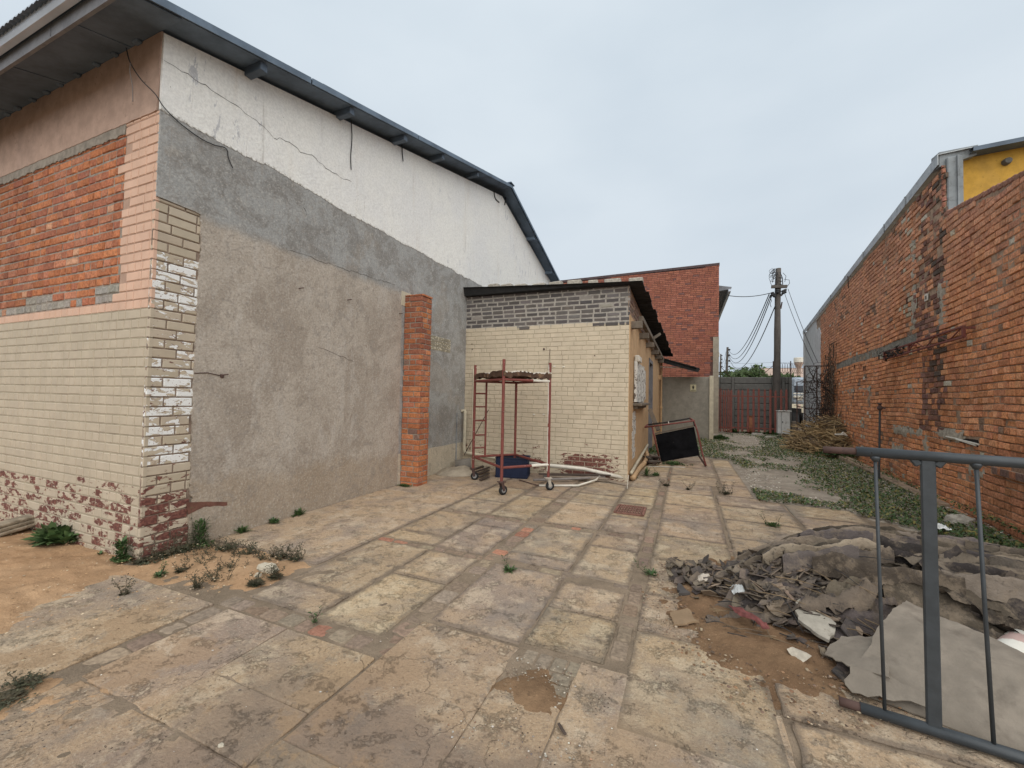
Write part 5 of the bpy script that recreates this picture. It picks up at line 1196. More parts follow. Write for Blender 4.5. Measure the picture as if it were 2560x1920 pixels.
mb = MB(); mb.lathe([(r1*.35, 0), (r1*.4, zb_), (r1*.5, zb_+.1), (r1*.85, zm-.15), (r1*.9, zm-.01)], (tk[0], 45, 0), 14); mb.build('stand', MROOFH, wt)
# parked truck glimpsed through the gap
tr = thing('parked_truck', (float(ony(1996, 1000, 26)[0]), 26, 0), 'pale blue and white truck front between the precast wall and mesh fence', 'truck')
X0, X1 = float(ony(1979, 1000, 26)[0]), float(ony(2030, 1000, 26)[0]); Z = lambda py: float(ony(1995, py, 26)[2])
MTB = simple('truck_paint', (.33, .38, .44), .5, amt=.1); MGL = simple('truck_glass', (.03, .035, .045), .15, amt=.1)
mb = MB(); mb.box(((X0+X1)/2, 27, (Z(943)+Z(1010))/2), (X1-X0, 2.0, Z(943)-Z(1010)), None, 0, None, .12); mb.build('cab', MTB, tr)
mb = MB(); mb.box(((X0+X1)/2, 25.97, Z(972)), (X1-X0-.25, .06, Z(965)-Z(981)), None, 0, None, .04); mb.build('windscreen', MGL, tr)
mb = MB(); mb.box(((X0+X1)/2, 25.9, Z(992)), (X1-X0-.1, .2, .12), None, 0, None, .03); mb.box(((X0+X1)/2, 25.85, Z(984)), (X1-X0-.1, .08, .06)); mb.build('bumper', MWHITEP, tr)
for x in (X0+.25, X1-.25):
    mb = MB(); mb.lathe([(.1, -.15), (.42, -.13), (.45, 0), (.42, .13), (.1, .15)], (x, 26.6, .45), 18, 0, 'x'); mb.build('wheel', MRUB, tr)
    mb = MB(); mb.box((x+(.1 if x < X0+1 else -.1), 25.95, Z(998)), (.25, .05, .14), None, 0, None, .02); mb.build('headlight', MWHITEP, tr)
mb = MB(); mb.box(((X0+X1)/2, 29.5, .85), (X1-X0-.1, 3.2, .5)); mb.build('chassis', MRUB, tr)

# ================================================================== SCAFFOLD TROLLEY
W1, W2, W3, W4 = g(1253, 1238), g(1370, 1226), g(1182, 1200), g(1282, 1193)
W4 = W2+W3-W1
sf = thing('scaffold_trolley', (W1+W4)/2, 'red steel scaffold trolley on castors with a ladder side and sagging top tray', 'scaffold')
ztop_ = 2.0; Hb, Ht = .40, 1.70
def post(w_, h, r=.0225):
    mb = MB(); mb.tube([V(w_[0], w_[1], .20), V(w_[0], w_[1], h)], r, 12); return mb.build('post', MREDM, sf)
for w_, h in ((W1, 2.0), (W2, 1.99), (W3, 1.98), (W4, 1.72)): post(w_, h)
d34 = (W4-W3); L2 = W3+d34*.27; mb = MB(); mb.tube([V(L2[0], L2[1], Hb), V(L2[0], L2[1], Ht)], .018, 10); mb.build('ladder_stile', MREDM, sf)
for k, z in enumerate((.55, .77, 1.02, 1.26, 1.49)):
    mb = MB(); mb.tube([V(*W3[:2], z), V(*L2[:2], z)], .013, 8); mb.build('rung', MREDM, sf)
MPART = metal_mat('splashed_rail', (.235, .058, .043), (.62, .6, .57), .50, .6)
def rail(a, b, z, r=.020, mat=MREDM, nm='rail'):
    mb = MB(); mb.tube([V(a[0], a[1], z), V(b[0], b[1], z)], r, 10); return mb.build(nm, mat, sf)
for (a, b) in ((W3, W1), (W2, W4), (W4, W3)): rail(a, b, Hb)
m12 = W1+(W2-W1)*.62
for z in (Hb, Ht): rail(W1, m12, z); rail(m12, W2, z, .0212, MWHITEP)
for (a, b) in ((W3, W1), (W2, W4), (W4, W3)): rail(a, b, Ht)
mb = MB(); 
for (w_, r_) in ((W2, .028),):
    for (za_, zb2) in ((.30, .62), (.62, .98), (1.04, 1.68), (1.80, 1.96)):
        P = []
        for i in range(7): z = za_+(zb2-za_)*i/6; P.append(V(w_[0]-.013+jit(.003), w_[1]-.014+jit(.003), z))
        mb.tube(P, [.006+.006*RND.random() for _ in P], 6)
mb.build('paint_splash', MWHITEP, sf)
# castors
def castor(w_, ang, mat):
    c = bpy.data.objects.new('castor', None); sc.collection.objects.link(c); c.parent = sf; c.location = tuple(V(w_[0], w_[1], 0)-np.array(sf.location)); c.rotation_euler = (0, 0, ang); return c
def castor_mesh(w_, ang, bm_):
    R_ = np.array([[math.cos(ang), -math.sin(ang), 0], [math.sin(ang), math.cos(ang), 0], [0, 0, 1]]); o_ = V(w_[0], w_[1], 0)
    tfm = lambda vs: [R_ @ np.array(v)+o_ for v in vs]
    mb = MB(); mb.lathe([(.028, .205), (.045, .20), (.045, .175), (.03, .17)], (0, 0, 0), 14); mb.box((0, 0, .195), (.11, .09, .012), None, 0, None, .003)
    for s in (-1, 1): mb.bar((0, s*.032, .18), (.03, s*.034, .065), .045, .006, up=(0, 1, 0))
    mb.v = tfm(mb.v); f = mb.build('castor', bm_, sf)
    mb = MB(); mb.lathe([(.022, -.022), (.060, -.02), (.068, -.012), (.070, 0), (.068, .012), (.060, .02), (.022, .022)], (.03, 0, .07), 22, 0, 'y'); mb.v = tfm(mb.v)
    w = mb.build('wheel', MRUB, None, smooth=False, loc='world'); w.parent = f; 
    mb = MB(); mb.lathe([(.012, -.028), (.035, -.024), (.035, .024), (.012, .028)], (.03, 0, .07), 14, 0, 'y'); mb.v = tfm(mb.v); h = mb.build('hub', MGALV, None, loc='world'); h.parent = f
    for q in (w, h): q.location = (0, 0, 0)
for w_, a_, m_ in ((W1, 1.0, MRUST), (W2, .7, simple('pale_castor', (.42, .38, .32), .7)), (W3, .4, MRUST), (W4, .8, MWHITEP)): castor_mesh(w_, a_, m_)
# top tray of torn board
mb = MB(); A_, B_, C_, D_ = W3, W1, W2, W4
def bil(s, t): return A_*(1-s)*(1-t)+B_*s*(1-t)+C_*s*t+D_*(1-s)*t
n = 26; P = np.zeros((n, n, 3)); Q = np.zeros((n, n, 3))
for i in range(n):
    for j in range(n):
        s, t = -.02+1.04*i/(n-1), -.02+1.04*j/(n-1); p = bil(s, t); z = Ht+.125-.02*math.sin(s*3.1)*math.sin(t*3.1)+float(fnoise(i*.35, j*.35, 61))*.035
        P[i, j] = (p[0], p[1], z); Q[i, j] = (p[0]+float(fnoise(i, j, 3))*.01, p[1], z-.022)
mb.grid(P, 1); mb.grid(Q, 0)
def edge(idx):
    for k in range(len(idx)-1):
        a, b = P[idx[k]], P[idx[k+1]]; da = .085+float(fnoise(k*.6, 1, 9))*.05; db = .085+float(fnoise((k+1)*.6, 1, 9))*.05
        mb.add([a, b, b-V(0, 0, db), a-V(0, 0, da)], [(0, 1, 2, 3)], 2)
edge([(i, 0) for i in range(n)]); edge([(n-1, j) for j in range(n)]); edge([(i, n-1) for i in range(n)]); edge([(0, j) for j in range(n)])
for j in range(n-1):
    if RND.random() < .7: a, b = P[n-1, j]+V(.004, -.004, .006), P[n-1, j+1]+V(.004, -.004, .006); mb.add([a, b, b-V(0, 0, .01+RND.random()*.02), a-V(0, 0, .01+RND.random()*.02)], [(0, 1, 2, 3)], 1)
MRB = simple('rotten_board', (.085, .05, .034), .9, amt=.35, scale=9, col2=(.16, .10, .06), thr=(.55, .6))
mb.build('top_tray', [MRB, MWHITEP, MRB], sf)

# blue crate
cc = g(1293, 1213); CX, CY = -2.78, 6.75
c0, c1, c2 = g(1213, 1192), g(1273, 1196), g(1300, 1186)
cr = thing('plastic_crate', (c1[0]-.05, c1[1]+.25, 0), 'dark blue plastic crate standing under the red scaffold trolley', 'crate')
ang = math.radians(14); Rc = np.array([[math.cos(ang), -math.sin(ang), 0], [math.sin(ang), math.cos(ang), 0], [0, 0, 1]]); co = V(c1[0]-.02, c1[1]+.22, 0)
mb = MB()
cw, cdp, ch_ = .56, .40, .36
for s in (-1, 1):
    mb.box(co+Rc@V(0, s*cdp/2, ch_/2), (cw, .012, ch_), Rc, 0, None, .003); mb.box(co+Rc@V(s*cw/2, 0, ch_/2), (.012, cdp, ch_), Rc, 0, None, .003)
    for z in (.03, ch_-.07, ch_-.01): mb.box(co+Rc@V(0, s*(cdp/2+.008), z), (cw+.03, .012, .022), Rc, 0, None, .003); mb.box(co+Rc@V(s*(cw/2+.008), 0, z), (.012, cdp+.03, .022), Rc, 0, None, .003)
    for k in range(-3, 4): mb.box(co+Rc@V(k*.085, s*(cdp/2+.007), ch_/2-.02), (.010, .010, ch_-.1), Rc, 0)
    for k in range(-2, 3): mb.box(co+Rc@V(s*(cw/2+.007), k*.085, ch_/2-.02), (.010, .010, ch_-.1), Rc, 0)
mb.box(co+V(0, 0, .02), (cw-.02, cdp-.02, .02), Rc); mb.build('crate_body', MBLUE, cr)
mb = MB(); mb.box(co+V(0, 0, ch_-.05), (cw-.04, cdp-.04, .02), Rc); mb.build('contents', MBLACK, cr)

# loose pipes, laths and bars on the ground by the shed
def pipe(name, pts, r, mat, label, cat='pipe', n=8, group=None):
    mb = MB(); mb.tube(pts, r, n); p = dict(label=label, category=cat)
    if group: p['group'] = group
    return mb.build(name, mat, smooth=True, **p)
pipe('plastic_pipe', [g(1300, 1156, .25), g(1460, 1172, .18), g(1570, 1197, .04)], .033, MWHITEP, 'long thick cream plastic pipe sloping along the foot of the shed wall')
pipe('plastic_pipe', [g(1348, 1214, .02), g(1445, 1214, .02), g(1490, 1200, .05), g(1500, 1190, .07)], .017, MWHITEP, 'thin white plastic pipe bent upward at its right end, nearest the trolley')
pipe('metal_rod', [g(1298, 1200, .02), g(1350, 1215, .015)], .009, MRUST, 'short thin rusty rod lying left of the bent white pipe', 'rod')
pipe('metal_bar', [g(1333, 1200, .05), g(1512, 1194, .06)], .022, MGREYM if False else simple('grey_plastic', (.22, .195, .18), .6), 'grey bar lying along the front of the lath stack', 'bar')
def plank(name, a, b, w_, h, mat, label, cat='plank', up=(0, 0, 1), group=None):
    mb = MB(); mb.bar(a, b, w_, h, up=up, bev=.003); p = dict(label=label, category=cat)
    if group: p['group'] = group
    return mb.build(name, mat, **p)
MLATH = stain_mat('lath_wood', (.25, .20, .155), (.14, .11, .09)); MDW = stain_mat('dark_wood', (.075, .055, .045), (.045, .035, .03))
lz = [.02, .02, .05, .05, .08, .08, .11, .02, .05, .03, .09, .06]
for i in range(12):
    y0_ = 1201-i*2.3+jit(1); z = (.018, .018, .05, .018, .05, .082)[i % 6]; x0_ = 1345+RND.random()*35; x1_ = 1490+RND.random()*40
    plank('lath', g(x0_, y0_-6+jit(3), z), g(x1_, y0_+jit(3), z+.01), .05+RND.random()*.05, .026, [MLATH, MDW, MLATH, MGREYCONC][i % 4], ORD[i].replace('leftmost', 'rearmost')+' weathered wooden lath'+(' from the back' if i else '')+' in the low stack by the shed wall', 'lath', group='laths stacked by the shed wall')
plank('plank', g(1515, 1201, .02), g(1570, 1214, .01), .07, .02, MLATH, 'short pale lath end pointing at the shed corner beyond the stack')
for i in range(5): plank('lath', g(1188+i*3, 1172+i*7, .03+.02*(i % 2)), g(1222, 1160+i*8, .04), .05, .02, MDW, ORD[i].replace('leftmost', 'rearmost')+' dark timber offcut'+(' from the back' if i else '')+' left of the blue crate', 'offcut', group='offcuts left of the blue crate')
plank('lath', g(1568, 1222, .0), g(1571, 1188, .22), .02, .012, MWHITEP, 'short white stick leaning at the shed corner', 'stick', up=(1, 0, 0))
pipe('stick', [V(-4.1, 7.3, .25), V(-3.62, 7.40, 1.18)], .008, MRUST, 'thin dark stick leaning on the cream brick wall behind the ladder side', 'stick')
plank('batten', g(1619, 1166, .01), g(1713, 1168, .01), .03, .012, MWHITEP, 'thin white batten lying flat in front of the fallen table')

def sheetmesh(name, P, mat, th=.004, parent=None, thick_dir=(0, 0, -1), **props):
    mb = MB(); mb.grid(P); Q = P+np.array(thick_dir)*th; mb.grid(Q); nu, nv = P.shape[:2]
    per = [(i, 0) for i in range(nu)]+[(nu-1, j) for j in range(1, nv)]+[(i, nv-1) for i in range(nu-2, -1, -1)]+[(0, j) for j in range(nv-2, 0, -1)]
    for k in range(len(per)):
        a, b = per[k], per[(k+1) % len(per)]; mb.add([P[a], P[b], Q[b], Q[a]], [(0, 1, 2, 3)])
    return mb.build(name, mat, parent, smooth=True, **props)
# canvas sack by the wall corner
cs = g(1140, 1185); 
def sack():
    n = 40; P = np.zeros((n, n, 3))
    for i in range(n):
        for j in range(n):
            a = i/(n-1)*2-1; b = j/(n-1)*2-1; r_ = max(abs(a), abs(b)); t = math.atan2(b, a); q = r_
            x = math.cos(t)*q*.42*(1+.12*math.sin(3*t+1)); y = math.sin(t)*q*.30*(1+.1*math.sin(2*t))
            z = .005+.10*(1-q**3)+.05*float(fnoise(x*7+3, y*7, 4))*(1-q*.6)+.06*math.exp(-((x-.1)**2+(y-.18)**2)/.02)
            P[i, j] = (cs[0]+x, cs[1]+y, max(z, .006+.006*abs(math.sin(t*5))))
    sheetmesh('canvas_sack', P, MCANV, label='crumpled beige canvas sack lying by the grey wall corner beside the trolley', category='sack')
sack()
mb = MB(); mb.tube([V(-4.12, 7.0, .1), V(-3.85, 7.15, .12)], [.10, .12], 14); mb.build('bucket', simple('grey_bucket', (.20, .18, .155), .8), label='dark mouthed grey bucket lying on its side behind the canvas sack', category='bucket', smooth=True)

# fallen table with black top by the shed
tb = thing('fallen_table', (-.15, 10.2, 0), 'tipped over red tube frame table with a black board top leaning by the shed side', 'table')
ty = 10.15
def TP(px, py, dy=0.0): return ony(px, py, ty+dy)
mb = MB(); n_ = _n(np.cross(TP(1736, 1066, .18)-TP(1640, 1086, .18), TP(1653, 1155)-TP(1640, 1086, .18)))
c4 = [TP(1638, 1087, .16), TP(1735, 1067, .16), TP(1749, 1138, 0), TP(1653, 1154, 0)]
off = n_*.035*(1 if n_[1] > 0 else -1)
mb.add([q for q in c4]+[q+off for q in c4], [(0, 1, 2, 3), (7, 6, 5, 4), (0, 4, 5, 1), (1, 5, 6, 2), (2, 6, 7, 3), (3, 7, 4, 0)]); mb.build('table_top', simple('black_board', (.008, .008, .009), .95, amt=.4, scale=5, col2=(.03, .028, .025), thr=(.70, .72), spec=.05), tb)
mb = MB(); mb.bar(TP(1637, 1084, .17), TP(1734, 1064.5, .17), .05, .03); mb.build('edge_strip', MTIMB, tb)
MRT = MREDM
def tl(pts, r, nm, mat=MREDM): mb = MB(); mb.tube(pts, r, 8); return mb.build(nm, mat, tb, smooth=True)
tl([TP(1613, 1068, -.1), TP(1660, 1062, -.06), TP(1735, 1052, -.03), TP(1744, 1080, -.02), TP(1756, 1135, -.05), TP(1765, 1164, -.2)], .018, 'leg_frame')
tl([TP(1618, 1062, .25), TP(1665, 1056, .25), TP(1724, 1046, .25), TP(1734, 1053, .22), TP(1737, 1066, .2)], .018, 'back_rail', simple('black_tube', (.03, .025, .025), .6))
tl([TP(1613, 1068, -.1), TP(1619, 1062, .25)], .02, 'side_rail'); tl([TP(1735, 1052, -.03), TP(1725, 1046, .25)], .02, 'side_rail')
tl([TP(1630, 1066, -.07), TP(1640, 1110, -.05), TP(1651, 1157, -.02)], .018, 'leg'); tl([TP(1748, 1140, .1), TP(1764, 1165, -.15)], .02, 'leg', MRUST); tl([TP(1671, 1054, .25), TP(1672, 1060, -.05)], .012, 'brace', MWHITEP)
plank('plank', ony(1624, 1023, 10.9), ony(1646, 1076, 10.5), .10, .035, MTIMB, 'long grey plank leaning behind the fallen table against the shed door', up=(0, 1, 0))
mb = MB(); 
for k in range(14): mb.box((-.72+jit(.16), 9.85+jit(.35), .03+RND.random()*.12), (.12+RND.random()*.2, .1, .03), np.array(Matrix.Rotation(jit(1.5), 3, 'Z') @ Matrix.Rotation(jit(.6), 3, 'X')), k % 2)
mb.build('rubble', [MDW, simple('dark_rubble', (.10, .085, .07), .95)], kind='stuff', label='dark pile of timber scraps and rubble between the shed side and the fallen table', category='rubble')

# ================================================================== STEEL BARRIER IN THE FOREGROUND
b0_, b1_ = g(2125, 1758, .04), g(2560, 1893, .04); bd_ = _n(V(b1_[0]-b0_[0], b1_[1]-b0_[1], 0)); bo = V(b0_[0], b0_[1], 0)
bn = V(-bd_[1], bd_[0], 0)
def bp(px, py): q = onp(px, py, bo, bn); return float((q-bo).dot(bd_)), float(q[2])
br = thing('steel_barrier', bo+bd_*.4, 'grey steel pipe barrier frame with thin rods in the right foreground', 'barrier')
def BP(s, z): return bo+bd_*s+V(0, 0, z)
s_t0, z_t0 = bp(2140, 1128); s_te, z_te = bp(2058, 1124); s_t2, z_t2 = bp(2560, 1158)
mb = MB(); mb.tube([BP(s_t0, z_t0), BP(s_t2+.0, z_t2), BP(s_t2+1.5, z_t2-.01)], .0225, 20); mb.build('top_rail', MGREYM, br, smooth=True)
mb = MB(); mb.tube([BP(s_te, z_te), BP(s_t0+.02, z_t0)], .0165, 18); mb.lathe([(.012, 0), (.0165, 0)], BP(s_te, z_te), 12); mb.build('rail_end', MRUST, br, smooth=True)
s_b0, z_b0 = bp(2150, 1768); s_be, z_be = bp(2098, 1746)
mb = MB(); mb.tube([BP(s_b0, .035), BP(s_t2, .035), BP(s_t2+1.6, .035)], .024, 18); mb.build('bottom_rail', MGREYM, br, smooth=True)
mb = MB(); mb.tube([BP(s_be, .035), BP(s_b0+.02, .035)], .020, 16); mb.build('rail_end', MRUST, br, smooth=True)
s_p, _ = bp(2335, 1800); mb = MB(); mb.bar(BP(s_p-.012, z_t0-.015), BP(s_p, .04), .050, .022, up=tuple(bn), bev=.005)
for sg_ in (-1, 1): mb.bar(BP(s_p-.012+sg_*.028, z_t0-.045), BP(s_p-.012+sg_*.05, z_t0-.012), .02, .03, up=tuple(bd_), bev=.005)
mb.build('upright', MGREYM, br)
for (tpx, tpy, bpx, bpy_) in ((2188, 1140, 2212, 1770), (2440, 1160, 2485, 1868)):
    sa, za2 = bp(tpx, tpy); sb_, zb3 = bp(bpx, bpy_); mb = MB(); mb.tube([BP(sa, z_t0-.01), BP(sa+(sb_-sa)*.5, .6), BP(sb_, .04)], .0075, 10)
    mb.lathe([(.010, -.02), (.02, -.005), (.02, .005)], BP(sa, z_t0-.022), 10); mb.build('rod', MGREYM, br, smooth=True)
for k in range(1, 4):
    sa = s_p+.24+.22*k; mb = MB(); mb.tube([BP(sa, z_t0-.01), BP(sa, .04)], .0075, 10); mb.build('rod', MGREYM, br, smooth=True)
# pin hole in the top rail
mb = MB(); q = BP(s_t0+.055, z_t0-.002)-bn*.0222; mb.lathe([(0, 0), (.005, 0), (.005, .0012), (0, .0012)], q, 10, 0, 'y'); mb.build('pin_hole', MBLACK, br)

# ================================================================== RUBBISH HEAP
HP = [(-.02, 3.45), (.2, 4.05), (.75, 4.6), (1.5, 4.85), (2.4, 4.6), (2.9, 3.9), (2.8, 3.1), (1.5, 2.95), (.8, 2.9), (.25, 3.0)]
def Hm(x, y):
    d = sdf(x, y, HP); t = np.clip(d/.62, 0, 1); return .34*(t*t*(3-2*t))*(.7+.3*np.clip((np.asarray(x)-.2)/1.0, 0, 1))
def ridged(x, y, s, o=4):
    t = 0; a = .5; f = 1
    for k in range(o): t = t+a*(1-np.abs(vnoise(x*f, y*f, s+k)*2-1)); a *= .5; f *= 2.1
    return t
TCOL = [(.135, .107, .083), (.10, .083, .078), (.165, .132, .098), (.075, .063, .058), (.185, .15, .112), (.12, .098, .08)]
def drape(U, W, lam, seed):
    ph = (W+fnoise(U*2.1, W*3.5, seed, 4)*.16+fnoise(U*6, W*9, seed+5, 3)*.03)/lam
    a = 1-np.abs(np.sin(ph*math.pi))**.75; b = 1-np.abs(np.sin(ph*math.pi*.43+1.3+fnoise(U*3, W*2, seed+8, 2)*2))**.8
    return a*(.35+1.1*vnoise(U*4, W*6, seed+2))+b*.9
def tarp(mb, cx, cy, L, W, ang, amp, seed, lift, fold=9., col=None, res=.014, ragk=.10):
    nu, nv = int(L/res), int(W/res); U, Vv = np.meshgrid(np.linspace(-L/2, L/2, nu), np.linspace(-W/2, W/2, nv), indexing='ij')
    c, s_ = math.cos(ang), math.sin(ang); bend = .25*(seed % 5-2)*.25*(U/L)**2*L; Vv = Vv*(1-.75*np.abs(2*U/L)**3); wob = fnoise(U*2.2, Vv*2, seed, 3)*.10+bend
    X = cx+U*c-(Vv+wob)*s_; Y = cy+U*s_+(Vv+wob)*c
    z = Hm(X, Y)+lift+(drape(U, Vv, 1.0/fold, seed)-.75)*amp+fnoise(X*16, Y*16, seed, 4)*.016
    z += .06*np.clip((np.abs(Vv)/(W/2)-.7)/.3, 0, 1)**2*(fnoise(U*3, U*0, seed+9, 2)+.05)*2
    X += fnoise(U*7, Vv*7, seed+21, 3)*.035; Y += fnoise(U*7, Vv*7, seed+22, 3)*.035
    z = np.maximum(z, .006+.004*vnoise(X*20, Y*20, 3))
    e = np.minimum((L/2-np.abs(U))/(L/2), (W/2-np.abs(Vv))/(W/2)); keep = (e+fnoise(U*4, Vv*4, seed+7, 3)*ragk) > .02
    mb.grid(np.stack([X, Y, z], -1), 0, col or sh(TCOL[seed % 6], .12), keep[:-1, :-1])
def tarp_mat():
    m = Mt('dusty_tarpaulin', .92, 0, .2); c = m.attr('col'); c = m.mix(m.step(m.noise(7, 10, .74, .1), .48, .62, 0, .6), c, (.22, .172, .125)); c = m.mix(m.step(m.noise(26, 8, .7), .56, .66, 0, .6), c, (.065, .055, .05))
    m.color(m.vary(c, .15, 12)); m.bump(m.math('ADD', m.noise(18, 9, .72, .5), m.math('MULTIPLY', m.noise(90, 4, .6), .25)), .8, .02); return m.done()
MTARP = tarp_mat()
mb = MB(); X, Y = np.meshgrid(np.linspace(-.1, 3.2, 240), np.linspace(2.75, 5.15, 180), indexing='ij'); Dd = drape((X-1.4)*1.0, (Y-3.9)+.25*np.sin((X-.3)*1.3), .12, 3); mb.grid(np.stack([X, Y, Hm(X, Y)+(Dd-1.1)*.085*np.clip(Hm(X, Y)/.12, 0, 1)-.02], -1), 0, (.05, .04, .034))  # near-black base tone paints the shade in the gaps between folds
TR_ = random.Random(21)
for k in range(46):
    t = TR_.random(); cx = .3+2.4*TR_.random(); cy = 3.2+1.55*TR_.random()
    if sdf(np.array([cx]), np.array([cy]), HP)[0] < .12: continue
    tarp(mb, cx, cy, .45+.8*TR_.random(), .14+.22*TR_.random(), (cx-1.4)*-.45+TR_.uniform(-.3, .3)+(.35 if cx < .75 else .0), (.05+.05*TR_.random())*(.55 if cx < .8 else 1), k+3, (-.01+.0018*k) if cx < .95 else -.035+.0006*k, fold=7+6*TR_.random(), col=sh(TCOL[k % 6], .12) if cx < .95 else sh(tuple(q*.5 for q in TCOL[k % 6]), .2))  # right-hand sheets darkened in colour as painted shade beneath the folds
for k in range(46):      # long rolled folds lying side by side round the mound
    cx = TR_.uniform(.75, 2.7); cy = TR_.uniform(3.3, 4.5)
    if sdf(np.array([cx]), np.array([cy]), HP)[0] < .15: continue
    L = TR_.uniform(.4, 1.1); W = TR_.uniform(.028, .075); nu, nv = int(L/.018), 12; sd_ = 300+k
    U, Vv = np.meshgrid(np.linspace(-L/2, L/2, nu), np.linspace(-1, 1, nv), indexing='ij'); ang = -(cx-1.35)*.42+TR_.uniform(-.22, .22)
    wv = W*(.5+.5*vnoise(U*5, U*0, sd_))*(1-.75*np.abs(U/L*2)**4); off = -.22*(U**2)+fnoise(U*3, U*0+k, sd_, 3)*.08+Vv*wv+fnoise(U*9, Vv*2, sd_+1, 3)*.015
    X = cx+U*math.cos(ang)-off*math.sin(ang); Y = cy+U*math.sin(ang)+off*math.cos(ang)
    z = Hm(X, Y)+.030+.0009*k+(np.cos(Vv*1.5)-.42)*.095*(.6+vnoise(U*4, U*0, sd_+2))+fnoise(X*25, Y*25, sd_, 4)*.016+(ridged(X*7, Y*11, sd_+6, 3)-.5)*.05
    mb.grid(np.stack([X, Y, z], -1), 0, sh(tuple(q*(1.45, .55, 1.2, .8, 1.5, .4, 1.1)[k % 7] for q in TCOL[k % 6]), .1))
for k in range(34):      # torn scraps lying over the folds
    cx = TR_.uniform(.7, 2.6); cy = TR_.uniform(3.25, 4.5)
    if sdf(np.array([cx]), np.array([cy]), HP)[0] < .15: continue
    tarp(mb, cx, cy, TR_.uniform(.25, .65), TR_.uniform(.07, .17), -(cx-1.35)*.42+TR_.uniform(-.5, .5), TR_.uniform(.06, .10), 500+k, .028, fold=10+8*TR_.random(), col=sh(tuple(q*(.35, 1.3, .6, 1.5, .9)[k % 5] for q in TCOL[k % 6]), .1), ragk=.2)
mb.build('tarpaulin_heap', MTARP, loc='world', smooth=True, kind='stuff', label='heap of torn crumpled grey brown tarpaulin strips behind the steel barrier', category='tarpaulin')
def tarp_thing(args, label, **k):
    mb = MB(); tarp(mb, *args, **k); mb.build('tarpaulin', MTARP, smooth=True, label=label, category='tarpaulin')
tarp_thing((1.25, 4.25, 1.1, .30, .0, .07, 71, .07), 'long brown tarpaulin folded over the top of the heap, left of the barrier upright', fold=11, col=(.145, .117, .09), ragk=.24)
tarp_thing((1.72, 3.70, .95, .27, -.05, .075, 72, .07), 'broad light brown tarpaulin flap lying across the middle of the heap behind the upright', fold=13, col=(.17, .138, .105), ragk=.26)
tarp_thing((2.35, 4.15, 1.0, .34, -.35, .05, 73, .10), 'dark stiff tarpaulin with upturned corner at the right end of the heap', fold=8, col=(.11, .095, .08), ragk=.24)
tarp_thing((.80, 3.75, .8, .24, .6, .045, 75, .05), 'brown tarpaulin strip lying over the left shoulder of the heap', fold=9, col=(.15, .12, .095), ragk=.22)

def plate(name, pts, th, mat, label, cat, curl=None, jag=.012, cols=None):
    """thick plate from (px, py, z) outline points, set at its real height"""
    out = []
    n = len(pts)
    for i in range(n):
        a = g(*pts[i]); b = g(*pts[(i+1) % n]); L = np.linalg.norm(b-a); k = max(1, int(L/.03))
        for j in range(k): p = a+(b-a)*j/k; out.append(p+V(jit(jag), jit(jag), 0) if j else p)
    c = sum(out)/len(out); A = np.array(out); nrm = np.linalg.svd(A-c)[2][2]; nrm = nrm*(1 if nrm[2] > 0 else -1); A = A-np.outer((A-c).dot(nrm), nrm)
    m = len(A); mb = MB(); bev = .002; ins = A+(c-A)*.008
    mb.add(list(ins+nrm*th/2)+list(A+nrm*(th/2-bev))+list(A-nrm*th/2), [tuple(range(m))]+[(m+i, m+(i+1) % m, (i+1) % m, i) for i in range(m)]+[(2*m+i, 2*m+(i+1) % m, m+(i+1) % m, m+i) for i in range(m)]+[tuple(range(2*m, 3*m))[::-1]])
    return mb.build(name, mat, label=label, category=cat)
MFIB = simple('fibre_cement', (.225, .192, .155), .93, amt=.16, scale=5, bs=.5, bd=.006, bsc=45, col2=(.17, .143, .115), thr=(.5, .68), psc=6)
MFIBL = simple('pale_fibre_cement', (.33, .30, .25), .93, amt=.2, scale=7, bs=.6, bd=.008, bsc=40, col2=(.20, .175, .14), thr=(.56, .66), psc=8)
# big curved sheet
BL, TL_, TRR, BR_ = g(2118, 1712, .03), g(2268, 1500, .27), g(2800, 1740, .22), g(2900, 2000, .03)
nu, nv = 70, 60; P = np.zeros((nu, nv, 3))
for i in range(nu):
    for j in range(nv):
        s, t = i/(nu-1), j/(nv-1); tt = t
        p = BL*(1-s)*(1-tt)+BR_*s*(1-tt)+TL_*(1-s)*tt+TRR*s*tt
        z = .012+(.22-.012)*math.sin(min(1, t*1.25)*math.pi/2)**.9 + .05*t*(1-s)
        p = np.array([p[0]+float(fnoise(i*.22, j*.2, 81))*.02*(1 if (i < 2 or j > nv-3) else .2), p[1], z+float(fnoise(i*.08, j*.08, 82))*.025]); P[i, j] = p
sheetmesh('fibre_cement_sheet', P, MFIB, .006, label='large smooth grey cement sheet curving down to the ground behind the barrier', category='sheet')
plate('fibre_cement_sheet', [(2062, 1640, .05), (2075, 1610, .08), (2100, 1583, .12), (2205, 1597, .15), (2222, 1690, .13), (2118, 1668, .07)], .006, MFIB, 'smaller broken grey sheet overlapping the left edge of the large sheet', 'sheet')
plate('fibre_cement_sheet', [(2110, 1700, .05), (2125, 1668, .09), (2230, 1690, .12), (2330, 1740, .10), (2330, 1770, .06), (2130, 1730, .03)], .006, MFIB, 'low strip of broken grey sheet under the large sheet at the first barrier rod', 'sheet')
plate('slab_fragment', [(1988, 1508, .16), (2000, 1498, .17), (2018, 1503, .17), (2050, 1530, .15), (2090, 1560, .13), (2085, 1590, .10), (2072, 1607, .08), (2045, 1592, .09), (1995, 1548, .13)], .02, MFIBL, 'pale rounded slab fragment with tan patch lying left of the grey sheets', 'slab')
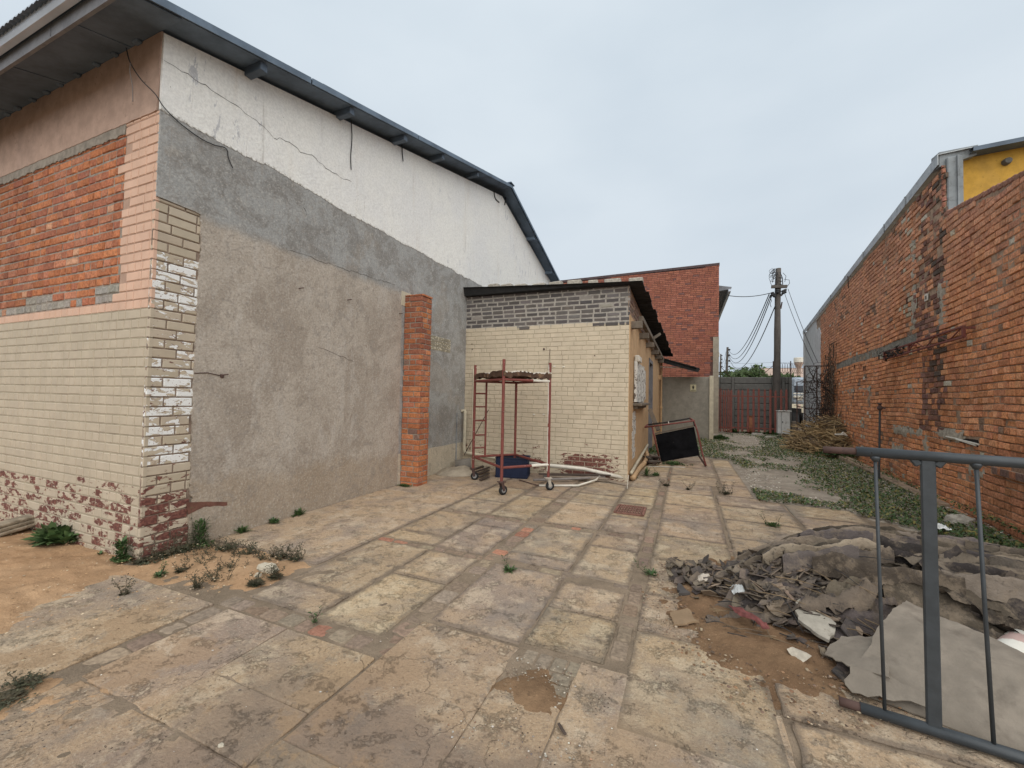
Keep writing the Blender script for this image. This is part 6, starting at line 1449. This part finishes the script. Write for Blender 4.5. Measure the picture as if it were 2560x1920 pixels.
plate('stone_chunk', [(1968, 1622, .06), (1980, 1617, .08), (2015, 1632, .08), (2030, 1640, .06), (2004, 1658, .02), (1990, 1650, .03)], .035, simple('white_stone', (.50, .45, .37), .9, amt=.2, scale=20, bs=.6, bd=.01), 'white angular stone chunk on the brown soil left of the sheets', 'stone')
plate('tile', [(1675, 1534, .02), (1718, 1520, .04), (1748, 1556, .03), (1682, 1564, .02)], .012, stain_mat('brown_tile', (.24, .165, .10), (.17, .12, .08)), 'flat brown tile at the left edge of the soil', 'tile')
plate('slate_shard', [(1694, 1460, .03), (1697, 1486, .02), (1726, 1484, .03)], .02, simple('slate', (.07, .062, .058), .8), 'small dark triangular slate shard left of the heap', 'shard')
plate('slate_shard', [(1745, 1400, .03), (1765, 1398, .04), (1788, 1410, .04), (1775, 1414, .02)], .012, simple('slate_b', (.10, .085, .075), .8), 'dark flat slate shard at the top left edge of the heap', 'shard')
# brown shards all through the left tail of the heap
mb = MB()
for k in range(760):
    t = TR_.random(); cx = .02+.85*t+TR_.uniform(-.18, .18); cy = 3.8-1.0*t*TR_.random()+TR_.uniform(-.25, .25)
    z = float(Hm(cx, cy))*.9+.015+.05*TR_.random(); L = .02+.075*TR_.random()**1.3; rot = np.array(Matrix.Rotation(TR_.random()*6, 3, 'Z') @ Matrix.Rotation(TR_.uniform(-.8, .8), 3, 'X') @ Matrix.Rotation(TR_.uniform(-.6, .6), 3, 'Y'))
    P = [(math.cos(a)*L*(.6+.5*TR_.random()), math.sin(a)*L*.7*(.5+.6*TR_.random())) for a in (0, 1.2, 2.4, 3.6, 5.0)]; th = .004+.005*TR_.random()
    mb.prism(P, -th/2, th/2, fn=lambda u, v, q: tuple(rot@V(u, v, q)+V(cx, cy, z)), col=sh(TR_.choice(TCOL+[(.24, .18, .13), (.09, .07, .06), (.07, .06, .055)]), .2))
mb.build('debris', MTARP, loc='world', kind='stuff', label='scattered dark shards and scraps in the left tail of the rubbish heap', category='debris')
mb = MB()
for k in range(90):
    cx = TR_.uniform(.1, 1.0); cy = TR_.uniform(2.85, 3.8); p = V(cx, cy, float(Hm(cx, cy))+.05); a = TR_.uniform(-1.2, .2) if TR_.random() < .7 else TR_.random()*6; L = TR_.uniform(.08, .3); d = V(math.cos(a), math.sin(a), TR_.uniform(-.3, .3))
    mb.tube([p, p+d*L*.5+V(0, 0, .01), p+d*L], [.003, .003, .0015], 4, TR_.choice([0, 0, 1]), cap=False)
mb.build('twigs', [MSTICK, MWIRE], loc='world', kind='stuff', label='thin dry twigs scattered over the left tail of the heap', category='twigs')
def crumple(name, px, py, z, sx, sy, amp, mat, label, cat, seed, ang=0.0, elong=False):
    c = g(px, py, z); n = 26; P = np.zeros((n, n, 3)); ca, sa = math.cos(ang), math.sin(ang)
    for i in range(n):
        for j in range(n):
            a, b = i/(n-1)*2-1, j/(n-1)*2-1
            u = a*sx*(1+.25*float(fnoise(b*2, 3, seed))); v = b*sy*(1+.6*float(fnoise(a*2.5, 7, seed)))+(.35*sy*math.sin(a*3) if elong else 0)
            q = 1-max(abs(a), abs(b))**2; h = amp*(q*.7+float(ridged(np.array(u*26.), np.array(v*26.), seed))*1.0-.35)
            P[i, j] = (c[0]+u*ca-v*sa, c[1]+u*sa+v*ca, max(z+h, z*.3+.004))
    return sheetmesh(name, P, mat, .002, label=label, category=cat)
crumple('red_cloth', 1875, 1545, .10, .13, .028, .03, simple('red_fabric', (.15, .05, .045), .8, amt=.3, scale=20), 'twisted strip of faded red cloth lying in the debris', 'cloth', 5, -.95, True)
crumple('plastic_bag', 1848, 1482, .12, .05, .045, .05, simple('clear_plastic', (.42, .43, .42), .3, amt=.1), 'small crumpled clear plastic bag beside the blue wrapper', 'bag', 8)
crumple('blue_wrapper', 1880, 1478, .13, .035, .03, .035, simple('blue_wrap', (.04, .17, .42), .4), 'small bright blue plastic wrapper in the debris', 'wrapper', 9)
crumple('paper_scrap', 1762, 1452, .06, .055, .04, .05, simple('pale_paper', (.48, .42, .35), .8), 'crumpled beige paper with a red mark at the left edge of the heap', 'paper', 11)
crumple('paper_scrap', 1797, 1430, .05, .025, .02, .03, MWHITEP, 'tiny white crumpled paper above the beige one', 'paper', 12)
crumple('paper_scrap', 2345, 1323, .06, .09, .05, .06, simple('white_paper', (.72, .74, .72), .7), 'white crumpled paper lying in the grass by the right brick wall', 'paper', 13, .3)
crumple('foil_scrap', 2050, 1582, .10, .01, .03, .01, simple('foil', (.5, .58, .68), .3, .3), 'tiny silver blue foil scrap at the tip of the broken sheet', 'foil', 14)
q = g(2540, 1622, .12); tb_ = thing('plastic_tub', (q[0], q[1], .05), 'white plastic tub with reddish stain lying on its side at the right frame edge', 'tub')
mb = MB(); a_ = V(-.45, -.5, -.15); mb.tube([q-_n(a_)*.10, q-_n(a_)*.02, q+_n(a_)*.10, q+_n(a_)*.115], [.062, .066, .078, .072], 22, 0); mb.build('body', simple('tub_white', (.62, .60, .54), .5, amt=.05, col2=(.42, .30, .27), thr=(.56, .6), psc=6), tb_, smooth=True)
for (px, py, z, lb) in ((2070, 1430, .30, 'brass eyelet in a tarpaulin flap on the left of the heap'), (2473, 1487, .30, 'brass eyelet in the tarpaulin flap by the second barrier rod')):
    q = g(px, py, z); mb = MB(); mb.lathe([(.006, -.002), (.013, -.002), (.013, .003), (.006, .003)], q, 14); mb.build('eyelet', simple('brass', (.42, .38, .28), .5), label=lb, category='eyelet')

# ================================================================== STONES, PEBBLES
def scatter_stones(name, n, area, smin, smax, zf, cols, seed, label, cat, mat=MBRICK, z0=0.0):
    rs = random.Random(seed); mb = MB()
    k = 0; tries = 0
    while k < n and tries < n*20:
        tries += 1; x, y, ok = area(rs)
        if not ok: continue
        s = smin+(smax-smin)*rs.random()**3; z = zf(x, y); R_ = rs.random()*6; f = .45+.3*rs.random(); vs = []
        for (rr, hz) in ((.75, -.3), (1, .0), (.62, .42)):
            for q in range(5): t = R_+q*2*math.pi/5+rr; vs.append((x+math.cos(t)*s*rr*(.75+.5*rs.random()), y+math.sin(t)*s*rr*(.75+.5*rs.random()), z+s*f*hz))
        fs = [(10, 11, 12, 13, 14)]+[(i*5+q, i*5+(q+1) % 5, (i+1)*5+(q+1) % 5, (i+1)*5+q) for i in range(2) for q in range(5)]
        mb.add(vs, fs, 0, sh(rs.choice(cols), .25)); k += 1
    return mb.build(name, mat, loc='world', kind='stuff', label=label, category=cat)
PCOL = [(.30, .26, .21), (.40, .36, .30), (.22, .17, .13), (.50, .47, .41), (.28, .17, .11), (.17, .14, .12)]
def rect(x0, x1, y0, y1, f=None):
    def a(rs): x = rs.uniform(x0, x1); y = rs.uniform(y0, y1); return x, y, (f is None or f(x, y, rs))
    return a
scatter_stones('pebbles', 260, rect(-.86, -.53, 1.9, 2.2), .002, .008, lambda x, y: .0, [(.30, .25, .19), (.22, .16, .11), (.38, .34, .28), (.16, .12, .09)], 1, 'small pebbles in the broken pit of the pavement', 'pebbles')
scatter_stones('pebbles', 900, rect(-1.1, .5, .9, 1.75, lambda x, y, rs: float(fnoise(x*2.2, y*2.2, 91)) > -.02), .0018, .007, lambda x, y: .003, PCOL, 2, 'fine grit and pebbles spread over the worn foreground pavement', 'pebbles')
scatter_stones('pebbles', 700, rect(-2.9, 2.0, .9, 5.5, lambda x, y, rs: rs.random() < .5), .0018, .006, lambda x, y: .003, PCOL, 3, 'sparse grit scattered over the whole pavement', 'pebbles')
scatter_stones('pebbles', 2600, rect(-.3, 1.2, 2.25, 3.9, lambda x, y, rs: float(sdf(x, y, [(-.10, 4.05), (-.22, 3.1), (.25, 2.3), (.72, 2.4), (1.2, 3)])) > -.10), .002, .012, lambda x, y: .022, [(.22, .13, .075), (.15, .10, .07), (.30, .24, .17), (.10, .07, .05)], 4, 'clods and grit on the brown soil by the heap', 'pebbles')
scatter_stones('gravel', 9000, rect(.2, 4.2, 6.4, 20, lambda x, y, rs: float(sdf(x, y, yard)) > .05 and float(fnoise(x*1.1, y*.6, 55)) > -.12 and rs.random() < 1.4/(y*.12)), .006, .02, lambda x, y: .02, [(.46, .41, .35), (.34, .295, .24), (.22, .185, .15), (.54, .50, .43)], 5, 'grey brown gravel covering the yard between the paving and the kerb', 'gravel')
scatter_stones('pebbles', 1500, rect(-6, -3.0, .9, 2.6, lambda x, y, rs: x > -4.2 or y < 2.0), .002, .009, lambda x, y: .04, [(.40, .26, .15), (.25, .17, .10), (.5, .40, .28)], 6, 'grit on the orange sand', 'pebbles')
def rock(name, px, py, s, h, mat, label, z=0.0, cat='stone', seed=1):
    c = g(px, py, z); rs = random.Random(seed); mb = MB(); vs = []; n = 9
    for (rr, hz) in ((.8, -.02), (1, .25*h), (.85, .75*h), (.4, h)):
        for q in range(n): t = q*2*math.pi/n; k = .85+.3*rs.random(); vs.append((c[0]+math.cos(t)*s[0]*rr*k, c[1]+math.sin(t)*s[1]*rr*k, z+hz*(1+rs.uniform(-.15, .15))))
    mb.add(vs, [tuple(range(3*n, 4*n))]+[(i*n+q, i*n+(q+1) % n, (i+1)*n+(q+1) % n, (i+1)*n+q) for i in range(3) for q in range(n)])
    return mb.build(name, mat, label=label, category=cat)
MPST = simple('pale_stone', (.47, .42, .33), .95, amt=.15, scale=14, bs=.6, bd=.008)
rock('stone', 668, 1428, (.11, .06), .06, MPST, 'largest pale flat stone among the dried weeds by the sand', seed=3)
rock('stone', 627, 1412, (.06, .035), .035, MPST, 'smaller pale stone just behind the largest one among the weeds', seed=4)
rock('stone', 645, 1442, (.03, .025), .03, MPST, 'pebble sized pale stone in front of the largest one', seed=5)
rock('stone', 552, 1865, (.014, .01), .008, MPST, 'small lone pale pebble on the foreground pavement near the bottom edge', seed=6)
rock('stone', 2400, 1315, (.16, .11), .13, MSTONE, 'brown mossy stone at the foot of the right brick wall', seed=7)
# weathered step block on the left edge
A1, A2 = V(-6.1, YA-.28, 0), V(-4.95, YA-.52, 0)
mb = MB(); 
a, b = g(-60, 1345, .05), g(125, 1290, .06); 
for k in range(3): mb.bar(a+V(0, .0, .02+.035*k-.03), b+V(0, .03*k, .02+.035*k-.03), .22-.04*k, .036, bev=.01)
mb.build('stone_step', simple('flaky_stone', (.30, .25, .185), .95, amt=.35, scale=12, bs=.9, bd=.02, bsc=25), label='flaky weathered stone step at the foot of the cream wall, left frame edge', category='step')
plank('wood_splinter', g(1396, 1808, .012), g(1414, 1837, .012), .014, .008, MDW, 'single dark wood splinter on the foreground pavement', 'splinter')
# rusty drain grate set in the paving
dn = thing('drain_grate', (-.66, 5.6, .006), 'rusty red rectangular drain grate set in the pavement', 'drain grate')
mb = MB(); x0, x1, y0, y1 = -.83, -.49, 5.40, 5.80
for (a, b) in (((x0, y0), (x1, y0)), ((x1, y0), (x1, y1)), ((x1, y1), (x0, y1)), ((x0, y1), (x0, y0))): mb.bar((a[0], a[1], .008), (b[0], b[1], .008), .03, .016)
mb.build('frame', simple('rusty_iron', (.20, .10, .075), .9, amt=.3, scale=15), dn)
mb = MB()
for k in range(9): mb.bar((x0+.035+k*.034, y0+.01, .006), (x0+.035+k*.034, y1-.01, .006), .016, .012)
for k in range(3): mb.bar((x0+.01, y0+.1+k*.1, .004), (x1-.01, y0+.1+k*.1, .004), .016, .01)
mb.build('bars', simple('rusty_iron_b', (.17, .085, .065), .9, amt=.3, scale=15), dn)

# ================================================================== PLANTS
def leafclump(mb, c, r, n, L, wd, up=.6, col=(1, 1, 1), rs=None, flat=.3, vs=0):
    rs = rs or RND
    for k in range(n):
        a = rs.random()*6.283; q = r*rs.random()**.6*.35; b = V(c[0]+math.cos(a)*q, c[1]+math.sin(a)*q, c[2]+vs*rs.random()); l = L*(.5+.6*rs.random()); el = flat+(up-flat)*rs.random()*1.6
        d = V(math.cos(a)*math.cos(el), math.sin(a)*math.cos(el), math.sin(el)); s_ = V(-math.sin(a), math.cos(a), rs.uniform(-.3, .3))*wd*(.6+.6*rs.random())
        m1 = b+d*l*.35; m2 = b+d*l*.7-V(0, 0, l*.06); tp_ = b+d*l-V(0, 0, l*.22); g_ = .65+.7*rs.random(); cc = (col[0]*g_, col[1]*g_, col[2]*g_)
        mb.add([b, m1+s_, m1-s_, m2+s_*.9, m2-s_*.9, tp_], [(0, 1, 2), (1, 3, 4, 2), (3, 5, 4)], 0, cc)
def weed(px, py, r, n, L, wd, label, cat='weed', group=None, up=.7, dry=0, z=0.0, at=None, seed=0, h=.0, vs=0):
    c = at if at is not None else g(px, py, z); rs = random.Random(seed or int(px*7+py)); mb = MB()
    if at is None and c[0] < XB+.05 and c[1] > YA-.06:
        if px < 345: c = ony(px, py, YA-.06); c[2] = 0
        else: c = onx(px, py, XB+.06); c[2] = 0
    leafclump(mb, c, r, n, L, wd, up, (1, 1, 1), rs, vs=vs)
    if r > .05:
        for k in range(int(n/5)): a = rs.random()*6.28; q = r*rs.random()**.5; leafclump(mb, V(c[0]+math.cos(a)*q, c[1]+math.sin(a)*q*.6, c[2]+.01), .02, 6, L*.6, wd*.8, up, (1, 1, 1), rs)
    for k in range(dry):
        a = rs.random()*6.28; H_ = (h or .16)*(.5+.7*rs.random()); p = [V(c[0]+rs.uniform(-r, r), c[1]+rs.uniform(-r, r)*.5, c[2])]
        for i in range(4): p.append(p[-1]+V(math.cos(a)*.02+rs.uniform(-.012, .012), math.sin(a)*.012, H_/4))
        mb.tube(p, [.002, .0018, .0015, .0012, .001], 4, 1, cap=False)
        for q in p[1:]:
            for _ in range(3): e = q+V(rs.uniform(-.022, .022), rs.uniform(-.022, .022), rs.uniform(-.005, .02)); mb.tube([q, e], [.0009, .0009], 3, 1, cap=False); leafclump(mb, e, .002, 3, .012, .004, .8, (1, 1, 1), rs)
    p = dict(label=label, category=cat)
    if group: p['group'] = group
    o = mb.build('weed' if cat == 'weed' else 'leafy_plant', [MDRY if dry > 3 else MLEAF, MDRY], **p); return o
weed(150, 1335, .15, 110, .24, .036, 'broad leaved dark green plant by the cream wall, right of the stone step', 'plant', up=.9)
weed(128, 1300, .07, 50, .20, .022, 'narrow leaved plant just above the broad leaved one', 'plant', up=1.0)
weed(305, 1378, .09, 260, .055, .008, 'upright bushy weed against the cream wall near the corner', up=1.0, h=.2, vs=.16)
weed(250, 1358, .02, 14, .04, .008, 'tiny weed at the wall foot left of the corner')
weed(500, 1350, .16, 380, .05, .006, 'tall feathery dark weed at the edge of the plastered gable wall', up=1.1, dry=3, h=.34, vs=.22)
weed(420, 1372, .24, 360, .05, .006, 'spreading dark weed below the peeling brick strip', up=.9, dry=14, h=.16)
weed(360, 1392, .16, 200, .04, .006, 'low weed mat in front of the building corner', up=.7, dry=8, h=.1)
weed(465, 1365, .2, 260, .05, .006, 'weed mat between the brick strip and the feathery weed', up=.8, dry=16, h=.2)
for i, (px, py, r, n_, L) in enumerate(((603, 1322, .05, 60, .10), (683, 1303, .06, 60, .08), (748, 1282, .045, 70, .11), (735, 1286, .02, 14, .05))):
    weed(px, py, r, n_, L, .008, ('spiky green weed at the foot of the gable wall, nearest the corner', 'flat green weed second along the foot of the gable wall', 'upright green weed third along the foot of the gable wall', 'tiny sprig beside the third weed along the gable wall')[i], up=1.1)
weed(1012, 1215, .15, 90, .07, .010, 'low green weed growing at the foot of the brick pillar', up=.7)
for i, (px, py, r, n_, L, dr_) in enumerate(((560, 1372, .12, 60, .05, 10), (585, 1395, .08, 50, .05, 6), (398, 1440, .035, 40, .06, 3), (455, 1430, .035, 40, .06, 4), (490, 1470, .03, 20, .04, 8), (640, 1462, .05, 90, .06, 4), (690, 1445, .04, 40, .06, 7), (700, 1395, .09, 30, .05, 12), (735, 1400, .06, 30, .05, 9), (620, 1385, .10, 30, .05, 12), (520, 1405, .12, 30, .05, 12), (575, 1430, .08, 14, .04, 8), (310, 1488, .025, 14, .04, 4), (660, 1405, .05, 16, .04, 8), (545, 1450, .07, 10, .03, 7))):
    weed(px, py, r*1.15, int(n_*1.7), L, .006, 'half dried weed with seed heads on the sandy corner, '+ORD[sorted([560,585,398,455,490,640,690,700,735,620,520,575,310,660,545]).index(px)]+(' from the left' if px != 310 else ' of them'), group='dried weeds at the sandy corner', dry=int(dr_*1.3), h=.10)
for (px, py, lb) in ((1273, 1428, 'green weed in the paving beside a brick strip joint, middle of the yard'), (1627, 1438, 'green weed in the brick strip joint left of the soil'), (787, 1557, 'tiny green sprig in the brick strip junction in the foreground')):
    weed(px, py, .05 if px != 787 else .015, 60 if px != 787 else 16, .07 if px != 787 else .03, .006, lb, dry=2, h=.14, up=.8)
for (px, py, r, L, dr_, lb) in ((1640, 1190, .08, .10, 2, 'bushy grey green weed on the paving in front of the shed side'), (1617, 1190, .03, .22, 3, 'tall thin leafy weed by the drain pipe at the shed corner'), (1578, 1195, .10, .09, 0, 'green weed under the shed corner at the end of the long pipe'), (1720, 1225, .05, .05, 6, 'dry thin weed in the paving ahead of the fallen table'), (1815, 1235, .10, .05, 10, 'dry twiggy weed at the right side of the paving'), (1665, 1215, .06, .05, 6, 'brown dry tuft on the paving near the shed corner'), (1930, 1315, .10, .06, 3, 'small green tuft on the paving left of the first barrier rod')):
    weed(px, py, r, 70, L, .008, lb, dry=dr_, h=.16, up=1.1)
weed(1622, 1130, .22, 160, .16, .014, 'dense green weeds between the shed side and the fallen table', up=1.2)
weed(1800, 1090, .35, 260, .22, .02, 'tall green weeds at the foot of the toilet annex end post', up=1.2, at=V(1.15, 17.2, .02))
weed(1700, 1150, .4, 160, .10, .012, 'weeds growing under the fallen table', at=V(-.25, 10.0, 0), up=.9)
weed(2165, 1115, .5, 300, .25, .02, 'bright green bush at the brick wall foot right of the brushwood heap', 'plant', at=V(*rw(6.9, .1, .35)[:2], .1), up=1.1)
weed(2120, 1120, .4, 260, .22, .02, 'darker green low plants between the brushwood heap and the bush', 'plant', at=V(*rw(7.9, .1, .6)[:2], .1), up=1.0)
for i in range(3): weed(1840+i*30, 1080, .4, 160, .25, .02, ('left', 'middle', 'right')[i]+' clump of green weeds growing behind the pales of the gate', group='weeds behind the gate', at=V(2.0+i*.7, 21.2, .0), up=1.2, seed=50+i)
MOSSM = 1
weed(12, 1748, .16, 260, .03, .005, 'dark mossy mat on the pavement at the left frame edge', dry=4, h=.03, up=.4)
weed(75, 1705, .07, 90, .03, .005, 'short dark mossy tuft right of the mossy mat at the left edge', dry=4, h=.03, up=.4)
# low ground cover
def cover():
    rs = np.random.RandomState(8); N = 210000
    y = 5.2+15.2*rs.rand(N)**1.5; x = -1.+5.3*rs.rand(N)
    d = sdf(x, y, yard); ku = (x-KB[0])*(KA[1]-KB[1])-(y-KB[1])*(KA[0]-KB[0]); kd = ku/np.linalg.norm((KA-KB)[:2])     # >0 right of kerb
    n1 = fnoise(x*1.0, y*.45, 95, 4)+fnoise(x*4, y*3, 96, 3)*.45
    edge_r = np.exp(-((kd+.45)/.6)**2)*.8; left = np.exp(-((x-.35-(y-11)*-.05)/.6)**2)*.42*(y > 11.0)
    band = .30*np.exp(-((y-7.1-(x-2.0)*-.2)/.45)**2)*(x > .9); band2 = .36*np.exp(-((y-10.4-(x-2)*-.8)/.8)**2)*(x < 3)+.3*np.exp(-((y-14.6)/1.4)**2)
    dens = -.14+edge_r+left+band+band2+n1*.85+(y > 15.5)*.12
    near = ((x > 2.05) & (y < 7.2))*.5
    dens = dens+near; pr = np.clip((dens)*5, 0, 1)*np.clip(5.5/y, .22, 1)
    ok = (d > .03) & (kd < .05) & (rs.rand(N) < pr*.75); ok |= (kd > .12) & (rs.rand(N) < .05) & (rs.rand(N) < np.clip(n1*4, 0, 1)) & (sdf(x, y, bed) > 0)
    x, y = x[ok], y[ok]; n = len(x); s = (.009+.014*rs.rand(n))*(1+y*.05); a = rs.rand(n)*6.28; z = .02+.055*rs.rand(n)**1.6*np.clip(dens[ok]*2.5+.3, .2, 1)+(kd[ok] > 0)*.1
    tilt = rs.uniform(-.7, .9, n); ca, sa = np.cos(a), np.sin(a); dx, dy, dz = ca*np.cos(tilt)*s, sa*np.cos(tilt)*s, np.sin(tilt)*s; wx_, wy_ = -sa*s*.42, ca*s*.42
    B = np.stack([x, y, z], 1); D = np.stack([dx, dy, dz], 1); W_ = np.stack([wx_, wy_, rs.uniform(-.3, .3, n)*s], 1)
    vs = np.stack([B-D, B+W_, B+D, B-W_], 1).reshape(-1, 3)
    me = bpy.data.meshes.new('ground_cover'); f = np.arange(4*n).reshape(-1, 4)
    me.from_pydata(vs.tolist(), [], f.tolist()); me.materials.append(MLEAF)
    dryk = rs.rand(n) < .28; q = .6+.8*rs.rand(n); cc = np.stack([q*np.where(dryk, 2.6, 1), q*np.where(dryk, 1.35, 1), q*np.where(dryk, 1.2, 1), np.ones(n)], 1)
    ca_ = me.color_attributes.new('col', 'FLOAT_COLOR', 'POINT'); ca_.data.foreach_set('color', np.repeat(cc, 4, 0).astype(np.float32).ravel()); me.update()
    o = bpy.data.objects.new('ground_cover', me); sc.collection.objects.link(o); o['kind'] = 'stuff'; o['label'] = 'patchy low green weeds and grass over the gravel yard'; o['category'] = 'grass'
cover()
print('objects', len(bpy.data.objects), 'verts', sum(len(m.vertices) for m in bpy.data.meshes))
